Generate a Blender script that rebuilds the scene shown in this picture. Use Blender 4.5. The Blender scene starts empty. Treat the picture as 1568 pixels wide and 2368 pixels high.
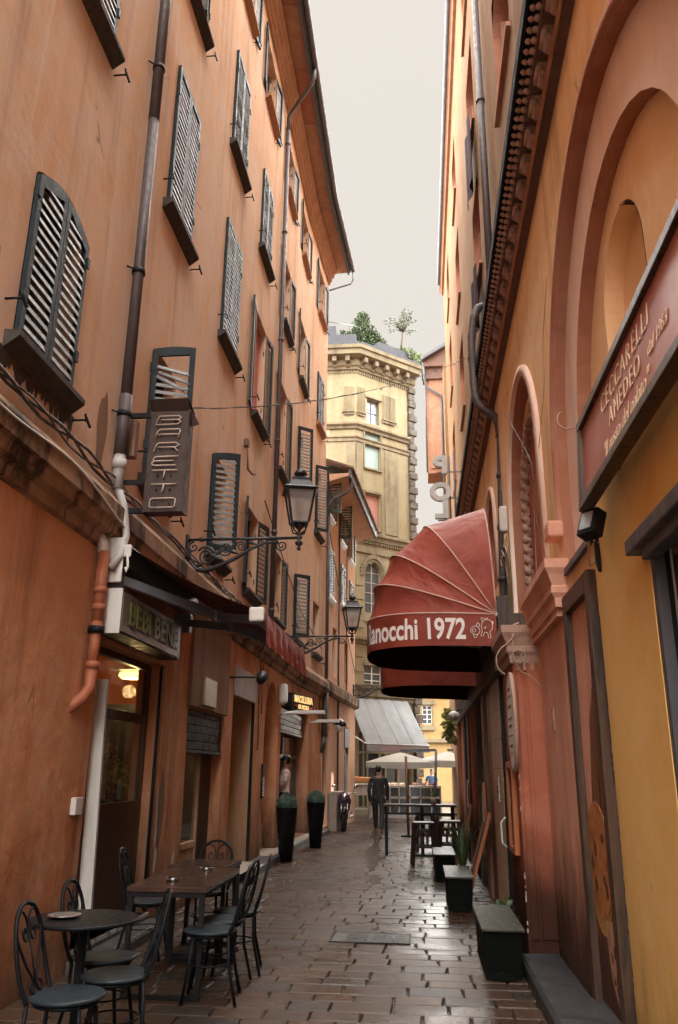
import bpy, math, random
from mathutils import Vector, Matrix
random.seed(7)
R = math.radians
PI = math.pi
scene = bpy.context.scene
COL = scene.collection

# ------------------------------------------------------------------ camera
EYE = 1.6
CF, CP, CR, CYAW = 1852.0, R(17.95), R(.54), R(5.8)
cd = bpy.data.cameras.new('camera')
cam = bpy.data.objects.new('camera', cd)
COL.objects.link(cam)
cd.sensor_fit = 'VERTICAL'
cd.sensor_height = 36.0
cd.lens = CF / 2368 * 36.0
cd.clip_start = .05
cd.clip_end = 500
cam.matrix_world = Matrix.Translation((0, 0, EYE)) @ Matrix.Rotation(CYAW, 4, 'Z') @ Matrix.Rotation(PI / 2 + CP, 4, 'X') @ Matrix.Rotation(CR, 4, 'Z')
scene.camera = cam


def ray(x, y):
    """direction of the sight line measured at a point of the survey photo (1568 x 2368 units)"""
    u2 = (x - 784) / CF
    v2 = -(y - 1184) / CF
    u = u2 * math.cos(CR) - v2 * math.sin(CR)
    v = u2 * math.sin(CR) + v2 * math.cos(CR)
    a = (u, math.cos(CP) - v * math.sin(CP), math.sin(CP) + v * math.cos(CP))
    return Vector((a[0] * math.cos(CYAW) - a[1] * math.sin(CYAW), a[0] * math.sin(CYAW) + a[1] * math.cos(CYAW), a[2]))


def on(x, y, ax, val):
    d = ray(x, y)
    o = Vector((0, 0, EYE))
    return o + d * ((val - o[ax]) / d[ax])


XL, XR = -2.95, 1.2
YB, AB = 19.5, R(3.5)          # the left row bends here


def lpoint(s, z, off=0.0):
    """point of the left row: s metres along the street, off metres proud of the wall"""
    if s <= YB:
        return Vector((XL + off, s, z))
    t = s - YB
    return Vector((XL + math.sin(AB) * t + off * math.cos(AB), YB + math.cos(AB) * t - off * math.sin(AB), z))


def lw(x, y, off=0.0):
    """sight line -> (s, z) on the left row"""
    q = on(x, y, 0, XL + off)
    if 0 < q.y <= YB:
        return q.y, q.z
    d = ray(x, y)
    n = Vector((math.cos(AB), -math.sin(AB), 0))
    o = Vector((0, 0, EYE))
    t = ((Vector((XL, YB, 0)) - o).dot(n) + off) / d.dot(n)
    q = o + d * t
    return YB + (q - Vector((XL, YB, 0))).dot(Vector((math.sin(AB), math.cos(AB), 0))), q.z


def rw(x, y, X=XR):
    q = on(x, y, 0, X)
    return q.y, q.z


# ------------------------------------------------------------------ mesh builder
class MB:
    def __init__(s):
        s.v, s.f, s.m, s.sm, s.cur = [], [], [], [], 0

    def add(s, vs, fs, smooth=False):
        b = len(s.v)
        s.v += [tuple(p) for p in vs]
        for f in fs:
            s.f.append(tuple(i + b for i in f))
            s.m.append(s.cur)
            s.sm.append(smooth)
        return s

    def box(s, x0, x1, y0, y1, z0, z1, M=None):
        vs = [Vector((x, y, z)) for x in (x0, x1) for y in (y0, y1) for z in (z0, z1)]
        if M is not None:
            vs = [M @ p for p in vs]
        return s.add(vs, [(0, 1, 3, 2), (4, 6, 7, 5), (0, 4, 5, 1), (2, 3, 7, 6), (0, 2, 6, 4), (1, 5, 7, 3)])

    def beam(s, p, q, w, h, up=(0, 0, 1)):
        p, q, up = Vector(p), Vector(q), Vector(up)
        d = (q - p).normalized()
        a = d.cross(up)
        a = (a if a.length > 1e-5 else d.cross(Vector((1, 0, 0)))).normalized() * (w / 2)
        b = a.cross(d).normalized() * (h / 2)
        vs = [e + a * i + b * j for e in (p, q) for i in (-1, 1) for j in (-1, 1)]
        return s.add(vs, [(0, 1, 3, 2), (4, 6, 7, 5), (0, 4, 5, 1), (2, 3, 7, 6), (0, 2, 6, 4), (1, 5, 7, 3)])

    def tube(s, pts, r, n=8, closed=False, smooth=True):
        pts = [Vector(p) for p in pts]
        k = len(pts)
        rr = r if isinstance(r, (list, tuple)) else [r] * k
        vs, fs = [], []
        ref = None
        for i, p in enumerate(pts):
            a = pts[(i - 1) % k] if (closed or i > 0) else p
            b = pts[(i + 1) % k] if (closed or i < k - 1) else p
            t = (b - a)
            t = t.normalized() if t.length > 1e-9 else Vector((0, 0, 1))
            if ref is None:
                ref = t.orthogonal().normalized()
            ref = ref - t * ref.dot(t)
            ref = ref.normalized() if ref.length > 1e-6 else t.orthogonal().normalized()
            bn = t.cross(ref)
            for j in range(n):
                an = 2 * PI * j / n
                vs.append(p + (ref * math.cos(an) + bn * math.sin(an)) * rr[i])
        for i in range(k if closed else k - 1):
            i2 = (i + 1) % k
            for j in range(n):
                j2 = (j + 1) % n
                fs.append((i * n + j, i * n + j2, i2 * n + j2, i2 * n + j))
        if not closed:
            fs.append(tuple(range(n))[::-1])
            fs.append(tuple((k - 1) * n + j for j in range(n)))
        return s.add(vs, fs, smooth)

    def lathe(s, prof, n=16, M=None, smooth=True):
        vs, fs = [], []
        for r, z in prof:
            for j in range(n):
                a = 2 * PI * j / n
                p = Vector((r * math.cos(a), r * math.sin(a), z))
                vs.append(M @ p if M is not None else p)
        for i in range(len(prof) - 1):
            for j in range(n):
                j2 = (j + 1) % n
                fs.append((i * n + j, i * n + j2, (i + 1) * n + j2, (i + 1) * n + j))
        fs.append(tuple(range(n))[::-1])
        fs.append(tuple((len(prof) - 1) * n + j for j in range(n)))
        return s.add(vs, fs, smooth)

    def prism(s, poly, fn, d0, d1, smooth=False):
        """poly in (a,b); fn(a,b,d) -> point"""
        n = len(poly)
        vs = [fn(a, b, d0) for a, b in poly] + [fn(a, b, d1) for a, b in poly]
        fs = [tuple(range(n))[::-1], tuple(range(n, 2 * n))]
        fs += [(i, (i + 1) % n, n + (i + 1) % n, n + i) for i in range(n)]
        return s.add(vs, fs, smooth)

    def sweep(s, prof, path, closed_prof=True, smooth=False):
        """prof (out, z) swept along path of (point, outward dir)"""
        n = len(prof)
        vs = []
        for p, o in path:
            for a, z in prof:
                vs.append(Vector(p) + Vector(o) * a + Vector((0, 0, z)))
        fs = []
        for i in range(len(path) - 1):
            for j in range(n if closed_prof else n - 1):
                j2 = (j + 1) % n
                fs.append((i * n + j, i * n + j2, (i + 1) * n + j2, (i + 1) * n + j))
        if closed_prof:
            fs.append(tuple(range(n))[::-1])
            fs.append(tuple((len(path) - 1) * n + j for j in range(n)))
        return s.add(vs, fs, smooth)

    def grid(s, fn, nu, nv, smooth=True):
        vs = [fn(i / nu, j / nv) for i in range(nu + 1) for j in range(nv + 1)]
        fs = [(i * (nv + 1) + j, (i + 1) * (nv + 1) + j, (i + 1) * (nv + 1) + j + 1, i * (nv + 1) + j + 1) for i in range(nu) for j in range(nv)]
        return s.add(vs, fs, smooth)

    def sph(s, c, r, nu=12, nv=8, sx=1, sy=1, sz=1):
        c = Vector(c)
        prof = [(max(1e-4, r * math.sin(PI * i / nv)), -r * math.cos(PI * i / nv)) for i in range(nv + 1)]
        return s.lathe(prof, nu, Matrix.Translation(c) @ Matrix.Diagonal((sx, sy, sz, 1)))

    def mesh(s, name, mats):
        me = bpy.data.meshes.new(name)
        me.from_pydata(s.v, [], s.f)
        for m in (mats if isinstance(mats, (list, tuple)) else [mats]):
            me.materials.append(m)
        me.polygons.foreach_set('material_index', s.m)
        me.polygons.foreach_set('use_smooth', s.sm)
        me.update()
        return me


# ------------------------------------------------------------------ objects
W = {}


def place(o, M, parent=None):
    W[o.name] = M.copy()
    if parent is not None:
        o.parent = parent
        o.matrix_basis = W[parent.name].inverted() @ M
    else:
        o.matrix_basis = M
    return o


def at(loc, rz=0.0):
    return Matrix.Translation(loc) @ Matrix.Rotation(rz, 4, 'Z')


I4 = Matrix.Identity(4)


def tag(o, label=None, cat=None, group=None, kind=None):
    if label: o['label'] = label
    if cat: o['category'] = cat
    if group: o['group'] = group
    if kind: o['kind'] = kind
    return o


def thing(name, label, cat, M, group=None):
    o = bpy.data.objects.new(name, None)
    o.empty_display_size = .2
    COL.objects.link(o)
    place(o, M)
    return tag(o, label, cat, group)


def obj(name, mb, mats, parent=None, M=I4, bevel=0, label=None, cat=None, group=None, kind=None, fix=False):
    me = mb.mesh(name, mats) if isinstance(mb, MB) else mb
    o = bpy.data.objects.new(name, me)
    COL.objects.link(o)
    place(o, M, parent)
    if bevel:
        b = o.modifiers.new('bevel', 'BEVEL')
        b.width = bevel
        b.segments = 2
        b.limit_method = 'ANGLE'
        b.angle_limit = R(40)
    return tag(o, label, cat, group, kind)


def rel(name, mb, mats, parent, bevel=0, L=None, label=None):
    """part given in its parent's own frame"""
    return obj(name, mb, mats, parent, W[parent.name] @ (L if L is not None else I4), bevel, label=label)


def dup(o, M, label=None, group=None, parent=None):
    c = o.copy()
    COL.objects.link(c)
    place(c, M, parent)
    if label: c['label'] = label
    if group: c['group'] = group
    for ch in list(o.children):
        dup(ch, M @ ch.matrix_basis, None, None, c)
    return c


def fixnormals(o):
    import bmesh
    bm = bmesh.new()
    bm.from_mesh(o.data)
    bmesh.ops.recalc_face_normals(bm, faces=bm.faces)
    bm.to_mesh(o.data)
    bm.free()
    return o


def text_geo(txt, size=1.0, ext=0.0, align='CENTER', font_shear=0.0, sx=1.0, off=0.0, spacing=1.0):
    """letters as (verts, faces), lying in xy with depth in z"""
    cu = bpy.data.curves.new('lettering', 'FONT')
    cu.body = txt
    cu.size = size
    cu.extrude = ext
    cu.align_x = align
    cu.align_y = 'CENTER'
    cu.shear = font_shear
    cu.offset = off
    cu.space_character = spacing
    cu.resolution_u = 4
    o = bpy.data.objects.new('lettering', cu)
    COL.objects.link(o)
    dg = bpy.context.evaluated_depsgraph_get()
    me = bpy.data.meshes.new_from_object(o.evaluated_get(dg))
    vs = [Vector((v.co.x * sx, v.co.y, v.co.z)) for v in me.vertices]
    fs = [tuple(p.vertices) for p in me.polygons]
    bpy.data.objects.remove(o)
    bpy.data.curves.remove(cu)
    bpy.data.meshes.remove(me)
    return vs, fs


# ------------------------------------------------------------------ materials
class NT:
    def __init__(s, name):
        s.mat = bpy.data.materials.new(name)
        s.mat.use_nodes = True
        s.t = s.mat.node_tree
        s.b = s.t.nodes['Principled BSDF']
        s.out = s.t.nodes['Material Output']
        s.co = s.t.nodes.new('ShaderNodeTexCoord').outputs['Object']

    def n(s, typ, ins=None, **kw):
        nd = s.t.nodes.new('ShaderNode' + typ)
        for k, v in kw.items():
            setattr(nd, k, v)
        for k, v in (ins or {}).items():
            s.set(nd.inputs[k], v)
        return nd

    def set(s, sock, v):
        if isinstance(v, bpy.types.NodeSocket):
            s.t.links.new(v, sock)
        else:
            if sock.type == 'RGBA' and len(v) == 3:
                v = (*v, 1)
            sock.default_value = v

    def noise(s, scale, detail=4, rough=.55, co=None, stretch=None, dist=0.0):
        v = co or s.co
        if stretch:
            v = s.n('Mapping', {'Vector': v, 'Scale': stretch}).outputs[0]
        return s.n('TexNoise', {'Vector': v, 'Scale': scale, 'Detail': detail, 'Roughness': rough, 'Distortion': dist}).outputs['Fac']

    def ramp(s, f, a, b, va=0.0, vb=1.0):
        return s.n('MapRange', {'Value': f, 'From Min': a, 'From Max': b, 'To Min': va, 'To Max': vb}, interpolation_type='SMOOTHSTEP').outputs[0]

    def mix(s, f, a, b, mode='MIX'):
        nd = s.n('Mix', data_type='RGBA', blend_type=mode)
        s.set(nd.inputs[0], f)
        s.set(nd.inputs[6], a)
        s.set(nd.inputs[7], b)
        return nd.outputs[2]

    def math(s, op, a, b=0.0):
        nd = s.n('Math', operation=op)
        s.set(nd.inputs[0], a)
        s.set(nd.inputs[1], b)
        return nd.outputs[0]

    def bump(s, h, strength=.2, dist=.01, prev=None):
        nd = s.n('Bump', {'Height': h, 'Strength': strength, 'Distance': dist})
        if prev is not None:
            s.set(nd.inputs['Normal'], prev)
        return nd.outputs[0]

    def sepz(s):
        return s.n('SeparateXYZ', {'Vector': s.co}).outputs

    def done(s, color, rough=.6, metal=0.0, spec=.5, normal=None):
        s.set(s.b.inputs['Base Color'], color)
        s.set(s.b.inputs['Roughness'], rough)
        s.set(s.b.inputs['Metallic'], metal)
        s.set(s.b.inputs['Specular IOR Level'], spec)
        if normal is not None:
            s.set(s.b.inputs['Normal'], normal)
        return s.mat


def plaster(name, c1, c2, c3=None, dark=None, streak=.35, bumpk=.25, dirt=None, rough=.88):
    """painted lime plaster: broad patches, rain streaks, sandy grain; dirt=(z0,z1,colour) splash-back"""
    t = NT(name)
    a = t.ramp(t.noise(.55, 6, .6), .38, .66)
    col = t.mix(a, c1, c2)
    m = t.ramp(t.noise(2.1, 6, .68, dist=1.0), .42, .68, 0, .75)
    col = t.mix(m, col, c3 or tuple(min(1, x * 1.18) for x in c1))
    og = t.ramp(t.noise(.8, 5, .65, stretch=(1.3, 1.3, .45), dist=.5), .52, .72, 0, .75)
    col = t.mix(og, col, (c2[0] * .98, c2[1] * .84, c2[2] * .72))
    st = t.ramp(t.noise(1.0, 5, .6, stretch=(3.2, 3.2, .22)), .48, .74, 0, streak)
    col = t.mix(st, col, dark or tuple(x * .62 for x in c1))
    st2 = t.ramp(t.noise(1.0, 5, .65, stretch=(6.0, 6.0, .35), dist=.4), .52, .74, 0, streak * .9)
    col = t.mix(st2, col, (min(1, c1[0] * 1.0 + .04), c1[1] * 1.12 + .05, c1[2] * 1.25 + .06))
    cr = t.n('TexVoronoi', {'Vector': t.n('Mapping', {'Vector': t.co, 'Scale': (1.1, 1.1, .5)}).outputs[0], 'Scale': 1.0}, feature='DISTANCE_TO_EDGE').outputs['Distance']
    crk = t.math('MULTIPLY', t.ramp(cr, .0, .012, 1, 0), t.ramp(t.noise(1.7, 3), .58, .64, 0, streak))
    col = t.mix(crk, col, tuple(x * .3 for x in c1))
    sp = t.ramp(t.noise(9.0, 3, .7), .70, .78, 0, .5)
    col = t.mix(sp, col, tuple(x * .55 for x in c1))
    if dirt:
        z = t.sepz()[2]
        k = t.math('ADD', z, t.math('MULTIPLY', t.math('SUBTRACT', t.noise(1.3, 5, .65, stretch=(1.6, 1.6, .7)), .5), dirt[3] if len(dirt) > 3 else 2.2))
        d = t.ramp(k, dirt[0], dirt[1], .88, 0.0)
        col = t.mix(d, col, dirt[2])
    h1 = t.noise(55, 5, .65)
    h2 = t.noise(4.0, 4, .5)
    nb = t.bump(h2, bumpk * 1.2, .03)
    nb = t.bump(h1, bumpk, .006, nb)
    return t.done(col, rough, 0, .02, nb)


def paint(name, c, c2=None, rough=.5, metal=0.0, spec=.5, scale=6.0, bumpk=.08, bscale=40, amount=.6, stretch=None):
    t = NT(name)
    c2 = c2 or tuple(x * .65 for x in c)
    m = t.ramp(t.noise(scale, 5, .65, stretch=stretch), .42, .72, 0, amount)
    col = t.mix(m, c, c2)
    rg = t.ramp(t.noise(scale * 2.3, 3), .3, .7, rough * .8, min(1, rough * 1.25))
    nb = t.bump(t.noise(bscale, 4, .6, stretch=stretch), bumpk, .01)
    return t.done(col, rg, metal, spec, nb)


def wood(name, c, c2, rough=.55, scale=1.0, grain=(18, 18, 1.1), bumpk=.3):
    t = NT(name)
    g = t.noise(scale, 6, .7, stretch=grain, dist=.8)
    col = t.mix(t.ramp(g, .35, .65), c, c2)
    w = t.ramp(t.noise(3.0, 4, .6), .55, .75, 0, .5)
    col = t.mix(w, col, tuple(x * .5 for x in c))
    return t.done(col, rough, 0, .4, t.bump(g, bumpk, .01))


def emis(name, c, k):
    t = NT(name)
    t.set(t.b.inputs['Emission Color'], c)
    t.b.inputs['Emission Strength'].default_value = k
    return t.done((.8, .7, .5), .4)


def glass(name, tint=(.85, .9, .9), refl=.08):
    t = NT(name)
    tr = t.n('BsdfTransparent', {'Color': tint})
    gl = t.n('BsdfGlossy', {'Color': (1, 1, 1), 'Roughness': .03})
    fc = t.n('LayerWeight', {'Blend': .5}).outputs['Facing']
    mx = t.n('MixShader', {0: t.math('ADD', t.math('MULTIPLY', t.math('POWER', fc, 4.0), .45), refl * .6)})
    t.set(mx.inputs[1], tr.outputs[0])
    t.set(mx.inputs[2], gl.outputs[0])
    t.set(t.out.inputs['Surface'], mx.outputs[0])
    return t.mat


def leaf_mat(name, a, b, c):
    t = NT(name)
    col = t.mix(t.ramp(t.noise(3.5, 3), .35, .65), a, b)
    col = t.mix(t.ramp(t.noise(17, 2), .5, .7), col, c)
    return t.done(col, .55, 0, .35)


M = {}
M['terra_wall'] = plaster('terracotta_plaster', (.70, .48, .335), (.66, .405, .255), (.66, .50, .42), (.40, .26, .185), .66, dirt=(-.6, 1.3, (.10, .05, .035)))
M['terra_low'] = plaster('terracotta_plaster_ground_floor', (.68, .335, .185), (.58, .245, .12), (.70, .40, .25), (.20, .085, .05), .62, .5, dirt=(-.4, 1.6, (.06, .036, .03)))
M['salmon'] = plaster('salmon_plaster', (.72, .46, .32), (.68, .42, .285), (.74, .50, .38), (.45, .28, .2), .3)
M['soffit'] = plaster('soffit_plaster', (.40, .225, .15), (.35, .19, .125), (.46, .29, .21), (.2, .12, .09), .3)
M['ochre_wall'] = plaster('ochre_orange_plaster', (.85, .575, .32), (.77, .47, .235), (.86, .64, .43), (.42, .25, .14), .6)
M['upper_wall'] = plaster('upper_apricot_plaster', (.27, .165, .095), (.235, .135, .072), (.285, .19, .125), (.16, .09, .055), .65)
M['yellow'] = plaster('mustard_plaster', (.84, .56, .21), (.80, .52, .18), (.86, .60, .27), (.5, .3, .12), .12, .18, dirt=(-.7, .9, (.20, .12, .04)))
M['lunette'] = plaster('lunette_ochre_plaster', (.88, .62, .37), (.84, .56, .31), (.9, .67, .44), (.55, .35, .2), .15, .15)
M['cove'] = plaster('pale_cove_plaster', (.84, .66, .56), (.80, .58, .47), (.84, .66, .57), (.5, .3, .22), .25, .15)
M['redband'] = plaster('brick_red_plaster', (.40, .185, .125), (.35, .155, .10), (.45, .23, .165), (.18, .09, .065), .3, .3)
M['pilaster'] = plaster('rose_brown_plaster', (.70, .38, .28), (.62, .32, .23), (.75, .44, .34), (.34, .17, .13), .3, .25, dirt=(.35, 1.25, (.016, .013, .013), 1.2))
M['redcol'] = plaster('oxblood_plaster', (.42, .15, .09), (.36, .12, .07), (.48, .19, .125), (.17, .07, .05), .3, .25, dirt=(.35, 1.3, (.014, .011, .010), 1.2))
M['terracotta'] = paint('carved_terracotta', (.40, .255, .20), (.22, .13, .10), .85, scale=9, bumpk=.3, bscale=30)
M['terracotta_dark'] = paint('weathered_cornice_brick', (.17, .10, .08), (.08, .052, .045), .85, scale=7, bumpk=.4, bscale=26)
M['cream'] = plaster('cream_stone', (.255, .215, .135), (.23, .19, .115), (.265, .23, .16), (.11, .09, .065), .3, .1)
M['cream_trim'] = plaster('cream_stone_trim', (.21, .175, .115), (.15, .122, .082), (.23, .195, .135), (.05, .042, .033), .5, .15)
M['soot_stone'] = paint('sooty_stone', (.055, .046, .038), (.17, .14, .10), .85, scale=4, bumpk=.4, bscale=14, amount=.7)
M['far_yellow'] = plaster('far_yellow_plaster', (.33, .215, .10), (.31, .195, .09), None, None, .1, .1)
M['ledge'] = None
t = NT('sooty_ledge_cement')
base = t.mix(t.ramp(t.noise(2.0, 5, .6), .4, .65), (.40, .26, .17), (.28, .17, .11))
soot = t.ramp(t.noise(1.0, 6, .7, stretch=(2.2, 2.2, .9), dist=.7), .44, .62, 0, .92)
base = t.mix(soot, base, (.035, .03, .027))
M['ledge'] = t.done(base, .9, 0, .2, t.bump(t.noise(22, 5, .7), .5, .02))
M['shutter'] = paint('weathered_dark_shutter_paint', (.024, .037, .046), (.014, .019, .023), .5, 0, .2, 7, .2, 30, .8)
M['slat'] = paint('weathered_slat_paint', (.22, .225, .225), (.08, .085, .09), .42, 0, .4, 9, .2, 24, .8, stretch=(1, 1, 3))
M['shutter_green'] = paint('green_shutter_paint', (.055, .095, .075), (.035, .06, .05), .45, 0, .5, 5)
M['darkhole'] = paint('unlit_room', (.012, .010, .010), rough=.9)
M['sill'] = paint('dark_stone_sill', (.055, .046, .04), (.022, .019, .018), .85, scale=6, bumpk=.4, bscale=24)
M['sill_brown'] = paint('brown_painted_sill', (.36, .17, .095), (.22, .10, .06), .85, scale=6, bumpk=.3, bscale=24)
M['pipe'] = paint('brown_painted_pipe', (.075, .055, .056), (.05, .036, .036), .55, .0, .5, 5)
M['pipe_grey'] = paint('grey_plastic_pipe', (.45, .44, .43), (.32, .30, .29), .5, 0, .5, 5)
M['pipe_orange'] = paint('orange_plastic_pipe', (.40, .135, .07), (.30, .10, .052), .5, 0, .4, 5)
M['gutter'] = paint('grey_metal_gutter', (.105, .11, .13), (.07, .07, .08), .55, .1, .5, 4)
M['black_metal'] = paint('black_metal', (.012, .013, .015), (.007, .007, .008), .5, .0, .2, 10)
M['cast_iron'] = paint('cast_iron', (.045, .046, .05), (.025, .025, .027), .45, .5, .5, 12, .3, 60)
M['chair_metal'] = paint('dark_painted_steel', (.008, .0095, .012), (.006, .007, .009), .42, .0, .16, 14, amount=.3)
M['chair_seat'] = paint('blue_grey_painted_steel', (.024, .033, .041), (.02, .028, .034), .4, .0, .22, 5, amount=.35)
M['white_metal'] = paint('white_painted_metal', (.62, .61, .58), (.45, .44, .41), .45, .1, .5, 5, amount=.5)
M['white_plastic'] = paint('off_white_plastic', (.66, .65, .62), (.52, .5, .47), .4, 0, .5, 4, amount=.5)
M['arm_grey'] = paint('dark_grey_enamel', (.19, .20, .225), (.15, .155, .175), .4, .2, .5, 5)
M['cable'] = paint('old_black_cable', (.05, .045, .045), (.25, .23, .21), .5, scale=9)
M['cable_pale'] = paint('pale_cable', (.45, .33, .25), (.3, .2, .15), .6)
M['dark_wood'] = wood('dark_stained_wood', (.035, .024, .019), (.075, .046, .032), .5)
M['burnt_wood'] = wood('charred_oak', (.022, .017, .015), (.10, .055, .032), .42, bumpk=.5)
M['brown_wood'] = wood('brown_varnished_wood', (.14, .055, .028), (.22, .09, .045), .42)
M['door_wood'] = wood('worn_door_panel', (.10, .042, .025), (.055, .026, .018), .4)
M['orange_wood'] = wood('orange_varnished_wood', (.38, .13, .04), (.26, .08, .028), .4)
M['table_wood'] = wood('wet_table_planks', (.075, .042, .031), (.045, .025, .019), .24, grain=(14, .9, 14), bumpk=.15)
M['glass'] = glass('shop_glass')
M['lamp_glass'] = None
t = NT('frosted_lantern_glass')
df = t.n('BsdfTranslucent', {'Color': (.97, .96, .95)})
dd = t.n('BsdfDiffuse', {'Color': (.78, .76, .74)})
tp = t.n('BsdfTransparent', {'Color': (.9, .88, .86)})
m1 = t.n('MixShader', {0: .3}); t.set(m1.inputs[1], df.outputs[0]); t.set(m1.inputs[2], dd.outputs[0])
m2 = t.n('MixShader', {0: .5}); t.set(m2.inputs[1], m1.outputs[0]); t.set(m2.inputs[2], tp.outputs[0])
t.set(t.out.inputs['Surface'], m2.outputs[0])
M['lamp_glass'] = t.mat
M['awning_red'] = None
t = NT('faded_red_canvas')
wv = t.noise(1.6, 3, .5, dist=.9)
col = t.mix(t.ramp(t.noise(1.8, 5, .6), .35, .7), (.27, .048, .027), (.20, .033, .018))
col = t.mix(t.ramp(wv, .5, .8, 0, .4), col, (.31, .075, .05))
M['awning_red'] = t.done(col, .62, 0, .35, t.bump(wv, .8, .10, t.bump(t.noise(5, 3, .5), .3, .03)))
M['awning_dark'] = paint('dark_maroon_canvas', (.10, .022, .018), (.07, .016, .014), .8)  # red canvas with the underside shade put into its colour
M['awning_grey'] = paint('grey_canvas', (.20, .205, .215), (.175, .18, .19), .8, scale=1.5, bumpk=.1, bscale=4)
M['parasol'] = paint('ivory_canvas', (.42, .40, .35), (.38, .36, .30), .8, scale=2)
M['piping'] = paint('pale_piping', (.62, .40, .33), rough=.6)
M['letter_white'] = paint('white_lettering', (.78, .74, .70), (.68, .63, .6), .6, amount=.4)
M['letter_cream'] = paint('cream_lettering', (.80, .62, .44), (.7, .52, .36), .6)
M['letter_gold'] = emis('lit_gold_lettering', (1.0, .60, .18), .035)
M['letter_red'] = paint('chilli_red', (.5, .05, .03), rough=.5)
M['letter_olive'] = paint('olive_lettering', (.24, .23, .05), (.15, .15, .03), .5)
M['letter_shadow'] = paint('dark_letter_outline', (.03, .035, .03), rough=.5)
M['letter_pink'] = paint('faded_red_lettering', (.46, .20, .20), (.5, .3, .3), .7)
M['sign_red'] = paint('pinkish_red_sign_board', (.42, .15, .125), (.36, .115, .095), .45, 0, .4, 1.2, .03, 30, .6)
M['sign_black'] = paint('black_sign_board', (.012, .011, .012), rough=.3)
M['sign_brown'] = paint('brown_rusty_sign_metal', (.055, .030, .025), (.03, .017, .014), .55, .0, .5, 4)
M['neon'] = paint('unlit_glass_tube', (.62, .50, .42), (.5, .4, .33), .25)
M['sign_translucent'] = paint('grimy_acrylic_sign_face', (.24, .185, .155), (.34, .25, .19), .22, 0, .5, 2.5, .03, 20, .8)
M['board_beige'] = plaster('brown_grey_render', (.30, .19, .14), (.25, .155, .11), (.33, .21, .16), (.13, .08, .06), .5, .2)
M['beige_wall'] = plaster('beige_render', (.50, .33, .215), (.45, .29, .185), (.55, .4, .28), (.3, .18, .11), .25, .2, dirt=(-.5, .9, (.12, .08, .055)))
M['panel_grey'] = paint('streaked_grey_panel', (.40, .36, .33), (.22, .19, .17), .7, scale=2.4, stretch=(5, 5, .4))
M['marble'] = paint('marble_plaque', (.52, .40, .31), (.42, .31, .24), .4)
M['peel'] = paint('bare_gesso', (.52, .47, .42), (.35, .31, .28), .85)
M['tile'] = None
t = NT('beige_wall_tiles')
bk = t.n('TexBrick', {'Vector': t.n('Mapping', {'Vector': t.co, 'Rotation': (R(90), 0, 0)}).outputs[0], 'Color1': (.66, .47, .33, 1), 'Color2': (.60, .42, .29, 1), 'Mortar': (.15, .1, .08, 1), 'Scale': 1.0, 'Mortar Size': .004, 'Brick Width': .6, 'Row Height': .33})
bk.offset = 0
M['tile'] = t.done(bk.outputs['Color'], .42, 0, .4)
M['step_stone'] = paint('worn_step_stone', (.34, .27, .22), (.2, .16, .13), .5, scale=5, bumpk=.2, bscale=30)
M['kerb'] = paint('dark_wet_kerb_stone', (.075, .068, .066), (.04, .036, .035), .4, scale=6, bumpk=.4, bscale=24)
M['base_slate'] = paint('slate_step', (.034, .037, .041), (.018, .019, .02), .45, scale=5, bumpk=.2)
M['planter'] = paint('black_green_painted_wood', (.006, .0075, .0068), (.004, .005, .0045), .6, 0, .06, 10)
M['planter_top'] = paint('mossy_wooden_lid', (.042, .044, .030), (.02, .02, .015), .42, scale=14, bumpk=.3, bscale=50, amount=.9)
M['pot'] = paint('black_plastic_pot', (.007, .007, .008), rough=.5, spec=.25)
M['leaf_grey'] = leaf_mat('clipped_grey_green_leaves', (.10, .16, .12), (.06, .11, .08), (.20, .28, .23))
M['leaf'] = leaf_mat('green_leaves', (.10, .14, .05), (.06, .10, .035), (.17, .2, .07))
M['leaf_roof'] = leaf_mat('roof_garden_leaves', (.075, .105, .05), (.045, .07, .03), (.13, .165, .075))
M['leaf_roof_light'] = leaf_mat('light_roof_leaves', (.15, .19, .075), (.10, .14, .05), (.21, .25, .11))
M['ivy'] = leaf_mat('yellowing_hanging_leaves', (.26, .29, .06), (.14, .19, .06), (.42, .40, .09))
M['bark'] = wood('bark', (.10, .075, .055), (.06, .045, .035), .9)
M['warm_bulb'] = emis('lit_warm_bulb', (1.0, .62, .22), .16)
M['duct'] = paint('foil_duct', (.5, .5, .5), (.3, .3, .3), .35, .6)
M['skin'] = paint('skin', (.38, .20, .14), (.34, .17, .12), .55, scale=8, bumpk=.02, amount=.3)
M['hair'] = paint('dark_hair', (.012, .009, .008), rough=.5)
M['tshirt'] = paint('patterned_pale_pink_shirt', (.80, .66, .62), (.5, .34, .33), .85, scale=18, amount=.8)
M['apron'] = paint('white_apron', (.52, .46, .42), rough=.85)
M['dark_cloth'] = paint('charcoal_cloth', (.022, .021, .024), (.014, .013, .015), .85)
M['blue_cloth'] = paint('blue_cloth', (.05, .10, .22), (.03, .06, .14), .85)
M['trousers'] = paint('brown_trousers', (.085, .06, .048), (.05, .036, .03), .85)
M['rubber'] = paint('tyre_rubber', (.012, .012, .012), rough=.7)
M['chrome'] = paint('chrome', (.6, .6, .6), rough=.2, metal=1.0)
M['bike_paint'] = paint('black_gloss_paint', (.018, .016, .02), rough=.18)
M['bike_pink'] = paint('purple_gloss_paint', (.07, .03, .065), rough=.25)
M['orange_tarp'] = paint('orange_tarpaulin', (.45, .2, .07), (.6, .26, .09), .6)
M['poster_yellow'] = paint('yellow_paper', (.75, .68, .08), (.68, .6, .06), .7)
M['paper'] = paint('white_paper', (.62, .6, .56), rough=.7)
M['red_curtain'] = paint('faded_red_curtain', (.50, .16, .115), (.42, .12, .09), .8, scale=2, stretch=(8, 8, .5))
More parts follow.
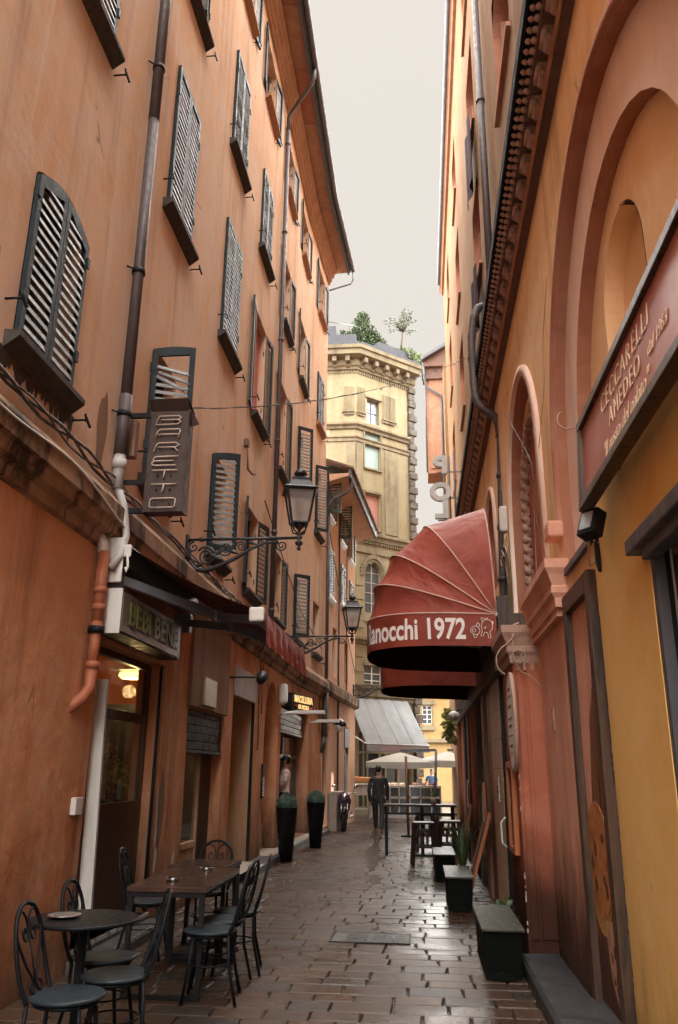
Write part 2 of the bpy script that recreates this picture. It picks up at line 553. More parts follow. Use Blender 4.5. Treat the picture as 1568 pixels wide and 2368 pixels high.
M['blind_blue'] = paint('pale_blue_roller_blind', (.26, .34, .34), (.23, .30, .30), .7)
M['blind_red'] = paint('faded_red_roller_blind', (.36, .165, .13), (.32, .14, .11), .7)
M['window_white'] = paint('white_window_frame', (.72, .70, .66), rough=.5)
M['pane'] = paint('dark_pane', (.07, .085, .10), (.05, .06, .07), .06, 0, .8, 2)
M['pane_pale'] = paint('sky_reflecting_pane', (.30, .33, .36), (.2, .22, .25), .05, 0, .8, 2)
M['ember_wall'] = paint('orange_tiled_interior', (.42, .14, .04), (.3, .09, .03), .6)
M['ashtray'] = glass('ashtray_glass', (.75, .8, .8), .25)
M['steel'] = paint('brushed_steel', (.42, .41, .40), (.3, .29, .28), .3, .8)
M['velvet'] = paint('purple_black_cloth', (.03, .012, .022), rough=.9)
M['roof'] = paint('clay_roof_tiles', (.24, .14, .10), (.14, .09, .07), .85, scale=8)
M['grey_slate'] = paint('grey_zinc_roof', (.075, .078, .088), (.055, .056, .062), .8, 0, .1, 3)
M['roller'] = paint('grey_roller_shutter', (.17, .16, .15), (.08, .075, .07), .45, .4, .5, 4)
M['chalk'] = paint('chalk_board', (.03, .028, .027), (.16, .15, .14), .8, scale=16, amount=.6)
M['letter_grey'] = paint('grey_letter_metal', (.52, .51, .49), (.44, .43, .41), .6, .0)
M['gutter_black'] = paint('matt_black_gutter', (.014, .014, .017), rough=.9, spec=.08)
M['drain_iron'] = paint('dull_drain_iron', (.10, .098, .095), (.05, .048, .046), .5, .2, .4, 9, .3, 40)
M['stone_bracket'] = paint('sooty_cream_bracket', (.15, .115, .075), (.06, .048, .036), .85, scale=5)
M['leaf_dark'] = leaf_mat('dark_small_leaves', (.05, .085, .03), (.03, .055, .02), (.08, .11, .04))
# ================================================================== left row
def wall_grid(mb, pfn, s0, s1, z0, z1, holes, cuts=()):
    """flat wall with recesses. hole = (s0, s1, z0, z1, depth[, rise of an arched head])"""
    ss = sorted({s0, s1, *cuts, *[min(max(h[i], s0), s1) for h in holes for i in (0, 1)]})
    zz = sorted({z0, z1, *[min(max(h[2], z0), z1) for h in holes], *[min(max(h[3] + (h[5] if len(h) > 5 else 0), z0), z1) for h in holes]})
    for i in range(len(ss) - 1):
        for j in range(len(zz) - 1):
            a, b, c, d = ss[i], ss[i + 1], zz[j], zz[j + 1]
            ms, mz = (a + b) / 2, (c + d) / 2
            if any(h[0] < ms < h[1] and h[2] < mz < h[3] + (h[5] if len(h) > 5 else 0) for h in holes):
                continue
            mb.add([pfn(a, c, 0), pfn(b, c, 0), pfn(b, d, 0), pfn(a, d, 0)], [(0, 1, 2, 3)])
    for h in holes:
        a, b, c, d, dp = h[:5]
        rise = h[5] if len(h) > 5 else 0
        for (p, q) in (((a, c), (a, d)), ((b, c), (b, d)), ((a, c), (b, c))):
            mb.add([pfn(*p, 0), pfn(*q, 0), pfn(*q, dp), pfn(*p, dp)], [(0, 1, 2, 3)])
        if rise:
            n = 20
            arc = [((a + b) / 2 - math.cos(PI * k / n) * (b - a) / 2, d + math.sin(PI * k / n) * rise) for k in range(n + 1)]
            top = d + rise
            for k in range(n):
                p, q = arc[k], arc[k + 1]
                mb.add([pfn(*p, 0), pfn(*q, 0), pfn(*q, dp), pfn(*p, dp)], [(0, 1, 2, 3)], True)
                mb.add([pfn(*p, 0), pfn(*q, 0), pfn(q[0], top, 0), pfn(p[0], top, 0)], [(0, 1, 2, 3)])
        else:
            mb.add([pfn(a, d, 0), pfn(b, d, 0), pfn(b, d, dp), pfn(a, d, dp)], [(0, 1, 2, 3)])


def LP(s, z, d):
    return lpoint(s, z, -d)


def LM(s, z=0.0, off=0.0):
    """frame on the left row: x along the street, y into the wall, z up"""
    return at(lpoint(s, z, off), PI / 2 - (AB if s > YB else 0))


_cache = {}


def leaf_mesh(w, h, rise, left, kind, mat):
    """one louvred shutter leaf, hinge edge at x=0, closed leaf lies along +x (left) or -x"""
    key = ('leaf', round(w, 3), round(h, 3), round(rise, 3), left, kind, mat)
    if key in _cache: return _cache[key]
    b = MB()
    sg = 1 if left else -1
    st, th = .062, .04
    top = lambda x: h - rise * ((w - x) / w) ** 2 if rise else h
    def bx(x0, x1, y0, y1, z0, z1):
        b.box(min(sg * x0, sg * x1), max(sg * x0, sg * x1), y0, y1, z0, z1)
    def capped(x0, x1, z0, y0=-th, y1=0):
        n = 4
        poly = [(x0, z0), (x1, z0)] + [(x1 + (x0 - x1) * k / n, top(x1 + (x0 - x1) * k / n)) for k in range(n + 1)]
        b.prism(poly, lambda a, c, d: Vector((sg * a, d, c)), y0, y1)
    capped(0, st, 0)
    capped(w - st, w, 0)
    bx(st, w - st, -th, 0, 0, .085)
    n = 4
    x0, x1 = st, w - st
    poly = [(x1 + (x0 - x1) * k / n, top(x1 + (x0 - x1) * k / n)) for k in range(n + 1)]
    poly = [(x0, h - rise - .075), (x1, top(x1) - .09)] + poly
    b.prism(poly, lambda a, c, d: Vector((sg * a, d, c)), -th, 0)
    if kind == 'two':
        bx(st, w - st, -th, 0, h * .5 - .035, h * .5 + .035)
    b.cur = 1
    z = .12
    rnd = random.Random(int(w * 1000 + h * 100))
    while z < h - .13:
        if z > h - rise - .16 and rise:
            xa, xb = (w * .35, w - st)
        else:
            xa, xb = st - .004, w - st + .004
        if kind == 'broken' and (z > h * .72):
            z += .085
            continue
        if True:
            p = R(79) + rnd.uniform(-.05, .05)
            tl = rnd.uniform(-.006, .006)
            cx, cy = (xa + xb) / 2 * sg, -th + .004
            Mx = Matrix.Translation((cx, cy, z)) @ Matrix.Rotation(tl, 4, 'Y') @ Matrix.Rotation(p, 4, 'X')
            b.box(-(xb - xa) / 2, (xb - xa) / 2, -.0225, .0225, -.004, .004, Mx)
        z += .088
    if kind == 'broken':
        for zz, an, xx in ((h * .80, .12, .0), (h * .745, .22, .02), (h * .70, .38, -.02)):
            Mx = Matrix.Translation((sg * (w / 2 + xx), -.02, zz)) @ Matrix.Rotation(sg * an, 4, 'Y') @ Matrix.Rotation(.9, 4, 'X')
            b.box(-w / 2 + .05, w / 2 - .05, -.035, .035, -.007, .007, Mx)
    b.cur = 0
    for zz in (.22 * h, .8 * h):                       # strap hinges
        bx(-.02, .02, -th - .012, -th + .004, zz - .05, zz + .05)
    me = b.mesh('shutter', [M[mat], M['slat'] if mat == 'shutter' else M[mat]])
    _cache[key] = me
    return me


def sill_mesh(w, proj, th, mat):
    key = ('sill', round(w, 2), proj, th, mat)
    if key not in _cache:
        b = MB()
        prof = [(0, 0), (-proj, -.012), (-proj, -th * .55), (-proj * .55, -th), (0, -th - .05)]
        b.prism([(y, z) for y, z in prof], lambda y, z, d: Vector((d, y, z)), -w / 2, w / 2)
        _cache[key] = b.mesh('sill', M[mat])
    return _cache[key]


def hook_mesh():
    if 'hook' not in _cache:
        b = MB()
        b.tube([(0, 0, 0), (0, -.13, 0)], .010, 6)
        b.beam((-.012, -.13, .02), (.05, -.15, -.055), .014, .022)
        b.beam((-.03, -.13, .045), (.0, -.13, -.02), .014, .02)
        _cache['hook'] = b.mesh('shutter_stay', M['black_metal'])
    return _cache['hook']


def window(parent, Mw, w, h, state='closed', rise=0.0, sill='sill', depth=.22, mat='shutter', curtain=None, sproj=.125, angles=None, hooks=True, kind='n', name='window', leafw=None):
    """window part (dark panes in a frame) with shutter leaves, sill and stays as its sub-parts"""
    key = ('win', round(w, 2), round(h, 2), depth, curtain)
    if key not in _cache:
        b = MB()
        b.add([(-w / 2, depth, 0), (w / 2, depth, 0), (w / 2, depth, h), (-w / 2, depth, h)], [(0, 1, 2, 3)])
        b.cur = 1
        for x0, x1, z0, z1 in ((-w / 2, -w / 2 + .06, 0, h), (w / 2 - .06, w / 2, 0, h), (-.035, .035, 0, h), (-w / 2, w / 2, 0, .07), (-w / 2, w / 2, h - .07, h), (-w / 2, w / 2, h * .62, h * .62 + .05)):
            b.box(x0, x1, depth - .05, depth - .006, z0, z1)
        if curtain:
            b.cur = 2
            b.grid(lambda u, v: Vector((-w / 2 + .02 + u * (w - .04), depth - .09 + .02 * math.sin(u * 40), .02 + v * (h - .04))), 30, 1)
        _cache[key] = b.mesh('window', [M['pane'], M['shutter'], M['red_curtain']])
    wo = obj(name, _cache[key], None, parent, Mw)
    lw_ = leafw or w / 2 - .004
    if state != 'none':
        la, ra = {'closed': (0, 0), 'folded': (172, 172), 'edge': (166, 166), 'left90': (88, None), 'right90': (None, 88), 'ajar': (0, 20)}.get(state, (0, 0))
        if angles: la, ra = angles
        if la is not None:
            obj('shutter', leaf_mesh(lw_, h, rise, True, kind, mat), None, wo, Mw @ at((-w / 2, -.008, 0), R(-la)))
        if ra is not None:
            obj('shutter', leaf_mesh(lw_, h, rise, False, 'n', mat), None, wo, Mw @ at((w / 2, -.008, 0), R(ra)))
    if sill:
        obj('sill', sill_mesh(w + .22, sproj, .10, sill), None, wo, Mw)
    if hooks:
        obj('shutter_stay', hook_mesh(), None, wo, Mw @ at((w / 2 + .16, 0, -.17)))
        obj('shutter_stay', hook_mesh(), None, wo, Mw @ at((-w / 2 - .16, 0, .22)))
    return wo




bA = thing('tall_orange_building', 'tall terracotta plastered building with dark louvred shutters, boxed eaves and a sooty ledge', 'building', at((XL, 9, 0)))
# columns: centre along the street, width
CW = {1: (5.45, .96), 2: (8.34, .96), 3: (11.12, 1.0), 4: (13.62, .98), 5: (16.3, .95), 6: (19.0, .95), 7: (21.72, .92)}
WIN = []   # col, z0, h, state, rise, sill, extra
WIN += [(1, 4.64, 1.62, 'closed', .16, 'sill', {}), (1, 8.45, 2.1, 'closed', 0, 'sill', {})]
WIN += [(2, 4.62, 1.62, 'left90', .1, 'sill', dict(kind='broken', angles=(66, None))), (2, 8.16, 2.15, 'closed', 0, 'sill', {}), (2, 11.85, 1.95, 'closed', 0, 'sill', dict(angles=(0, 14)))]
WIN += [(3, 4.55, 1.5, 'left90', .06, 'sill', dict(angles=(58, None), leafw=.42)), (3, 8.0, 2.12, 'closed', 0, 'sill', {}), (3, 11.62, 2.0, 'closed', 0, 'sill', {}), (3, 15.25, 1.35, 'folded', 0, 'sill_brown', {})]
WIN += [(4, 4.55, 1.5, 'edge', 0, 'sill', {}), (4, 7.84, 2.15, 'folded', 0, 'sill', dict(curtain=1)), (4, 11.42, 1.85, 'closed', 0, 'sill', {}), (4, 15.12, 1.5, 'folded', 0, 'sill_brown', {})]
WIN += [(5, 4.55, 1.45, 'folded', 0, 'sill', {}), (5, 7.8, 2.1, 'folded', 0, 'sill', dict(curtain=1)), (5, 11.4, 1.75, 'folded', 0, 'sill', {}), (5, 15.02, 1.5, 'folded', 0, 'sill_brown', {})]
WIN += [(6, 4.6, 1.5, 'left90', 0, 'sill', dict(angles=(52, None), leafw=.42)), (6, 7.95, 2.0, 'left90', 0, 'sill', dict(angles=(52, None), leafw=.42)), (6, 11.35, 1.75, 'folded', 0, 'sill', {}), (6, 15.1, 1.45, 'folded', 0, 'sill_brown', {})]
WIN += [(7, 4.62, 1.4, 'none', 0, 'sill', {}), (7, 8.0, 1.95, 'left90', 0, 'sill', dict(angles=(50, None), leafw=.42)), (7, 11.3, 1.65, 'closed', 0, 'sill_brown', {}), (7, 15.0, 1.6, 'folded', 0, 'sill_brown', {})]
# attic openings under the cornice
ATT = [(10.4, 16.95), (13.0, 16.95), (15.6, 16.95), (18.4, 16.95), (21.2, 16.95)]
A1 = 22.9
ZL, ZE = 3.95, 17.35
holes = [(CW[c][0] - CW[c][1] / 2, CW[c][0] + CW[c][1] / 2, z0, z0 + h - rise, .24, rise) if rise else (CW[c][0] - CW[c][1] / 2, CW[c][0] + CW[c][1] / 2, z0, z0 + h, .24) for c, z0, h, st_, rise, *_ in WIN]
holes += [(s, s + .75, z, z + .32, .2) for s, z in ATT]
b = MB()
wall_grid(b, LP, -9.0, A1, ZL, ZE + .5, holes, (YB,))
for s, z in ATT:
    b.add([LP(s, z, .2), LP(s + .75, z, .2), LP(s + .75, z + .32, .2), LP(s, z + .32, .2)], [(0, 1, 2, 3)])
e0, e1 = lpoint(A1, 0), lpoint(A1, 0, -9)          # end wall above the lower house
b.add([(e0.x, e0.y, ZL), (e1.x, e1.y, ZL), (e1.x, e1.y, ZE + .5), (e0.x, e0.y, ZE + .5)], [(0, 1, 2, 3)])
obj('wall', b, M['terra_wall'], bA)
for c, z0, h, st, rise, sill, kw in WIN:
    window(bA, LM(CW[c][0], z0), CW[c][1], h, st, rise, sill, **kw)

# black mould that has run down from the nearest sill and from the ledge of the old sign
def drips(s0, s1, z, n, lmin, lmax, seed, off=.003):
    b, rn = MB(), random.Random(seed)
    for k in range(n):
        s = s0 + (s1 - s0) * (k + rn.uniform(-.5, .5)) / n
        w, l = rn.uniform(.035, .09), rn.uniform(lmin, lmax) * rn.uniform(.4, 1)
        pts = [(s - w, z), (s + w, z)]
        m = 6
        for j in range(1, m + 1):
            pts.append((s + w * (1 - j / m) ** .6 * rn.uniform(.5, 1.1), z - l * j / m))
        for j in range(m - 1, 0, -1):
            pts.append((s - w * (1 - j / m) ** .6 * rn.uniform(.5, 1.1), z - l * j / m))
        b.add([lpoint(p, q, off + .0004 * (k % 5)) for p, q in pts], [tuple(range(len(pts)))])
    return b
mould = paint('black_mould', (.035, .028, .024), (.10, .055, .036), .9, scale=7, bumpk=.2, amount=.8)
obj('mould_stain', drips(4.86, 6.06, 4.51, 46, .10, .34, 5), mould, bA)
obj('mould_stain', drips(7.85, 8.75, 4.49, 20, .05, .18, 6), mould, bA)
obj('mould_stain', drips(10.6, 11.65, 4.42, 16, .04, .14, 8), mould, bA)

# ground floor
B1 = 29.4
GH = [(7.2, 9.2, .16, 2.75, .32), (10.25, 12.2, .12, 2.36, .4), (12.75, 14.45, .14, 2.8, .45), (15.45, 16.95, .14, 2.3, .35, 1.0), (17.3, 20.95, .16, 2.95, .35)]
b = MB()
wall_grid(b, LP, -9.0, A1, -.2, ZL, GH, (YB,))
obj('ground_floor_wall', b, M['terra_low'], bA)

# string course with soot, running on along the lower house
prof = [(0, 4.12), (.05, 4.12), (.17, 3.98), (.19, 3.96), (.19, 3.80), (.15, 3.78), (.13, 3.70), (.06, 3.66), (.05, 3.58), (0, 3.56)]
def lpath(s0, s1, step=1.2):
    out, s = [], s0
    cuts = sorted({s0, s1, *([YB] if s0 < YB < s1 else [])} | {s0 + step * k for k in range(1, int((s1 - s0) / step) + 1)})
    for s in cuts:
        a = AB if s > YB else (AB / 2 if s == YB else 0)
        out.append((lpoint(s, 0), (math.cos(a), -math.sin(a), 0)))
    return out
obj('string_course', MB().sweep(prof, lpath(-9, A1)), M['ledge'], bA)

# eaves: moulded cornice, boxed soffit in patched panels, fascia and gutter
prof = [(0, 17.0), (.05, 17.02), (.06, 17.1), (.11, 17.14), (.12, 17.24), (.19, 17.30), (.20, 17.40), (.27, 17.46), (.27, 17.56), (0, 17.56)]
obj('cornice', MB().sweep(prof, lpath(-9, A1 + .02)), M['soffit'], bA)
b = MB()
path = lpath(-9, A1 + .25, 1.7)
rnd = random.Random(3)
for i in range(len(path) - 1):
    (p, o), (q, o2) = path[i], path[i + 1]
    b.cur = 1 if i in (9, 12, 14) else 0
    dz = rnd.uniform(-.008, .008)
    p, q, o, o2 = Vector(p), Vector(q), Vector(o), Vector(o2)
    d = (q - p).normalized() * .006
    vs = [p + d + o * .2, q - d + o2 * .2, q - d + o2 * .60, p + d + o * .60]
    b.add([v + Vector((0, 0, 17.585 + dz)) for v in vs] + [v + Vector((0, 0, 17.64 + dz)) for v in vs], [(0, 1, 2, 3), (4, 5, 6, 7), (0, 1, 5, 4), (2, 3, 7, 6), (1, 2, 6, 5), (0, 3, 7, 4)])
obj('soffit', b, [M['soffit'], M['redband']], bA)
fas = [(.6, 17.52), (.66, 17.52), (.66, 17.60), (.70, 17.60), (.70, 17.68), (.6, 17.68)]
obj('fascia', MB().sweep(fas, lpath(-9, A1 + .27)), M['gutter'], bA)
gut = [(.70 + .075 - .075 * math.cos(PI * k / 8), 17.70 - .085 * math.sin(PI * k / 8)) for k in range(9)]
gut += [(.835, 17.72), (.71, 17.72)]
gu = obj('gutter', MB().sweep(gut, lpath(-9, A1 + .3)), M['gutter'], bA)
b = MB()
rp = lpath(-9, A1 + .28)
b.sweep([(-6, 20.0), (.78, 17.74), (.78, 17.80), (-6, 20.1)], rp)
obj('roof', b, M['roof'], bA)
ge = lpoint(A1 + .25, 0, 0)
b = MB()
q = [lpoint(A1 + .25, 17.66, .77), lpoint(A1 + .28, 17.3, .77), lpoint(A1 + .25, 17.15, .70), lpoint(A1 + .05, 16.85, .08), lpoint(A1 + .0, 16.8, .03)]
b.tube(q, .028, 8)
obj('overflow_pipe', b, M['gutter'], bA)


def clamp_ring(b, c, r, s_dir=(0, 1, 0)):
    b.lathe([(r, -.03), (r + .012, -.03), (r + .012, .03), (r, .03)], 12, Matrix.Translation(c))


# downpipe by the nearest window
b = MB()
px_ = XL + .085
P1 = 7.02
b.tube([(px_, P1, 17.6), (px_, P1, 12.3)], .055, 12)
b.tube([(px_, P1, 12.34), (px_, P1, 8.6)], .062, 12)
b.tube([(px_, P1, 8.66), (px_, P1, 5.12)], .058, 12)
b.tube([(px_, P1, 5.16), (px_, P1, 4.52)], .066, 12)
b.cur = 1
for z in (11.9, 9.35, 6.6, 4.95):
    clamp_ring(b, (px_, P1, z), .06)
    b.tube([(XL, P1 - .12, z), (px_, P1 - .03, z)], .01, 6)
b.cur = 2
b.tube([(px_, P1, 4.56), (px_, P1, 4.17)], .056, 12)
b.lathe([(.06, -.05), (.067, -.05), (.067, .05), (.06, .05)], 12, Matrix.Translation((px_, P1, 4.42)))
b.tube([(px_ + .0, P1, 4.2), (px_ + .08, P1 + .02, 4.0), (px_ + .13, P1 + .02, 3.7), (px_ + .12, P1 - .04, 3.5), (px_ + .06, P1 - .12, 3.36)], .036, 10)
dp = obj('downpipe', b, [M['pipe'], M['black_metal'], M['pipe_grey']], bA)
# the orange pipe under the ledge, ending in an elbow into the wall
b = MB()
oy = 6.86
b.tube([(XL + .02, oy, 3.66), (XL + .07, oy, 3.58), (XL + .09, oy, 3.46)], .05, 12)
b.cur = 1
b.tube([(XL + .09, oy, 3.5), (XL + .09, oy, 2.86)], .052, 14)
b.tube([(XL + .09, oy, 2.9), (XL + .085, oy, 2.42)], .047, 14)
b.tube([(XL + .085, oy, 2.46), (XL + .085, oy, 2.28), (XL + .05, oy - .06, 2.18), (XL - .06, oy - .17, 2.05)], .05, 14)
for z in (3.14, 2.98, 2.47):
    clamp_ring(b, (XL + .09, oy, z), .048)
b.cur = 2
clamp_ring(b, (XL + .09, oy, 2.78), .062)
obj('downpipe', b, [M['white_metal'], M['pipe_orange'], M['black_metal']], bA)
# second downpipe from the gutter, with an offset at the eaves
b = MB()
P2 = 15.35
x2 = XL + .075
b.tube([(XL + .75, P2 - .5, 17.66), (XL + .74, P2 - .5, 17.35), (XL + .66, P2 - .42, 17.22), (XL + .16, P2 - .04, 16.85), (x2, P2, 16.7), (x2, P2, 16.2)], .047, 10)
b.tube([(x2, P2, 16.3), (x2, P2, 4.14)], .05, 10)
for z in (15.9, 13.4, 10.6, 8.2, 6.2, 4.6):
    clamp_ring(b, (x2, P2, z), .05)
obj('downpipe', b, M['pipe'], bA)

# old wall anchor and iron stay
b = MB()
s0, z0 = lw(565, 1030)
p = lpoint(s0, z0, .02)
b.box(p.x - .02, p.x + .06, p.y - .06, p.y + .06, p.z - .02, p.z + .1)
b.tube([p + Vector((.03, 0, 0)), p + Vector((.05, 0, -.25)), p + Vector((.05, .05, -.42)), p + Vector((.12, .12, -.5)), p + Vector((.16, .2, -.47))], [.018, .016, .02, .018, .012], 8)
obj('wall_hook', b, M['terracotta_dark'], bA)

# ================================================================== ground floor of the tall building
# --- the bar: glazed door
dpt = .30
b = MB()   # dark interior
def room(b, s0, s1, z0, z1, d0, d1):
    P = lambda s, z, d: LP(s, z, d)
    b.add([P(s0, z0, d0), P(s1, z0, d0), P(s1, z0, d1), P(s0, z0, d1), P(s0, z1, d0), P(s1, z1, d0), P(s1, z1, d1), P(s0, z1, d1)],
          [(0, 1, 2, 3), (4, 5, 6, 7), (0, 3, 7, 4), (1, 2, 6, 5), (3, 2, 6, 7)])
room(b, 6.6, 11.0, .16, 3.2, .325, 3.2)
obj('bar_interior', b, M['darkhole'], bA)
b = MB()
# frame in the local frame: x along the street from the near jamb, y into the wall
b.box(0.0, 1.99, .0, .06, 1.93, 2.03)          # transom bar
b.box(0.0, 1.99, .0, .06, 2.52, 2.60)
b.box(1.90, 1.99, .0, .06, .03, 2.52)
b.box(0.0, .10, .0, .06, .03, 2.52)
b.box(.10, 1.90, .0, .05, 1.02, 1.12)
b.box(.10, 1.90, .01, .045, .03, 1.02)
fr = obj('bar_door', b, M['door_wood'], bA, LM(7.2, .16, -.16), .006)
b = MB()
b.box(.10, 1.90, .02, .028, 1.12, 1.93)
rel('glass_pane', b, M['glass'], fr)
rel('fanlight', MB().box(.10, 1.90, .02, .028, 2.03, 2.52), M['glass'], fr)
b = MB()
b.box(.0, .12, -.012, .012, .0, 2.06)
b.box(.0, .012, -.02, .02, .0, 2.06)
b.box(.108, .12, -.02, .02, .0, 2.06)
b.box(.035, .085, -.016, .016, .0, 2.05)
obj('white_door_post', b, M['white_metal'], bA, at((XL - .02, 7.36, .34), 0) @ Matrix.Rotation(R(0), 4, 'Z') @ Matrix.Rotation(R(-1.5), 4, 'Y'))
b = MB()
b.tube([LP(9.0, .2, -.02), LP(9.0, 2.72, -.02)], .016, 8)
b.box(XL - .01, XL + .02, 9.03, 9.06, .2, 2.7)
obj('conduit', b, M['black_metal'], bA)
# peeled plaster patches beside the door
b = MB()
rnd = random.Random(11)
def patch(b, s, z, ws, hz, off=.004, n=14, rnd=rnd):
    pts = []
    for k in range(n):
        a = 2 * PI * k / n
        r = rnd.uniform(.65, 1.1)
        pts.append(lpoint(s + math.cos(a) * ws * r, z + math.sin(a) * hz * r, off))
    b.add(pts, [tuple(range(n))])
for s, z, w_, h_ in ((9.25, 1.28, .03, .16), (9.26, .95, .05, .24), (9.31, .66, .06, .14), (9.23, 1.75, .02, .10), (10.0, .5, .05, .26), (9.5, .32, .05, .12), (9.27, .34, .05, .2), (9.6, 2.0, .015, .04), (9.75, 1.6, .012, .03), (9.5, 2.3, .018, .07)):
    patch(b, s, z, w_, h_)
b.cur = 1
for s, z, w_, h_ in ((9.40, 1.22, .13, .46), (9.36, .55, .08, .34), (6.72, 4.66, .12, .40)):
    patch(b, s, z, w_, h_, .003)
obj('bare_patch', b, [M['peel'], M['board_beige']], bA)
# lit lamp and duct behind the fanlight, plant and notices behind the pane
t1 = thing('ceiling_lamp', 'lit warm lamp glowing behind the fanlight of the bar door', 'lamp', at(LP(9.62, 2.70, .55)))
rel('shade', MB().lathe([(.02, .04), (.15, .02), (.16, -.02), (.12, -.05), (.02, -.055)], 16), M['warm_bulb'], t1)
rel('mount', MB().box(-.2, .2, -.28, .25, .035, .05), M['steel'], t1)
l = bpy.data.lights.new('lamp_light', 'POINT')
l.energy = .8
l.color = (1, .62, .25)
l.shadow_soft_size = .08
lo = bpy.data.objects.new('lamp_light', l)
COL.objects.link(lo)
place(lo, at(LP(9.62, 2.5, .55)), t1)
b = MB()
b.box(XL - 2.4, XL - .33, 10.9, 10.96, 2.0, 3.15)
b.box(XL - 1.6, XL - 1.55, 7.0, 10.9, 2.0, 3.15)
obj('back_panel', b, M['ember_wall'], bA)
b = MB()
pts = []
for k in range(60):
    a = k / 59
    pts.append(LP(9.75 + .3 * a, 2.3 + .42 * math.sin(a * 2.0), .42))
b.tube(pts, [.055 + .010 * (k % 2) for k in range(60)], 12)
tag(obj('ventilation_duct', b, M['duct'], None), 'silver flexible ventilation duct behind the fanlight of the bar door', 'duct')
def leaf_cluster(b, c, rad, n, size, rnd, droop=0.0):
    c = Vector(c)
    for _ in range(n):
        while True:
            d = Vector((rnd.uniform(-1, 1), rnd.uniform(-1, 1), rnd.uniform(-1, 1)))
            if d.length <= 1: break
        p = c + Vector((d.x * rad[0], d.y * rad[1], d.z * rad[2]))
        s = size * rnd.uniform(.6, 1.3)
        t_ = Vector((rnd.uniform(-1, 1), rnd.uniform(-1, 1), rnd.uniform(-.6, .6) - droop)).normalized()
        u = t_.cross(Vector((rnd.uniform(-1, 1), rnd.uniform(-1, 1), rnd.uniform(-1, 1)))).normalized()
        b.add([p, p + t_ * s * .5 + u * s * .28, p + t_ * s, p + t_ * s * .5 - u * s * .28], [(0, 1, 2, 3)])
rnd = random.Random(5)
b = MB()
for k in range(10):
    leaf_cluster(b, LP(8.2 + .10 * k, 1.72 + rnd.uniform(-.1, .1) - (.25 if k > 4 else 0), .40), (.12, .12, .2), 60, .06, rnd, .6)
tag(obj('hanging_plant', b, M['ivy'], None), 'trailing green plant hanging behind the glass of the bar door', 'plant')
b = MB()
b.box(0, .24, -.004, .0, 0, .36)
tag(obj('yellow_notice', b, M['poster_yellow'], None, LM(7.75, 1.35, -.20)), 'yellow paper notice stuck inside the bar door pane', 'notice')
tag(obj('menu_card', MB().box(0, .12, -.004, 0, 0, .2), M['paper'], None, LM(8.5, 1.30, -.20)), 'white menu card standing inside the bar door pane', 'card')
# junction box at the jamb
tag(obj('switch_box', MB().box(-.07, .07, -.05, .0, -.07, .07), M['white_plastic'], None, LM(6.98, 1.30), .006), 'small pale switch box on the orange wall by the white door post', 'box')
# raised threshold with a rail
b = MB()
b.box(0, 1.92, -.02, .3, 0, .16)
b.box(-.1, 2.0, -.22, -.02, 0, .10)
obj('door_step', b, M['kerb'], bA, LM(7.2, .0, .0), .01)
for y0_, z0_ in ((-.235, .102), (-.035, .162)):
    obj('step_nosing', MB().box(-.05, 1.95, y0_, y0_ + .03, z0_ - .03, z0_ + .004), M['steel'], bA, LM(7.2, .0, .0), .003)

# --- second doorway: rendered panel, roller shutter box, window and dark door
b = MB()
b.box(0, 2.05, -.05, .0, 0, 1.35)
obj('render_panel', b, M['board_beige'], bA, LM(10.18, 2.38), .006)
pq = obj('marble_plaque', MB().box(0, .62, -.035, .0, 0, .36), M['marble'], None, LM(10.72, 2.43, .052), .004)
tag(pq, 'small blank marble plaque on the brown panel above the second doorway', 'plaque')
b = MB()
for k in range(5):
    b.box(0, 1.93, .03, .06, .0 + k * .105, .098 + k * .105)
b.box(0, 1.93, .01, .08, -.05, -.012)
obj('roller_shutter', b, paint('sooty_roller_shutter', (.03, .026, .024), (.06, .045, .035), .6, 0, .3, 4), bA, LM(10.26, 1.86, 0), .006)
b = MB()
b.box(.30, .38, .10, .16, .0, 1.75)
b.box(1.05, 1.13, .10, .16, .0, 1.75)
b.box(.38, 1.05, .09, .17, .50, .58)
b.box(.38, 1.05, .10, .16, 1.65, 1.75)
b.box(.38, 1.05, .11, .15, .0, .5)
wf = obj('shop_window', b, M['beige_wall'], bA, LM(10.26, .13), .005)
rel('glass_pane', MB().box(.38, 1.05, .125, .132, .58, 1.65), M['glass'], wf)
b = MB()
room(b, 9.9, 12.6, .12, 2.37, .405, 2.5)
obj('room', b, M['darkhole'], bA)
tag(obj('steel_bollard', MB().lathe([(.06, 0), (.06, .52), (.05, .54), (.001, .545)], 16), M['steel'], None, at(LP(11.15, .70, .36))), 'polished steel cylinder behind the small window beside the second doorway', 'cylinder')
b = MB()
b.box(1.13, 1.94, .16, .2, .0, 1.75)
obj('dark_door', b, M['dark_wood'], bA, LM(10.26, .13))
# spotlight on an arm
sp = thing('spotlight', 'black spotlight on a short arm above the second doorway', 'spotlight', LM(12.42, 2.98))
rel('arm', MB().tube([(0, 0, 0), (0, -.45, .0)], .014, 8), M['black_metal'], sp)
rel('head', MB().lathe([(.05, -.1), (.065, -.08), (.095, .08), (.085, .085), (.001, .06)], 14, Matrix.Translation((.02, -.5, -.02)) @ Matrix.Rotation(R(60), 4, 'Y')), M['black_metal'], sp)

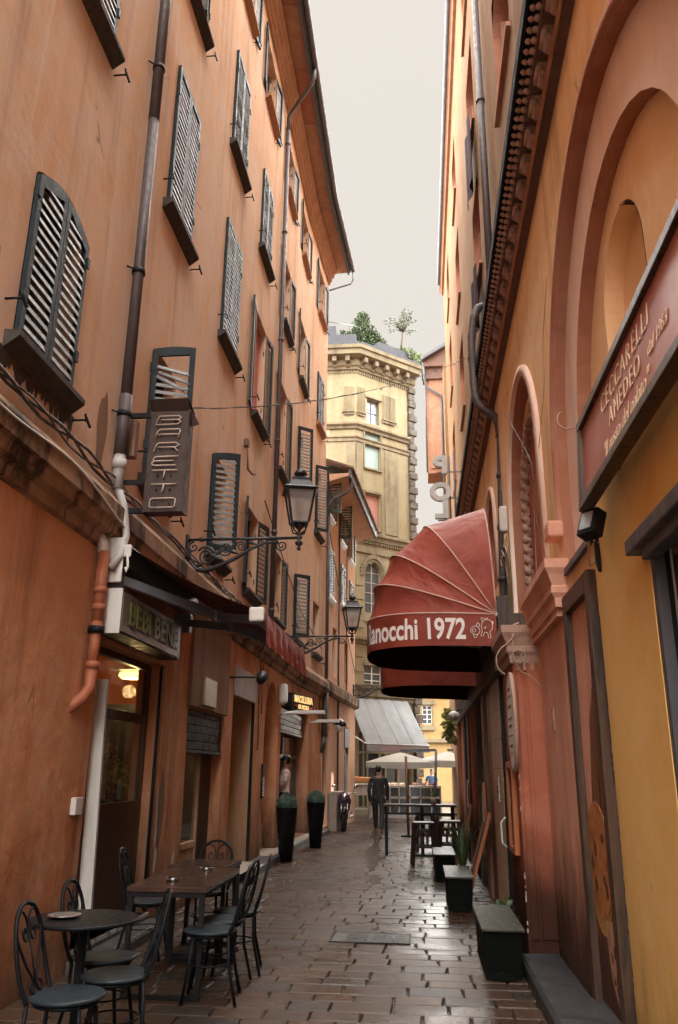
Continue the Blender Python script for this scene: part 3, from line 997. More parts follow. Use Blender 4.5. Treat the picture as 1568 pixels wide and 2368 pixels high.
# --- third opening: panelled head, beige reveal
b = MB()
b.box(0, 1.72, -.03, .02, 0, .47)
obj('head_panel', b, M['panel_grey'], bA, LM(12.74, 2.74), .008)
b = MB()
b.add([(0, .44, 0), (1.7, .44, 0), (1.7, .44, 2.66), (0, .44, 2.66)], [(0, 1, 2, 3)])
obj('recess_back', b, M['beige_wall'], bA, LM(12.75, .14))
b = MB()
b.box(1.69, 1.705, -.004, .05, .0, 2.66)
obj('door_edge', b, M['black_metal'], bA, LM(12.75, .14))
obj('jamb', MB().box(1.69, 1.70, .05, .44, .0, 2.66), M['beige_wall'], bA, LM(12.75, .14))
# --- arched doorway with pilastered door
b = MB()
b.add([(0, .345, 0), (1.5, .345, 0), (1.5, .345, 3.2), (0, .345, 3.2)], [(0, 1, 2, 3)])
b.box(.15, .35, .28, .34, .12, 1.9); b.box(.12, .38, .25, .34, 0, .2)
b.box(.9, 1.0, .27, .34, .22, 2.2); b.box(1.05, 1.15, .27, .34, .22, 2.2); b.box(1.2, 1.3, .27, .34, .22, 2.2)
b.box(.82, 1.38, .22, .34, 0, .45)
obj('arched_door', b, M['beige_wall'], bA, LM(15.45, .14))
ic = thing('door_intercom', 'black entry phone panel with rows of name buttons beside the arched doorway', 'intercom', LM(15.40, 1.42, .0))
rel('panel', MB().box(-.1, .1, -.03, 0, -.3, .3), M['black_metal'], ic, .006)
b = MB()
for k in range(8):
    b.box(-.07, .03, -.036, -.029, -.26 + k * .042, -.232 + k * .042)
    b.box(.05, .075, -.036, -.029, -.255 + k * .042, -.235 + k * .042)
rel('button_rows', b, M['white_plastic'], ic)
# --- butcher's shop
b = MB()
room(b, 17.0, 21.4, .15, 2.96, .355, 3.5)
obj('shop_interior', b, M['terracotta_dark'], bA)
b = MB()
for k in range(4):
    b.box(0, 3.62, .04, .09, .0 + k * .115, .105 + k * .115)
b.box(0, 3.62, .02, .11, -.06, -.012)
obj('roller_shutter', b, M['roller'], bA, LM(17.32, 2.45), .008)
b = MB()
for x0, x1 in ((0, .06), (1.5, 1.57), (3.5, 3.62)):
    b.box(x0, x1, .2, .27, 0, 2.3)
b.box(0, 3.62, .2, .27, 1.72, 1.80)
b.box(0, 3.62, .2, .27, 0, .1)
fr2 = obj('shop_front', b, M['roller'], bA, LM(17.32, .16))
rel('glass_pane', MB().box(1.57, 3.5, .23, .238, .1, 2.3), M['glass'], fr2)
rel('light_tube', MB().box(.3, .5, .26, .3, 1.75, 1.79).box(2.5, 2.7, .26, .3, 1.75, 1.79), emis('lit_shop_tube', (1, .95, .85), .12), fr2)
bm_ = thing('shop_sign', 'black box sign with glowing gold lettering between two red chillies', 'sign', at((-2.77, 17.6, 2.86), PI / 2 - R(14.4)))
rel('box', MB().box(0, 1.28, .0, .17, 0, .37), M['sign_black'], bm_, .01)
rel('bracket', MB().beam((.1, .15, .2), (.1, .32, .2), .03, .03).beam((1.15, .15, .2), (1.15, .62, .2), .03, .03), M['black_metal'], bm_)
def sign_text(parent, txt, size, x, z, y, mat, sx=1.0, ext=.008, align='LEFT', off=0.0, shear=0, spacing=1.0, name='lettering', shrink=0):
    vs, fs = text_geo(txt, size, ext, align, shear, sx, off, spacing)
    b = MB()
    b.add([(v.x + x, y - v.z, v.y + z) for v in vs], fs)
    return rel(name, b, mat, parent)
sign_text(bm_, 'MACELLERIA', .20, .64, .25, -.008, M['letter_gold'], .93, align='CENTER', off=.008, ext=.004)
sign_text(bm_, 'DEL VICOLO', .12, .64, .09, -.008, M['letter_gold'], .90, align='CENTER', off=.005, ext=.004)
for x in (.20, 1.08):
    k = 1 if x < 1 else -1
    rel('chilli', MB().tube([(x - .07 * k, -.006, .13), (x + .02 * k, -.01, .09), (x + .10 * k, -.006, .04)], [.006, .02, .006], 8), M['letter_red'], bm_)
bm2 = obj('wall_box', MB().box(-.10, .10, -.18, 0, -.2, .2), M['white_plastic'], None, LM(16.95, 3.14), .05)
tag(bm2, 'white rounded plastic box on the wall beside the gold lettered sign', 'box')
b = MB()
b.tube([(0, 0, 0), (0, -.24, .04), (.1, -.5, .05)], .03, 8)
b.box(-.04, .2, -.95, -.3, .02, .09)
tag(obj('flood_lamp', b, M['white_plastic'], None, LM(17.05, 2.72)), 'white bar floodlight below the gold lettered sign', 'lamp')
b = MB()
b.tube([(0, 0, 0), (0, -.24, .04)], .03, 8)
b.box(-.04, .2, -.75, -.2, .02, .09)
tag(obj('flood_lamp', b, M['white_plastic'], None, LM(21.1, 2.78)), 'white bar floodlight between the butcher shop front and the brown downpipe', 'lamp')
# stepped kerb in front of the doorways
b = MB()
b.sweep([(0, 0), (0, .14), (.28, .13), (.30, .11), (.31, 0)], lpath(13.2, 17.2))
b.sweep([(0, 0), (0, .14), (.22, .13), (.24, .11), (.25, 0)], lpath(17.22, 23.0))
obj('door_step', b, M['kerb'], bA)
b = MB()
for s0, s1 in ((12.76, 14.44), (15.46, 16.94), (17.32, 20.9)):
    b.sweep([(-.4, .141), (-.4, .146), (.24, .140), (.24, .134)], lpath(s0, s1))
obj('threshold_slab', b, M['step_stone'], bA)
# cables on the ground-floor pier
b = MB()
for s, z0_, z1_ in ((14.75, 3.55, 1.95), (15.0, 3.5, 2.6), (22.3, 3.6, 2.6)):
    b.tube([lpoint(s + .04 * math.sin(k * 1.3), z0_ + (z1_ - z0_) * k / 7, .02) for k in range(8)], .012, 6)
obj('wiring', b, M['cable'], bA)

# ================================================================== lower salmon house with green shutters
bB = thing('lower_salmon_house', 'lower salmon plastered house with green shutters beyond the tall terracotta building', 'building', at(lpoint(26, 0)))
BW = [(23.75, 9.15, 1.55, 'L'), (26.1, 9.0, 1.4, 'L'), (28.2, 8.9, 1.35, 'F'), (24.0, 6.65, 1.5, 'C'), (26.3, 6.9, 1.3, 'C'), (28.3, 6.8, 1.3, 'C'), (24.9, 4.35, 1.5, 'N'), (27.3, 4.4, 1.4, 'N')]
holes = [(s - .42, s + .42, z, z + h, .2) for s, z, h, _ in BW]
b = MB()
wall_grid(b, LP, A1 + .01, B1, ZL, 10.3, holes)
e0, e1 = lpoint(B1, 0), lpoint(B1, 0, -8)
b.add([(e0.x, e0.y, -.2), (e1.x, e1.y, -.2), (e1.x, e1.y, 12), (e0.x, e0.y, 10.3)], [(0, 1, 2, 3)])
GB = [(23.0, 23.95, .15, 2.66, .25), (24.5, 24.95, .9, 1.6, .1), (26.95, 27.85, .15, 3.0, .15)]
wall_grid(b, LP, A1 + .01, B1, -.2, ZL, GB)
obj('wall', b, M['salmon'], bB)
for s, z, h, k in BW:
    st = {'L': 'left90', 'F': 'folded', 'C': 'closed', 'N': 'none'}[k]
    window(bB, LM(s, z), .84, h, st, 0, 'white_plastic' if k != 'N' else None, mat='shutter_green', hooks=False, depth=.2, sproj=.1,
           angles=(92, 168) if k == 'L' else None)
obj('string_course', MB().sweep([(0, 4.12), (.12, 4.1), (.16, 4.05), (.16, 3.78), (.1, 3.72), (0, 3.7)], lpath(A1 + .01, B1)), M['ledge'], bB)
b = MB()
b.sweep([(0, 10.0), (.06, 10.05), (.72, 10.22), (.72, 10.3), (0, 10.3)], lpath(A1 + .02, B1 + .3))
obj('soffit', b, M['salmon'], bB)
b = MB()
b.sweep([(.70, 10.16), (.78, 10.16), (.78, 10.42), (.70, 10.42)], lpath(A1 + .02, B1 + .32))
obj('fascia', b, M['gutter'], bB)
b = MB()
b.sweep([(-5, 12.6), (.86, 10.43), (.86, 10.5), (-5, 12.7)], lpath(A1 + .02, B1 + .34))
obj('roof', b, M['roof'], bB)
b = MB()
b.tube([lpoint(A1 + .3, 10.2, .72), lpoint(A1 + .3, 9.95, .74), lpoint(A1 + .25, 9.75, .62), lpoint(A1 + .15, 9.5, .2), lpoint(A1 + .12, 9.3, .09), lpoint(A1 + .12, 8.9, .08)], .05, 10)
b.tube([lpoint(A1 + .12, 9.0, .08), lpoint(A1 + .12, 4.1, .08)], .05, 10)
b.tube([lpoint(A1 - .1, 3.7, .1), lpoint(A1 - .1, 2.5, .08)], .08, 10)
b.tube([lpoint(A1 - .1, 2.55, .08), lpoint(A1 - .1, 2.3, .06), lpoint(A1 - .15, 2.1, -.02)], .075, 10)
b.tube([lpoint(25.35, 9.9, .05), lpoint(25.35, .2, .05)], .03, 8)
b.tube([lpoint(27.0, 9.0, .05), lpoint(27.0, 4.1, .05)], .02, 8)
obj('downpipe', b, M['pipe'], bB)
b = MB()
b.box(0, .95, .15, .2, 0, 2.5); b.box(.05, .9, .12, .16, 1.5, 1.58); b.box(.42, .5, .1, .16, 0, 2.5)
obj('shop_door', b, M['pane'], bB, LM(23.0, .15))
b = MB()
b.box(0, .9, .08, .14, 0, 2.2); b.box(0.1, .42, .05, .1, .2, 2.0); b.box(.5, .82, .05, .1, .2, 2.0)
b.box(-.02, .92, -.03, .1, 2.2, 2.8)
obj('grey_door', b, M['gutter'], bB, LM(26.95, .15))
b = MB()
b.box(-.1, 1.1, -.25, 0, .0, 1.05)
obj('pedestal', b, M['step_stone'], bB, LM(24.0, 0.0, .02), .02)
b = MB()
b.box(0, .9, -.03, .01, 0, .8)
obj('sign_board', b, M['beige_wall'], bB, LM(23.0, 2.7))
b = MB()
b.lathe([(.001, -.2), (.1, -.16), (.14, 0), (.1, .16), (.001, .2)], 12)
tag(obj('wall_box', b, M['white_plastic'], None, LM(25.3, 2.95, .12)), 'pale oval box on the salmon wall beside the small black wall lamps', 'box')
for k, s in enumerate((23.95, 24.75)):
    q = thing('wall_lamp', 'small black wall lamp above the green shuttered house doors, ' + ('the nearer of the pair' if k == 0 else 'the farther of the pair'), 'lamp', LM(s, 2.95), 'small black wall lamps')
    rel('arm', MB().tube([(0, 0, 0), (0, -.25, .02)], .02, 6), M['black_metal'], q)
    rel('head', MB().lathe([(.03, .08), (.09, .04), (.11, -.06), (.001, -.05)], 10, Matrix.Translation((0, -.3, 0))), M['black_metal'], q)
# ================================================================== things hung on the left row
# --- old neon sign on iron brackets
ns = thing('neon_sign', 'brown metal sign with unlit tube lettering hung on brackets under a broken shutter', 'sign', at((-2.39, 7.02, 4.46)))
b = MB()
b.box(-.19, .19, -.02, .13, -.54, .52)
b.box(-.195, -.185, -.03, .14, -.545, .53)
b.box(.185, .195, -.03, .14, -.545, .53)
rel('cabinet', b, M['sign_brown'], ns, .004)
b = MB()
b.add([(-.2, -.10, .60), (.2, -.10, .60), (.2, .16, .54), (-.2, .16, .54), (-.2, -.02, .5), (.2, -.02, .5)], [(0, 1, 2, 3), (0, 1, 5, 4)])
b.add([(.19, .05, .55), (.27, .09, .40), (.19, .1, .38)], [(0, 1, 2)])
rel('hood', b, M['sign_brown'], ns)
b = MB()
for z in (.50, -.50):
    b.beam((-.56, .06, z), (-.18, .06, z), .035, .05)
b.beam((-.56, .08, -.2), (-.25, .08, -.2), .02, .05)
rel('bracket', b, M['black_metal'], ns)
LET = {
 'B': [[(0, 0), (.12, 1), (.9, 1), (1, .78), (.88, .56), (.2, .56)], [(.88, .56), (1, .3), (.86, .04), (0, 0)]],
 'A': [[(0, 0), (.1, .8), (.2, 1), (.95, 1), (1, .85), (.92, 0)], [(.1, .42), (.94, .42)]],
 'R': [[(0, 0), (.1, .85), (.2, 1), (.85, 1), (1, .75), (.85, .5), (.15, .5)], [(.8, .5), (.95, 0)]],
 'E': [[(1, 1), (.15, 1), (.04, .9), (.0, .62), (.08, .5), (.8, .5)], [(.06, .5), (-.04, .3), (-.02, .1), (.06, 0), (.9, 0)]],
 'T': [[(0, 1), (1, 1)], [(.5, 1), (.46, 0)]],
 'O': [[(.1, 0), (.9, 0), (.98, .12), (1, .88), (.9, 1), (.1, 1), (.02, .88), (0, .12), (.1, 0)]],
}
b = MB()
zt = .44
for k, ch in enumerate('BARETTO'):
    hgt = .085 if ch in 'T' else .092
    for line in LET[ch]:
        pts = [Vector((-.125 + p[0] * .25, -.045, zt - hgt + p[1] * hgt)) for p in line]
        b.tube(pts, .0065, 6)
    zt -= .142
rel('tube_lettering', b, M['neon'], ns)
b = MB()
zt = .44
for k in range(7):
    for x in (-.07, .06):
        b.beam((x, -.045, zt - .05), (x, -.02, zt - .05), .012, .012)
    zt -= .142
rel('tube_holder', b, M['black_metal'], ns)
tag(obj('transformer_box', MB().box(-.05, .05, -.05, .05, -.2, .2), M['board_beige'], None, at((XL + .1, 7.25, 4.78)), .006), 'small grey transformer box behind the brown downpipe by the neon sign', 'box')

# --- shop sign over the bar door
bs = thing('light_box_sign', 'grimy light box sign with faded olive lettering over the bar door', 'sign', LM(7.0, 2.78))
b = MB()
b.box(.0, 1.9, -.245, -.02, 0, .40)
b.cur = 1
b.box(-.012, .0, -.252, -.0, -.008, .408)
rel('case', b, [M['sign_brown'], M['white_plastic']], bs, .004)
rel('face', MB().box(.03, 1.87, -.252, -.244, .02, .38), M['sign_translucent'], bs)
sign_text(bs, 'BEBI BENE', .30, .96, .20, -.258, M['letter_shadow'], 1.16, off=.020, ext=.002, align='CENTER')
sign_text(bs, 'BEBI BENE', .30, .96, .20, -.262, M['letter_olive'], 1.16, off=.006, ext=.002, align='CENTER', name='lettering')

# --- retractable awning
aw = thing('folding_awning', 'half extended folding arm awning with faded red valance over the bar front', 'awning', LM(7.0, 3.6))
b = MB()
b.box(.0, 2.7, -.20, -.01, -.16, .06)
b.cur = 1
b.box(-.03, .0, -.23, .0, -.36, .07)
b.box(-.028, .0, -.30, -.2, -.12, .0)
rel('cassette', b, [M['arm_grey'], M['white_plastic']], aw, .02)
rel('crank_loop', MB().tube([(-.02, -.27, -.1), (-.02, -.28, -.22), (-.02, -.27, -.27), (-.02, -.26, -.22)], .012, 6), M['white_plastic'], aw)
N = 24
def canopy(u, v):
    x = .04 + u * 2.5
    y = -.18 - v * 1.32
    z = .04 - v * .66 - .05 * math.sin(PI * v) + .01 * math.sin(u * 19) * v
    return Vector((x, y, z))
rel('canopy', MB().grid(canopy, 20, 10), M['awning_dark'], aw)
b = MB()
b.box(.0, 2.58, -1.56, -1.47, -.72, -.62)
b.cur = 1
b.box(-.035, .0, -1.58, -1.44, -.735, -.605)
rel('front_bar', b, [M['arm_grey'], M['white_plastic']], aw, .02)
def valance(u, v):
    x = .01 + u * 2.55
    return Vector((x, -1.575 - .02 * math.sin(u * 46) * v - .03 * v, -.64 - v * (.30 + .025 * math.sin(u * 46))))
rel('valance', MB().grid(valance, 60, 6), M['awning_red'], aw)
for k, (p, q, r_) in enumerate((((.12, -.15, -.3), (.95, -.9, -.50), (.25, -1.5, -.68)), ((2.45, -.15, -.3), (1.6, -.9, -.50), (2.35, -1.5, -.68)))):
    b = MB()
    b.beam(p, q, .06, .09)
    b.beam(q, r_, .05, .08)
    b.lathe([(.05, -.06), (.05, .06)], 10, Matrix.Translation(q))
    b.box(p[0] - .06, p[0] + .06, -.2, -.0, -.42, -.2)
    rel('arm', b, M['arm_grey'], aw, .006)

# --- wrought iron lamp brackets with lanterns (one built, then copied)
def spiral(c, r0, turns, a0, sgn=1, n=26, pl='yz'):
    out = []
    for k in range(n + 1):
        t_ = k / n
        a = a0 + sgn * 2 * PI * turns * t_
        r = r0 * (1 - .86 * t_)
        out.append(Vector((0, -(c[0] + r * math.cos(a)), c[1] + r * math.sin(a))))
    return out
def make_lamp():
    q = thing('street_lamp', 'x', 'street lamp', LM(9.68, 4.42), 'bracket lanterns on the house walls')
    b = MB()
    b.tube([(0, 0, 0), (0, -1.5, 0)], .019, 8)
    b.tube([(0, -.0, -.02), (0, -.05, -.16), (0, -.02, -.3), (0, -.06, -.42), (0, -.1, -.44)], [.03, .025, .035, .03, .015], 8)
    b.tube([(0, -.06, -.30), (0, -.14, -.40), (0, -.28, -.41), (0, -.46, -.35), (0, -.66, -.25), (0, -.84, -.14), (0, -1.02, -.06), (0, -1.2, -.05)], [.02, .032, .034, .03, .026, .02, .018, .016], 8)
    for c, r0, tn, a0, sg, th in (((.27, -.22), .13, 2.2, 2.6, -1, .014), ((.52, -.13), .095, 2.0, 3.4, 1, .013), ((.72, -.10), .07, 1.8, 3.0, -1, .011), ((1.24, -.10), .075, 1.8, 2.4, 1, .012), ((.1, -.1), .07, 1.4, 1.5, 1, .012)):
        b.tube(spiral(c, r0, tn, a0, sg), [th * (1 - .3 * k / 26) for k in range(27)], 6)
    for c, sx, sz, an in (((.40, -.24), .12, .035, .5), ((.44, -.17), .1, .03, -.7), ((.62, -.17), .08, .026, .4), ((.20, -.33), .07, .03, -.4), ((.86, -.06), .07, .022, .3)):
        Mx = Matrix.Translation((0, -c[0], c[1])) @ Matrix.Rotation(an, 4, 'X')
        b.lathe([(.001, -1), (.6, -.6), (1, 0), (.6, .6), (.001, 1)], 8, Mx @ Matrix.Rotation(PI / 2, 4, 'X') @ Matrix.Diagonal((.022, sz, sx, 1)))
    for y in (-.03, -.2, -1.1):
        b.lathe([(.026, -.03), (.032, -.01), (.032, .01), (.026, .03)], 8, Matrix.Translation((0, y, 0)) @ Matrix.Rotation(PI / 2, 4, 'X'))
    b.box(-.05, .05, -.03, .0, -.46, .06)
    rel('bracket', b, M['cast_iron'], q)
    b = MB()
    Ml = Matrix.Translation((0, -1.46, 0)) @ Matrix.Rotation(R(14), 4, 'Z')
    b.lathe([(.001, -.17), (.02, -.165), (.028, -.14), (.014, -.115), (.045, -.09), (.05, -.06), (.02, -.04), (.024, .03), (.016, .06), (.02, .1), (.05, .13), (.085, .17)], 12, Ml)
    for k in range(4):
        a = PI / 4 + k * PI / 2
        d = Vector((math.cos(a), math.sin(a), 0))
        b.tube([Ml @ (d * .03 + Vector((0, 0, .05))), Ml @ (d * .10 + Vector((0, 0, .08))), Ml @ (d * .13 + Vector((0, 0, .15))), Ml @ (d * .115 + Vector((0, 0, .19)))], .011, 6)
        b.beam(Ml @ (d * .152 + Vector((0, 0, .19))), Ml @ (d * .245 + Vector((0, 0, .60))), .022, .022)
    def ring(w0, w1, z0, z1):
        b.prism([(-w0, -w0), (w0, -w0), (w0, w0), (-w0, w0)], lambda x, y, d: Ml @ Vector((x, y, d)), z0, z0 + .02)
    ring(.11, 0, .175, 0)
    def frustum(w0, z0, w1, z1, bb):
        vs = [Ml @ Vector((x * w, y * w, z)) for w, z in ((w0, z0), (w1, z1)) for x, y in ((-1, -1), (1, -1), (1, 1), (-1, 1))]
        bb.add(vs, [(0, 1, 2, 3), (4, 5, 6, 7), (0, 1, 5, 4), (1, 2, 6, 5), (2, 3, 7, 6), (3, 0, 4, 7)])
    frustum(.185, .60, .222, .625, b)
    frustum(.222, .625, .20, .645, b)
    frustum(.165, .645, .105, .765, b)
    frustum(.115, .765, .115, .785, b)
    b.lathe([(.05, .785), (.05, .84), (.085, .85), (.088, .87), (.06, .91), (.02, .94), (.012, .97), (.001, .975)], 12, Ml)
    for k in range(4):
        a = PI / 4 + k * PI / 2
        b.sph(Ml @ Vector((math.cos(a) * .27, math.sin(a) * .27, .66)), .014, 6, 4)
    lan = rel('lantern', b, M['cast_iron'], q)
    b = MB()
    vs = [Ml @ Vector((x * w, y * w, z)) for w, z in ((.104, .19), (.168, .60)) for x, y in ((-1, -1), (1, -1), (1, 1), (-1, 1))]
    b.add(vs, [(0, 1, 5, 4), (1, 2, 6, 5), (2, 3, 7, 6), (3, 0, 4, 7)])
    rel('glass_pane', b, M['lamp_glass'], lan)
    b = MB()
    b.lathe([(.03, .19), (.034, .27), (.03, .28), (.055, .32), (.06, .37), (.05, .43), (.02, .465), (.001, .47)], 12, Ml)
    rel('bulb', b, M['board_beige'], lan)
    return q
lamp = make_lamp()
lamp['label'] = 'nearest and largest wrought iron bracket lantern, above the folding awning'
dup(lamp, LM(17.83, 4.48), 'middle wrought iron bracket lantern above the butcher shop, before the salmon house', 'bracket lanterns on the house walls')
dup(lamp, at(lpoint(28.9, 4.5), R(90)), 'farthest and smallest wrought iron bracket lantern, in front of the cream palazzo', 'bracket lanterns on the house walls')

# --- cables along the ledge
rnd = random.Random(2)
b = MB()
for j in range(3):
    pts = []
    for k in range(40):
        s = 3.6 + k * .27
        sag = .05 * abs(math.sin(s * 1.05 + j)) 
        pts.append(lpoint(s, 4.30 - .012 * (s - 3.6) - sag + .03 * math.sin(s * 3.1 + j * 2) , .06 + .03 * math.cos(s * 4 + j * 2)))
    b.tube(pts, .014 if j < 2 else .009, 6)
tag(obj('cable_run', b, M['cable']), 'bundle of dark twisted cables running along the sooty ledge', 'cables')
b = MB()
pts = [lpoint(3.8 + k * .2, 4.02 - .06 * math.sin(k * .45) - .012 * k, .2) for k in range(17)]
b.tube(pts, .009, 6)
tag(obj('cable_run', b, M['white_plastic']), 'single white cable sagging across the front of the sooty ledge', 'cable')
b = MB()
pts = []
for k in range(26):
    s = 14.4 + k * .32
    pts.append(lpoint(s, 6.55 - .075 * k * .9 - .12 * math.sin(PI * k / 25), .05))
b.tube(pts, .014, 6)
tag(obj('cable_run', b, M['cable']), 'dark cable slanting down the orange wall between the second and third downpipes', 'cable')
b = MB()
pts = []
for k in range(20):
    s = 23.1 + k * .32
    pts.append(lpoint(s, 8.9 - .21 * k + .25 * math.sin(PI * k / 19) * -1, .05))
b.tube(pts, .014, 6)
tag(obj('cable_run', b, M['cable']), 'dark cable slanting down the salmon house wall', 'cable')
# string wire across the alley
b = MB()
a_, c_ = Vector((-2.45, 7.6, 5.28)), Vector((1.1, 11.6, 8.05))
pts = []
for k in range(31):
    u = k / 30
    p = a_.lerp(c_, u)
    p.z -= .5 * 4 * u * (1 - u) * .55
    pts.append(p)
b.tube(pts, .005, 5)
pts2 = [p + Vector((0, .01 * math.cos(k * 2.1), .012 * math.sin(k * 2.1))) for k, p in enumerate(pts[:16])]
b.tube(pts2, .004, 5)
b.cur = 1
for k in (17, 18, 21, 24, 26, 28):
    b.sph(pts[k] + Vector((0, 0, -.02)), .014, 6, 4)
tag(obj('festoon_wire', b, [M['cable'], M['white_plastic']]), 'thin wire with small bulbs strung across the alley from the neon sign', 'wire')
b = MB()
b.tube([Vector((-2.7, 22.7, 15.5)), Vector((-2.6, 33.2, 21.6))], .012, 5)
tag(obj('stay_wire', b, M['cable']), 'thin stay wire running from the tall house to the roof garden', 'wire')
# ================================================================== right row
def RP(s, z, d):
    return Vector((XR + d, s, z))
def RPX(X):
    return lambda s, z, d: Vector((X + d, s, z))
def RM(s, z=0.0, X=XR):
    """frame on the right row: x towards the camera, y into the wall"""
    return at((X, s, z), -PI / 2)

def wall_grid2(b, rv, pfn, *a, **k):
    tmp = MB()
    wall_grid(tmp, pfn, *a, **k)
    return tmp

bC = thing('old_palazzo', 'old ochre orange palazzo with blind arches and a carved terracotta cornice', 'building', at((XR, 9, 0)))
# wall face with the openings of the blind arches
ARCH1 = (2.55, 6.5, 3.16, 4.0, .09, 1.98)
ARCH2 = (7.3, 9.75, 3.32, 4.55, .16, 1.32)
ARCH3 = (11.75, 13.15, 4.3, 5.2, .14, .68)
def wall_split(pfn, s0, s1, z0, z1, holes):
    """as wall_grid, but the reveals come back as a second mesh"""
    f, r = MB(), MB()
    tmp = MB()
    wall_grid(tmp, pfn, s0, s1, z0, z1, holes)
    # faces whose vertices differ in depth are reveals
    nx = [pfn(0, 0, 0), pfn(0, 0, 1)]
    ax = (nx[1] - nx[0])
    for fc in tmp.f:
        vs = [Vector(tmp.v[i]) for i in fc]
        ds = [(v - nx[0]).dot(ax) for v in vs]
        (f if max(ds) - min(ds) < 1e-5 else r).add(vs, [tuple(range(len(vs)))], max(ds) - min(ds) > 1e-5)
    return f, r
f, r_ = wall_split(RP, -7.0, 20.0, 3.02, 7.0, [ARCH1, ARCH2, ARCH3])
obj('upper_wall', f, M['ochre_wall'], bC)
obj('arch_soffit', r_, M['redband'], bC)
# big blind arch: pale second order, red inner band, lunette with a round headed niche
f, r_ = wall_split(RPX(XR + .09), 2.55, 6.5, 3.16, 6.0, [(3.05, 6.0, 3.16, 4.0, .11, 1.50)])
obj('arch_ring', f, M['cove'], bC)
obj('inner_arch_soffit', r_, M['redband'], bC)
XN = XR + .20
nb_, nt_ = rw(1395, 700, XN), rw(1452, 417, XN)
nr_ = rw(1490, 560, XN)
nich = (min(nr_[0], nb_[0]), nb_[0], 4.1, nt_[1] - (nb_[0] - nr_[0]) / 2, .14, (nb_[0] - nr_[0]) / 2)
b = MB()
wall_grid(b, RPX(XN), 3.0, 6.1, 3.16, 5.56, [nich])
b.add([RPX(XN)(s, z, .14) for s, z in ((nich[0], 3.4), (nich[1], 3.4), (nich[1], 6), (nich[0], 6))], [(0, 1, 2, 3)])
obj('lunette', b, M['lunette'], bC)
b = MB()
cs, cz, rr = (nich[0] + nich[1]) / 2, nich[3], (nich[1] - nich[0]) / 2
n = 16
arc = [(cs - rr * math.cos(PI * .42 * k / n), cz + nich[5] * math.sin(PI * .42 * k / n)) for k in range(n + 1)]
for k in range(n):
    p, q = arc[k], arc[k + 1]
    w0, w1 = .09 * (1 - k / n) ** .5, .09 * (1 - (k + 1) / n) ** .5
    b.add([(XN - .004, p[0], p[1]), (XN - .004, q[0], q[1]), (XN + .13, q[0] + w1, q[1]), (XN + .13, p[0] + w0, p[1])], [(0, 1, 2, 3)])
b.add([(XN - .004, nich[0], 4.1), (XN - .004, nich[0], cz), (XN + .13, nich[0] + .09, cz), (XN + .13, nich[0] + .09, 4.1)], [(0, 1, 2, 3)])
obj('niche_edge', b, M['black_metal'], bC)  # deep shade of the gap at the niche rim, drawn as a black strip
# sloping sill of the recess
b = MB()
b.prism([(0, 0), (-.04, 0), (-.04, .05), (.21, .14), (.21, 0)], lambda x, z, d: Vector((XR + x, d, 3.1 + z)), 5.2, 6.5)
obj('recess_sill', b, M['gutter'], bC)
# label mould round the big arch
def arch_path(cy, cz, rad, z0, n=28, rise=None):
    out = [(cy + rad, z0)]
    for k in range(n + 1):
        a = PI * k / n
        out.append((cy + rad * math.cos(a), cz + (rise or rad) * math.sin(a)))
    out.append((cy - rad, z0))
    return out
def arch_mould(cy, cz, rad, z0, w, out_, X=XR, rise=None):
    b = MB()
    p1 = arch_path(cy, cz, rad, z0, rise=rise)
    p2 = arch_path(cy, cz, rad + w, z0, rise=(rise + w) if rise else None)
    n = len(p1)
    vs = []
    for (a, c), (d, e) in zip(p1, p2):
        vs += [(X + .002, a, c), (X - out_, a, c), (X - out_ * .7, d, e), (X + .002, d, e)]
    fs = []
    for i in range(n - 1):
        for j in range(3):
            fs.append((i * 4 + j, i * 4 + j + 1, (i + 1) * 4 + j + 1, (i + 1) * 4 + j))
    fs += [(0, 1, 2, 3), ((n - 1) * 4, (n - 1) * 4 + 1, (n - 1) * 4 + 2, (n - 1) * 4 + 3)]
    b.add(vs, fs, True)
    return b
obj('arch_moulding', arch_mould(4.525, 4.0, 1.98, 3.55, .10, .035), M['redband'], bC)
b = MB()
b.box(1.08, 1.21, 6.48, 6.72, 3.46, 3.60)
obj('mould_stop', b, M['pilaster'], bC, bevel=.02)
# second arch: carved rope order in the recess
X2 = XR + .16
b = MB()
b.add([(X2, 7.25, 3.3), (X2, 9.8, 3.3), (X2, 9.8, 5.95), (X2, 7.25, 5.95)], [(0, 1, 2, 3)])
b.cur = 0
obj('arch_back', b, M['redcol'], bC)
obj('arch_moulding', arch_mould(8.525, 4.55, 1.225, 3.32, .10, .05, rise=1.32), M['cove'], bC)
obj('inner_moulding', arch_mould(8.525, 4.5, .98, 3.32, .14, .08, X2, rise=1.06), M['ochre_wall'], bC)
b = MB()
path = arch_path(8.525, 4.45, .86, 3.3, 40, 0.95)
fine = []
for i in range(len(path) - 1):
    (a, c), (d, e) = path[i], path[i + 1]
    m = max(1, int(math.hypot(d - a, e - c) / .025))
    fine += [(a + (d - a) * k / m, c + (e - c) * k / m) for k in range(m)]
L_ = 0
pts, rad = [], []
for i, (a, c) in enumerate(fine):
    if i: L_ += math.hypot(a - fine[i - 1][0], c - fine[i - 1][1])
    pts.append(Vector((X2 - .045 + .02 * math.cos(L_ * 2 * PI / .13), a, c)))
    rad.append(.046 + .014 * math.sin(L_ * 2 * PI / .13))
b.tube(pts, rad, 8)
obj('rope_moulding', b, M['terracotta'], bC)
obj('arch_back', MB().box(XR + .14, XR + .15, 11.7, 13.2, 4.25, 5.95), M['redcol'], bC)
obj('arch_moulding', arch_mould(12.45, 5.2, .7, 4.3, .08, .05), M['cove'], bC)
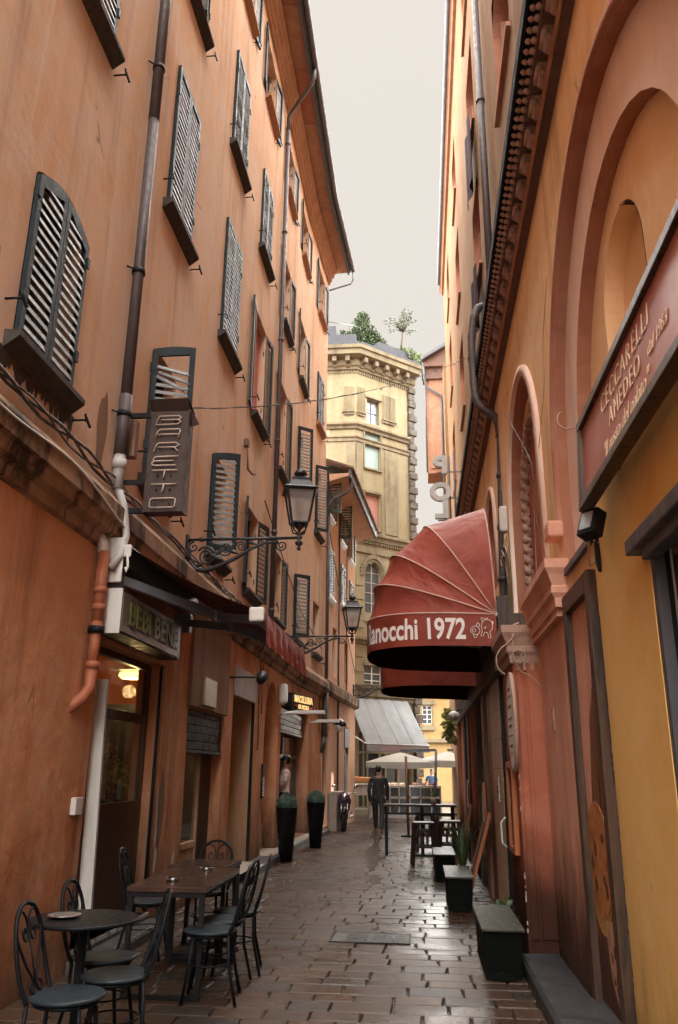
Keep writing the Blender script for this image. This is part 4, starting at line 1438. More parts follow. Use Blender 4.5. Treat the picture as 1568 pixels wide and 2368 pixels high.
# cornice: board, scrolled brackets, bead rows, gutter
CY0, CY1 = -7.0, 20.2
b = MB()
for p in ([(1.2, 6.82), (1.12, 6.83), (1.11, 6.93), (1.2, 6.95)], [(1.2, 6.96), (1.16, 6.96), (1.14, 7.09), (1.2, 7.09)], [(1.2, 7.09), (1.03, 7.09), (1.02, 7.13), (1.2, 7.13)]):
    b.prism(p, lambda x, z, d: Vector((x, d, z)), CY0, CY1)
obj('cornice', b, M['terracotta_dark'], bC)
b = MB()
b.prism([(1.11, 6.80), (1.085, 6.83), (1.10, 6.90), (1.125, 6.90)], lambda x, z, d: Vector((x, d, z)), CY0, CY1)
obj('cornice_board', b, M['sill_brown'], bC)
b = MB()
b.prism([(1.15, 7.09), (1.06, 7.09), (1.045, 7.05), (1.07, 6.985), (1.105, 6.955), (1.15, 6.95)], lambda x, z, d: Vector((x, d, z)), -.075, .075)
b.lathe([(.001, -.08), (.034, -.08), (.034, .08), (.001, .08)], 10, Matrix.Translation((1.07, 0, 7.03)) @ Matrix.Rotation(PI / 2, 4, 'X'))
b.lathe([(.001, -.078), (.022, -.078), (.022, .078), (.001, .078)], 8, Matrix.Translation((1.105, 0, 6.98)) @ Matrix.Rotation(PI / 2, 4, 'X'))
me_br = b.mesh('cornice_bracket', M['terracotta'])
y = 2.2
while y < CY1 - .2:
    obj('cornice_bracket', me_br, None, bC, at((0, y, 0)))
    y += .34
b = MB()
y = 2.2
while y < CY1 - .2:
    b.sph((1.012, y, 7.115), .034, 8, 6, 1, .85, .9)
    b.sph((.972, y + .05, 7.165), .030, 8, 6, 1, .85, .9)
    y += .1 if y < 12 else .12
obj('bead_moulding', b, M['terracotta'], bC)
b = MB()
b.prism([(1.25, 7.13), (1.0, 7.13), (.965, 7.19), (.96, 7.22), (1.25, 7.24)], lambda x, z, d: Vector((x, d, z)), CY0, CY1)
b.prism([(.99, 7.225), (.94, 7.18), (.915, 7.20), (.915, 7.36), (.93, 7.365), (.99, 7.3)], lambda x, z, d: Vector((x, d, z)), CY0, CY1)
obj('gutter', b, M['gutter_black'], bC)
b = MB()
b.add([(.97, CY0, 7.33), (.97, CY1, 7.33), (1.3, CY1, 7.5), (1.3, CY0, 7.5)], [(0, 1, 2, 3)])
obj('lean_to_roof', b, M['roof'], bC)

# ---- taller wall behind the cornice
bD = thing('apricot_house', 'tall apricot plastered house with arched windows rising above the carved terracotta cornice', 'building', at((1.25, 20, 0)))
XD = 1.26
DW = []
for yc in (3.6, 8.35, 13.1, 18.9, 24.2):
    for z0, h in ((10.25, 1.35), (13.45, 1.35), (16.7, 1.1)):
        DW.append((yc - .75, yc + .75, z0, z0 + h, .22, .7))
D1 = 28.0
f, r_ = wall_split(RPX(XD), -7.0, D1, 7.0, 20.0, DW)
f.add([(XD, D1, -.2), (XD + 8, D1, -.2), (XD + 8, D1, 20), (XD, D1, 20)], [(0, 1, 2, 3)])
wall_grid(f, RPX(XD - .08), 19.9, D1, -.2, 7.0, [])
f.add([(XD - .08, D1, -.2), (XD, D1, -.2), (XD, D1, 7), (XD - .08, D1, 7)], [(0, 1, 2, 3)])
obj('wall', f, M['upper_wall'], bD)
for k, h in enumerate(DW):
    b = MB()
    w = h[1] - h[0]
    n = 10
    b.add([(XD + .222, h[0], h[2]), (XD + .222, h[1], h[2]), (XD + .222, h[1], h[3] + .7), (XD + .222, h[0], h[3] + .7)], [(0, 1, 2, 3)])
    b.cur = 1
    b.box(XD + .12, XD + .21, h[0], h[0] + w * .42, h[2], h[3] + .1)
    b.box(XD + .10, XD + .20, h[1] - .12, h[1], h[2], h[3] + .3)
    b.box(XD - .06, XD + .1, h[0] - .06, h[1] + .06, h[2] - .07, h[2])
    b.cur = 2
    rv = MB()
    wall_grid(rv, RPX(XD), h[0], h[1], h[2], h[3] + h[5], [h])
    b.add(rv.v, rv.f, True)
    obj('window', b, [M['brown_wood'], M['soffit'], M['redband']], bD)
b = MB()
b.prism([(1.26, 19.7), (1.18, 19.72), (1.15, 19.8), (1.1, 19.84), (1.1, 19.9), (1.26, 19.9)], lambda x, z, d: Vector((x, d, z)), -7, D1)
obj('cornice', b, M['soffit'], bD)
b = MB()
b.prism([(1.2, 19.86)] + [(1.12 - .12 * math.sin(PI * k / 10), 19.96 - .13 * math.cos(PI * k / 10)) for k in range(11)] + [(1.2, 20.1)], lambda x, z, d: Vector((x, d, z)), -7, D1 - .5)
obj('gutter', b, M['gutter'], bD)
b = MB()
b.tube([(1.16, 10.3, 19.9), (1.16, 10.3, 14.0)], .055, 10)
b.tube([(1.16, 10.3, 14.1), (1.16, 10.3, 7.4)], .058, 10)
b.tube([(1.16, 10.6, 9.0), (1.16, 10.75, 7.5)], .03, 8)
clamp_ring(b, (1.16, 10.3, 11.8), .06)
clamp_ring(b, (1.16, 10.3, 15.8), .06)
obj('downpipe', b, M['pipe'], bD)
# ribbed pipe swinging out over the gutter and down the palazzo wall
YP = 10.8
pts = [on(x, y, 1, YP) for x, y in ((1130, 706), (1108, 712), (1096, 735), (1091, 780), (1092, 830), (1096, 885), (1101, 922), (1116, 944), (1136, 957), (1150, 975), (1156, 1010))]
pts += [on(x, y, 1, YP) for x, y in ((1158, 1100), (1160, 1220), (1163, 1340), (1167, 1500))]
fine, rad = [], []
b = MB()
def catmull(P, m):
    out = []
    for i in range(len(P) - 1):
        p0, p1, p2, p3 = P[max(i - 1, 0)], P[i], P[i + 1], P[min(i + 2, len(P) - 1)]
        for k in range(m):
            t_ = k / m
            out.append(.5 * ((2 * p1) + (p2 - p0) * t_ + (2 * p0 - 5 * p1 + 4 * p2 - p3) * t_ ** 2 + (3 * p1 - p0 - 3 * p2 + p3) * t_ ** 3))
    return out + [P[-1]]
top = catmull(pts[:11], 6)
b.tube(top, [.058 + (.01 if k % 6 == 0 else 0) for k in range(len(top))], 12)
b.tube(catmull(pts[10:], 3), .05, 12)
for q in pts[11:]:
    clamp_ring(b, q, .052)
obj('downpipe', b, M['pipe'], bC)
# dark cloth hung out of an upper window
b = MB()
b.grid(lambda u, v: Vector((1.18 - .05 * math.sin(u * 9) - .03, 12.15 + u * .9, 13.4 - v * 1.5 - .05 * math.sin(u * 7))), 16, 8)
tag(obj('hanging_cloth', b, M['velvet']), 'dark purple cloth hanging out of an upper window of the apricot house', 'cloth')
b = MB()
b.grid(lambda u, v: Vector((1.18 - .05 * math.sin(u * 9) - .03, 12.3 + u * .9, 10.2 - v * 1.1 - .05 * math.sin(u * 7))), 16, 8)
tag(obj('hanging_cloth', b, M['velvet']), 'dark purple cloth hanging out of a lower window behind the ribbed pipe', 'cloth')

# ---- lower wall of the palazzo
f = MB()
wall_grid(f, RP, -7.0, 9.0, -.2, 3.02, [(.8, 4.16, -.2, 2.72, .45)])
obj('lower_wall', f, M['pilaster'], bC)
b = MB()
b.box(XR - .006, XR + .0, 4.16, 5.40, -.1, 3.1)
b.box(XR - .006, XR + .0, 2.0, 4.16, 2.72, 3.1)
b.box(XR - .006, XR + .20, 2.56, 5.2, 3.1, 3.5)
b.box(XR, XR + .45, 4.165, 4.17, -.1, 2.72)
obj('mustard_wall', b, M['yellow'], bC)
b = MB()
b.box(XR - .005, XR + .0, 5.41, 6.42, 2.6, 3.1)
obj('plaster_patch', b, M['ochre_wall'], bC)
# chipped paint along the board and on the mustard wall
b = MB()
rnd = random.Random(9)
def rpatch(b, s, z, ws, hz, X=XR - .008, n=9):
    pts = []
    for k in range(n):
        a = 2 * PI * k / n
        r = rnd.uniform(.55, 1.15)
        pts.append((X, s + math.cos(a) * ws * r, z + math.sin(a) * hz * r))
    b.add(pts, [tuple(range(n))])
for k in range(34):
    rpatch(b, 5.40 + rnd.uniform(-.006, .006), rnd.uniform(.1, 2.7), rnd.uniform(.004, .011), rnd.uniform(.01, .05))
for s, z, a, c in ((4.78, 1.04, .02, .03), (5.02, 1.12, .015, .008), (4.75, .12, .02, .02), (5.39, .62, .015, .03), (5.39, .8, .012, .05)):
    rpatch(b, s, z, a, c)
obj('chipped_paint', b, M['peel'], bC)
# door frame at the right edge of the picture
b = MB()
b.box(XR + .0, XR + .055, 4.10, 4.163, -.1, 2.72)
b.cur = 1
b.box(XR + .055, XR + .085, 4.12, 4.16, -.1, 2.72)
b.cur = 2
b.box(XR + .085, XR + .093, 4.10, 4.16, -.1, 2.70)
b.cur = 3
b.box(XR + .095, XR + .22, 4.06, 4.16, -.1, 2.66)
b.cur = 1
b.box(XR + .22, XR + .45, 4.02, 4.16, -.1, 2.66)
b.box(XR + .44, XR + .46, .5, 4.2, -.2, 2.72)
obj('door_frame', b, [M['gutter'], M['black_metal'], M['white_metal'], M['burnt_wood']], bC)
b = MB()
b.box(XR - .10, XR + .06, 1.2, 4.25, 2.70, 2.78)
b.box(XR - .06, XR + .02, 1.2, 4.1, 2.64, 2.70)
obj('door_head', b, M['gutter'], bC, bevel=.008)

# ---- framed display board with a picture of flat breads
db = thing('display_board', 'tall charred oak framed board with a food picture at its foot, beside the mustard wall', 'board', RM(6.40, .06))
b = MB()
b.box(0, .11, -.07, .0, 0, 2.86); b.box(.87, .985, -.07, .0, 0, 2.86)
b.box(.11, .87, -.07, .0, 2.72, 2.86)
rel('frame', b, M['burnt_wood'], db, .008)
b = MB()
b.box(.11, .87, -.02, -.005, 0, 2.72)
b.cur = 1
b.prism([(.62, 1.1), (.70, 2.4), (.66, 2.4), (.57, 1.3)], lambda x, z, d: Vector((x, d, z)), -.0235, -.0205)
b.prism([(.3, .9), (.6, .9), (.62, 2.1), (.45, 1.9), (.33, 1.4)], lambda x, z, d: Vector((x, d, z)), -.0235, -.0205)
rel('panel', b, [M['pilaster'], M['brown_wood']], db)
rel('sill', MB().prism([(-.14, .06), (-.14, .03), (0, -.02), (0, .10)], lambda y, z, d: Vector((d, y, z)), .0, .9), M['base_slate'], db)
def ell(cx, cz, rx, rz, a0=0, n=24):
    return [(cx + rx * math.cos(2 * PI * k / n + a0), cz + rz * math.sin(2 * PI * k / n + a0)) for k in range(n)]
crust = paint('baked_crust_print', (.50, .20, .055), (.24, .07, .02), .5, scale=9, amount=.9)
pale = paint('pale_flatbread_print', (.55, .32, .21), (.30, .14, .08), .5, scale=11, amount=.9)
mustard = paint('mustard_cloth_print', (.48, .27, .06), (.4, .2, .05), .5)
b = MB()
fn = lambda x, z, d: Vector((x, d, z))
cl = lambda P: [(min(max(x, .115), .865), z) for x, z in P]
b.cur = 2
b.prism(cl(ell(.36, .82, .30, .30)), fn, -.0225, -.0205)
b.cur = 1
b.prism(cl([(.42, .62), (.86, .68), (.86, .1), (.7, .12), (.5, .3)]), fn, -.0245, -.0205)
b.cur = 0
b.prism(cl(ell(.40, 1.0, .36, .36)), fn, -.0265, -.0205)
b.cur = 3
rnd = random.Random(4)
for k in range(7):
    cx, cz = .40 + rnd.uniform(-.24, .24), 1.0 + rnd.uniform(-.22, .22)
    b.prism(ell(cx, cz, rnd.uniform(.02, .05), rnd.uniform(.03, .06), n=10), fn, -.0285, -.026)
for k in range(10):
    cx, cz = rnd.uniform(.55, .82), rnd.uniform(.18, .58)
    b.prism(ell(cx, cz, rnd.uniform(.012, .03), rnd.uniform(.02, .05), n=10), fn, -.0285, -.024)
rel('food_picture', b, [crust, pale, mustard, paint('dark_crust_print', (.13, .035, .012), rough=.5)], db)

# ---- signboard high on the wall
sb = thing('shop_signboard', 'wood framed pinkish red signboard with cream lettering tilted out above the mustard wall', 'sign', at((1.07, 4.92, 3.17), -PI / 2) @ Matrix.Rotation(R(-3), 4, 'X'))
LW_, LH = 2.75, .60
b = MB()
b.box(-.02, LW_, -.05, .03, 0, .06); b.box(-.02, LW_, -.05, .03, LH - .06, LH)
b.box(-.02, .05, -.048, .03, .06, LH - .06); b.box(LW_ - .08, LW_, -.048, .03, .06, LH - .06)
rel('frame', b, M['burnt_wood'], sb, .006)
rel('panel', MB().box(.05, LW_ - .08, -.022, .02, .06, LH - .06), M['sign_red'], sb)
sign_text(sb, 'CECCARELLI', .165, .60, .425, -.025, M['letter_cream'], .93, ext=.002, off=-.002, spacing=1.22)
sign_text(sb, 'AMEDEO', .155, .78, .275, -.025, M['letter_cream'], .93, ext=.002, off=-.002, spacing=1.22)
sign_text(sb, 'dal 1963', .10, 1.56, .255, -.025, M['letter_cream'], .9, ext=.002, off=-.002, shear=.35)
sign_text(sb, '"Il gusto del palato"', .135, .62, .13, -.025, M['letter_cream'], .88, ext=.002, off=-.001, shear=.4)
b = MB()
b.beam((.4, .02, .5), (.4, .14, .5), .03, .03); b.beam((2.3, .02, .5), (2.3, .14, .5), .03, .03)
b.beam((.4, .02, .1), (.4, .13, .16), .03, .03); b.beam((2.3, .02, .1), (2.3, .13, .16), .03, .03)
rel('bracket', b, M['black_metal'], sb)

# ---- flood light and clamp lamp under the signboard
fl = thing('floodlight', 'small black floodlight with bare cables below the signboard corner', 'floodlight', at((1.16, 5.0, 3.02)))
b = MB()
b.box(-.09, .0, -.07, .07, -.09, .09, Matrix.Translation((-.05, -.12, .03)) @ Matrix.Rotation(R(35), 4, 'Z') @ Matrix.Rotation(R(20), 4, 'Y'))
rel('housing', b, M['black_metal'], fl, .01)
rel('lens', MB().box(-.098, -.09, -.045, .045, -.06, .06, Matrix.Translation((-.05, -.12, .03)) @ Matrix.Rotation(R(35), 4, 'Z') @ Matrix.Rotation(R(20), 4, 'Y')), M['pane_pale'], fl)
b = MB()
b.tube(catmull([Vector(p) for p in ((.03, .22, .12), (-.04, .16, .17), (-.07, .08, .12), (-.06, 0, .0), (-.05, -.1, -.06))], 6), .008, 6)
b.tube(catmull([Vector(p) for p in ((.03, .24, -.05), (-.03, .25, -.12), (-.04, .2, .02), (-.05, .15, .14), (.02, .1, .2))], 6), .008, 6)
b.cur = 1
b.tube(catmull([Vector(p) for p in ((-.06, -.1, -.05), (-.07, -.13, -.18), (-.05, -.1, -.24), (-.04, -.07, -.15), (-.05, -.09, -.02))], 6), .010, 6)
rel('cable', b, [M['cable_pale'], M['black_metal']], fl)
ct = thing('wall_hook', 'small bent iron hook on the ochre wall beside the red signboard', 'hook', at((1.2, 5.6, 4.05)))
rel('iron', MB().tube(catmull([Vector(p) for p in ((0, 0, 0), (-.08, 0, -.02), (-.13, .03, .04), (-.12, .05, .12), (-.09, .04, .14))], 5), .007, 6), M['terracotta'], ct)

# ---- rose pilaster with moulded capital
b = MB()
b.box(1.16, 1.2, 6.45, 7.98, -.05, 2.95)
b.cur = 1

obj('pilaster', b, [M['pilaster'], M['redcol']], bC)
def capital(X0, X1, y0, y1, z0, z1, name, mat):
    """stepped moulding wrapping the front and the near and far ends"""
    prof = [(0, 0), (.025, .0), (.03, .06), (.055, .09), (.055, .13), (.045, .14), (.075, .21), (.10, .25), (.10, .31), (0, .31)]
    k = (z1 - z0) / .31
    pts = [((X1, y0), (0, -1)), ((X0, y0), (-.7071 * 1.414, -.7071 * 1.414)), ((X0, y1), (-1, 1)), ((X1, y1), (0, 1))]
    b = MB()
    path = [((p[0], p[1], z0), (o[0], o[1], 0)) for p, o in pts]
    b.sweep([(a, z * k) for a, z in prof], path)
    b.box(X0, X1, y0, y1, z0, z1 - .001)
    return obj(name, b, mat, bC)
capital(1.11, 1.2, 6.45, 7.98, 2.86, 3.24, 'capital', M['pilaster'])
b = MB()
y = 6.5
while y < 7.95:
    b.box(1.10, 1.16, y, y + .035, 2.80, 2.86)
    y += .065
obj('dentils', b, M['pilaster'], bC)
# small metal plate and gouges on the pilaster
b = MB()
b.box(1.148, 1.16, 7.35, 7.43, 1.95, 2.15)
obj('letter_plate', b, M['terracotta'], bC, bevel=.003)
# oxblood projecting pier
b = MB()
b.box(.90, 1.2, 8.02, 9.0, -.05, 2.72)
b.box(.93, 1.0, 8.0, 8.02, .2, 2.7)
b.box(1.03, 1.17, 8.0, 8.02, .2, 2.7)
obj('pier', b, M['redcol'], bC, bevel=.012)
capital(.90, 1.2, 8.02, 9.0, 2.62, 2.98, 'capital', M['terracotta'])
b = MB()
for k in range(4):
    b.box(.92 + k * .075, .95 + k * .075, 7.985, 8.03, 2.55, 2.62)
obj('dentils', b, M['terracotta'], bC)
b = MB()
rnd = random.Random(21)
for k in range(16):
    z = rnd.uniform(.25, 2.3)
    hh = rnd.uniform(.015, .06)
    b.box(.8975, .9005, 8.013, 8.03, z, z + hh)
    b.box(.8985, .908, 8.0175, 8.0195, z, z + hh)
obj('chipped_paint', b, M['peel'], bC)
b = MB()
b.prism([(.80, 0), (.80, .10), (.83, .125), (1.13, .135), (1.13, 0)], lambda x, z, d: Vector((x, d, z)), 4.6, 7.84)
obj('base_step', b, M['base_slate'], bC, bevel=.008)

# oval board and chalk board on the pier
yo, zo = rw(1184, 1668, .86)
ov = thing('oval_board', 'pale oval board in a rim hung on the oxblood pier above the chalk board', 'board', at((.90, yo, zo), -PI / 2))
b = MB()
b.prism(ell(0, 0, .26, .43, n=32), lambda x, z, d: Vector((x, d, z)), -.055, -.015)
rel('face', b, M['white_plastic'], ov)
b = MB()
b.tube([Vector((p[0], -.035, p[1])) for p in ell(0, 0, .27, .44, n=32)], .022, 8, True)
rel('rim', b, M['terracotta'], ov)
b = MB()
for k, (z, w) in enumerate(((.28, .13), (.22, .2), (.12, .2), (.02, .22), (-.06, .18), (-.14, .2), (-.24, .14), (-.3, .07))):
    b.box(-w * .8, w * .8, -.058, -.055, z, z + (.012 if k % 2 else .028))
rel('printed_lines', b, M['board_beige'], ov)
ym, zm = rw(1184, 1866, .87)
cb = thing('chalk_board', 'chalk board in an orange wooden frame on the oxblood pier under the oval board', 'board', at((.90, ym, zm), -PI / 2))
b = MB()
b.box(-.25, -.2, -.05, 0, -.42, .42); b.box(.2, .25, -.05, 0, -.42, .42); b.box(-.2, .2, -.05, 0, -.42, -.36); b.box(-.2, .2, -.05, 0, .36, .42)
rel('frame', b, M['orange_wood'], cb, .006)
rel('slate', MB().box(-.2, .2, -.02, -.01, -.36, .36), M['chalk'], cb)

# ---- wires and coils on the palazzo
b = MB()
def px_path(pts, X, m=6):
    return catmull([on(x, y, 0, X) for x, y in pts], m)
b.tube(px_path(((1172, 1235), (1168, 1300), (1176, 1350), (1170, 1400), (1178, 1440), (1190, 1452)), 1.12), .007, 6)
b.tube(px_path(((1168, 1238), (1178, 1300), (1172, 1380), (1182, 1440)), 1.12), .006, 6)
b.tube(px_path(((1168, 1290), (1160, 1270), (1166, 1262), (1172, 1280), (1162, 1310), (1158, 1290), (1168, 1285)), 1.1), .008, 6)
tag(obj('cable_run', b, M['cable_pale']), 'pale cables dropping from the junction box beside the red hood awning', 'cables')
b = MB()
Y2 = 7.93
def py_path(pts, Y, m=6):
    return catmull([on(x, y, 1, Y) for x, y in pts], m)
b.tube(py_path(((1185, 1448), (1188, 1470), (1170, 1490), (1158, 1500), (1148, 1520), (1152, 1545), (1168, 1560)), Y2), .006, 6)
b.tube(py_path(((1184, 1452), (1186, 1500), (1192, 1530), (1205, 1552), (1225, 1562), (1245, 1580), (1262, 1600)), Y2), .0055, 6)
b.tube(py_path(((1200, 1440), (1186, 1446), (1180, 1456), (1196, 1452), (1230, 1446), (1244, 1450)), Y2), .007, 6)
rnd = random.Random(8)
for k in range(6):
    cx, cy, rx, ry = 1198 + rnd.uniform(-3, 3), 1518 + rnd.uniform(-3, 3), rnd.uniform(9, 20), rnd.uniform(12, 19)
    a0 = rnd.uniform(-.6, .6)
    pts = [(cx + rx * math.cos(2 * PI * j / 12) * math.cos(a0) - ry * math.sin(2 * PI * j / 12) * math.sin(a0) * .4, cy + ry * math.sin(2 * PI * j / 12)) for j in range(13)]
    b.tube(py_path(pts, Y2 - .01 * k, 3), .0042, 5)
tag(obj('cable_coil', b, M['cable_pale']), 'tangle of pale cables coiled at the capital of the oxblood pier', 'cables')
b = MB()
b.tube(px_path(((1250, 1450), (1262, 1300), (1240, 1200), (1232, 1090), (1215, 1040), (1165, 950)), 1.16, 5), .004, 5)
tag(obj('cable_run', b, M['cable']), 'thin dark cable looping through the second blind arch', 'cable')
b = MB()
b.tube(px_path(((1265, 640), (1255, 800), (1258, 900), (1240, 1100), (1236, 1200), (1246, 1420)), 1.17, 5), .004, 5)
tag(obj('cable_run', b, M['cable_pale']), 'thin ochre painted cable down the wall between the two blind arches', 'cable')
jb = thing('junction_box', 'white junction box with a yellowed lower cover beside the lettered hood awning', 'box', at(on(1160, 1205, 1, 10.4) + Vector((.06, 0, 0))))
rel('cover', MB().box(-.09, .09, -.06, .06, -.16, .2), M['white_plastic'], jb, .03)
rel('lower_cover', MB().box(-.05, .1, -.05, .05, -.38, -.18), paint('yellowed_plastic', (.55, .32, .14), rough=.5), jb, .015)

# ---- hood awnings (one built, then copied)
M['awning_lining'] = paint('dark_awning_lining', (.028, .008, .007), (.02, .006, .005), .9, 0, .05)  # shade under the hoods, put into a near-black colour
def hood(u, k, R0, R1, bl, yc):
    """point of a rib: u in 0..1 runs from the near hinge round to the far hinge; k = angle above level"""
    a = PI * u
    e = 2 / 3.2
    cx, cy = math.sin(a), math.cos(a)
    r = (abs(cx) ** e)
    yv = -math.copysign(abs(cy) ** e, cy)
    Rk = R0 + (R1 - R0) * max(0, math.sin(k))
    return Vector((-r * Rk * math.cos(k), yc + bl * yv, r * Rk * math.sin(k)))
HR0, HR1, HB = 1.52, 1.50, 1.25
def make_hood():
    q = thing('hood_awning', 'x', 'awning', at((.87, 9.05, 3.30)), 'red hood awnings')
    angs = [R(88), R(58), R(36), R(19), R(2)]
    NU = 56
    b = MB()
    for i in range(len(angs) - 1):
        def fn(u, v, i=i):
            k = angs[i] + (angs[i + 1] - angs[i]) * v
            p = hood(u, k, HR0, HR1, HB, HB)
            sag = .055 * math.sin(PI * v) * math.sin(PI * u) ** .7 + .006 * math.sin(u * 70 + v * 5) * math.sin(PI * v)
            c = Vector((0, HB, 0))
            return p + (c - p).normalized() * sag
        b.grid(fn, NU, 8)
    rel('canopy', b, M['awning_red'], q)
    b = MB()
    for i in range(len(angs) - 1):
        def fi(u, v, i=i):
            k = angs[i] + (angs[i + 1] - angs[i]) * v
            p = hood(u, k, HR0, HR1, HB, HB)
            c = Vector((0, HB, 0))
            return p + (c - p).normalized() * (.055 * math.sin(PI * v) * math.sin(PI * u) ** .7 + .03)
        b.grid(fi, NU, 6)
    rel('lining', b, M['awning_lining'], q)  # added inner shell that paints the underside of the canvas in shade
    def val(u, v):
        p = hood(u, R(2), HR0, HR1, HB, HB)
        return p + Vector((-.004 - .012 * v * math.sin(u * 40), 0, -.36 * v - .03 * v * math.sin(PI * u)))
    rel('valance', MB().grid(val, NU, 5), M['awning_red'], q)
    rel('valance_lining', MB().grid(lambda u, v: val(u, v) + (Vector((0, HB, 0)) - hood(u, R(2), HR0, HR1, HB, HB)).normalized() * .012, NU, 3), M['awning_lining'], q)  # same painted shade behind the valance
    b = MB()
    for k in angs + [None]:
        pts = []
        for j in range(NU + 1):
            if k is None:
                pts.append(val(j / NU, 1.0))
            else:
                pts.append(hood(j / NU, k, HR0 + .004, HR1 + .004, HB + .004, HB))
        if k is not None:
            b.tube(pts, .0085, 6)
    rel('piping', b, M['piping'], q)
    b = MB()
    for yy in (.02, 2 * HB - .02):
        for k in angs:
            d = Vector((-math.cos(k), 0, math.sin(k)))
            b.tube([Vector((0, yy, 0)) + d * .0, Vector((0, yy, 0)) + d * .16], .016, 6)
        b.sph((0, yy, 0), .035, 8, 6)
    for k in angs:
        pts = [hood(j / 16, k, HR0 - .03, HR1 - .03, HB - .03, HB) for j in range(17)]
        b.tube(pts, .011, 6)
    rel('frame', b, M['white_metal'], q)
    return q, val
hd, hval = make_hood()
hd['label'] = 'nearer red hood awning with white lettering and a pig drawing on its valance'
# lettering bent round the valance
def val_frame():
    """arc length along the valance from the near hinge"""
    n = 600
    pts = [hval(k / n, .5) for k in range(n + 1)]
    L = [0]
    for k in range(n):
        L.append(L[-1] + (pts[k + 1] - pts[k]).length)
    return n, L
vn, vL = val_frame()
import bisect
def on_val(s, h, out_=.006):
    """s metres from the near hinge along the cloth, h metres above the lower hem"""
    k = min(max(bisect.bisect(vL, s) - 1, 0), vn - 1)
    u = (k + (s - vL[k]) / max(1e-6, vL[k + 1] - vL[k])) / vn
    v = 1 - h / .36
    p = hval(u, v)
    t_ = (hval(min(u + .002, 1), v) - hval(max(u - .002, 0), v)).normalized()
    nrm = Vector((t_.y, -t_.x, 0))
    c = Vector((0, HB, p.z))
    if (p - c).dot(nrm) < 0: nrm = -nrm
    return p + nrm * out_
vs, fs = text_geo('Ranocchi 1972', .32, .0, 'RIGHT', 0, .74, .008, 1.0)
# subdivide not needed: glyph outlines are dense enough
b = MB()
b.add([on_val(.34 - v.x, .175 + v.y) for v in vs], fs)
rel('lettering', b, M['letter_white'], hd)
PIG = [[(.02, .12), (.06, .09), (.11, .10), (.13, .14), (.11, .18), (.07, .2), (.03, .18), (.01, .15), (.02, .12)],
       [(.03, .14), (.06, .12), (.08, .15), (.05, .165), (.03, .14)], [(.05, .09), (.06, .05), (.09, .06), (.1, .1)],
       [(.11, .18), (.13, .22), (.1, .24), (.09, .2)],
       [(.15, .2), (.17, .26), (.22, .29), (.28, .27), (.3, .22), (.29, .16), (.26, .13), (.27, .06), (.24, .05), (.23, .11), (.19, .12), (.17, .07), (.14, .08), (.16, .13), (.15, .2)],
       [(.17, .26), (.15, .31), (.2, .3), (.24, .31)], [(.29, .22), (.32, .25), (.3, .27), (.31, .23)], [(.18, .19), (.2, .17), (.21, .2)]]
b = MB()
for ln in PIG:
    b.tube(catmull([on_val(.30 - x * .86, .045 + y * .86, .008) for x, y in ln], 3), .0034, 5)
rel('pig_drawing', b, M['letter_white'], hd)
hd2 = dup(hd, at((.87, 12.6, 3.22)), 'farther red hood awning half hidden under the lettered one', 'red hood awnings')
for ch in list(hd2.children):
    if ch.name.startswith(('lettering', 'pig')):
        bpy.data.objects.remove(ch)

# ---- dark wooden shopfront along the right
sf = thing('wooden_shopfront', 'dark wooden shopfront with tiled pillar and glazed doors under the red hood awnings', 'shopfront', at((.9, 12, 0)))
XS = .90
def Ys(x):      # street distance of a picture column on the shopfront plane
    return on(x, 1800, 0, XS).y
b = MB()
b.box(XS + .12, XS + .9, 9.0, 20.0, -.1, 3.3)
b.box(XS - .02, XS + .12, 9.0, 20.0, 2.95, 3.5)
rel0 = obj('carcass', b, M['dark_wood'], sf)
b = MB()
for y0, y1 in ((9.0, 20.0),):
    b.box(XS - .08, XS + .1, y0, y1, 2.66, 2.82)
    b.box(XS - .05, XS + .1, y0, y1, 2.82, 2.95)
y = 9.1
while y < 20:
    b.box(XS - .045, XS - .02, y, y + .14, 2.97, 3.5)
    y += .17
obj('fascia', b, M['dark_wood'], sf, bevel=.006)
segs = [(9.0, 9.10, 'black_metal', .0), (9.45, 9.55, 'black_metal', .0), (9.58, 10.9, 'tile', .0), (10.92, 11.08, 'black_metal', .03), (11.1, 11.75, 'orange_wood', .02), (11.9, 12.2, 'brown_wood', -.02),
        (12.8, 13.3, 'beige_wall', .05), (13.35, 13.5, 'dark_wood', -.03), (13.9, 15.2, 'redcol', -.02), (15.6, 16.0, 'brown_wood', -.04), (16.6, 17.1, 'dark_wood', -.05), (17.6, 18.6, 'pilaster', -.02), (19.0, 19.9, 'redcol', -.04)]
for y0, y1, m, dx in segs:
    b = MB()
    b.box(XS + dx, XS + .14, y0, y1, .0, 2.66)
    nm = {'tile': 'tiled_pillar', 'beige_wall': 'pillar', 'redcol': 'pillar', 'pilaster': 'pillar'}.get(m, 'post')
    obj(nm, b, M[m], sf, bevel=.008)
b = MB()
b.box(XS + .05, XS + .06, 9.1, 9.45, .1, 2.0)
b.cur = 1
b.box(XS + .05, XS + .07, 9.1, 9.45, 2.1, 2.62)
b.cur = 2
b.box(XS + .02, XS + .09, 9.1, 9.45, 2.0, 2.1)
obj('glazed_door', b, [M['pane'], paint('lit_ochre_pane', (.52, .36, .17), rough=.2), M['black_metal']], sf)
b = MB()
b.box(XS + .07, XS + .08, 11.75, 17.6, .5, 2.6)
obj('shop_glass', b, M['pane'], sf)
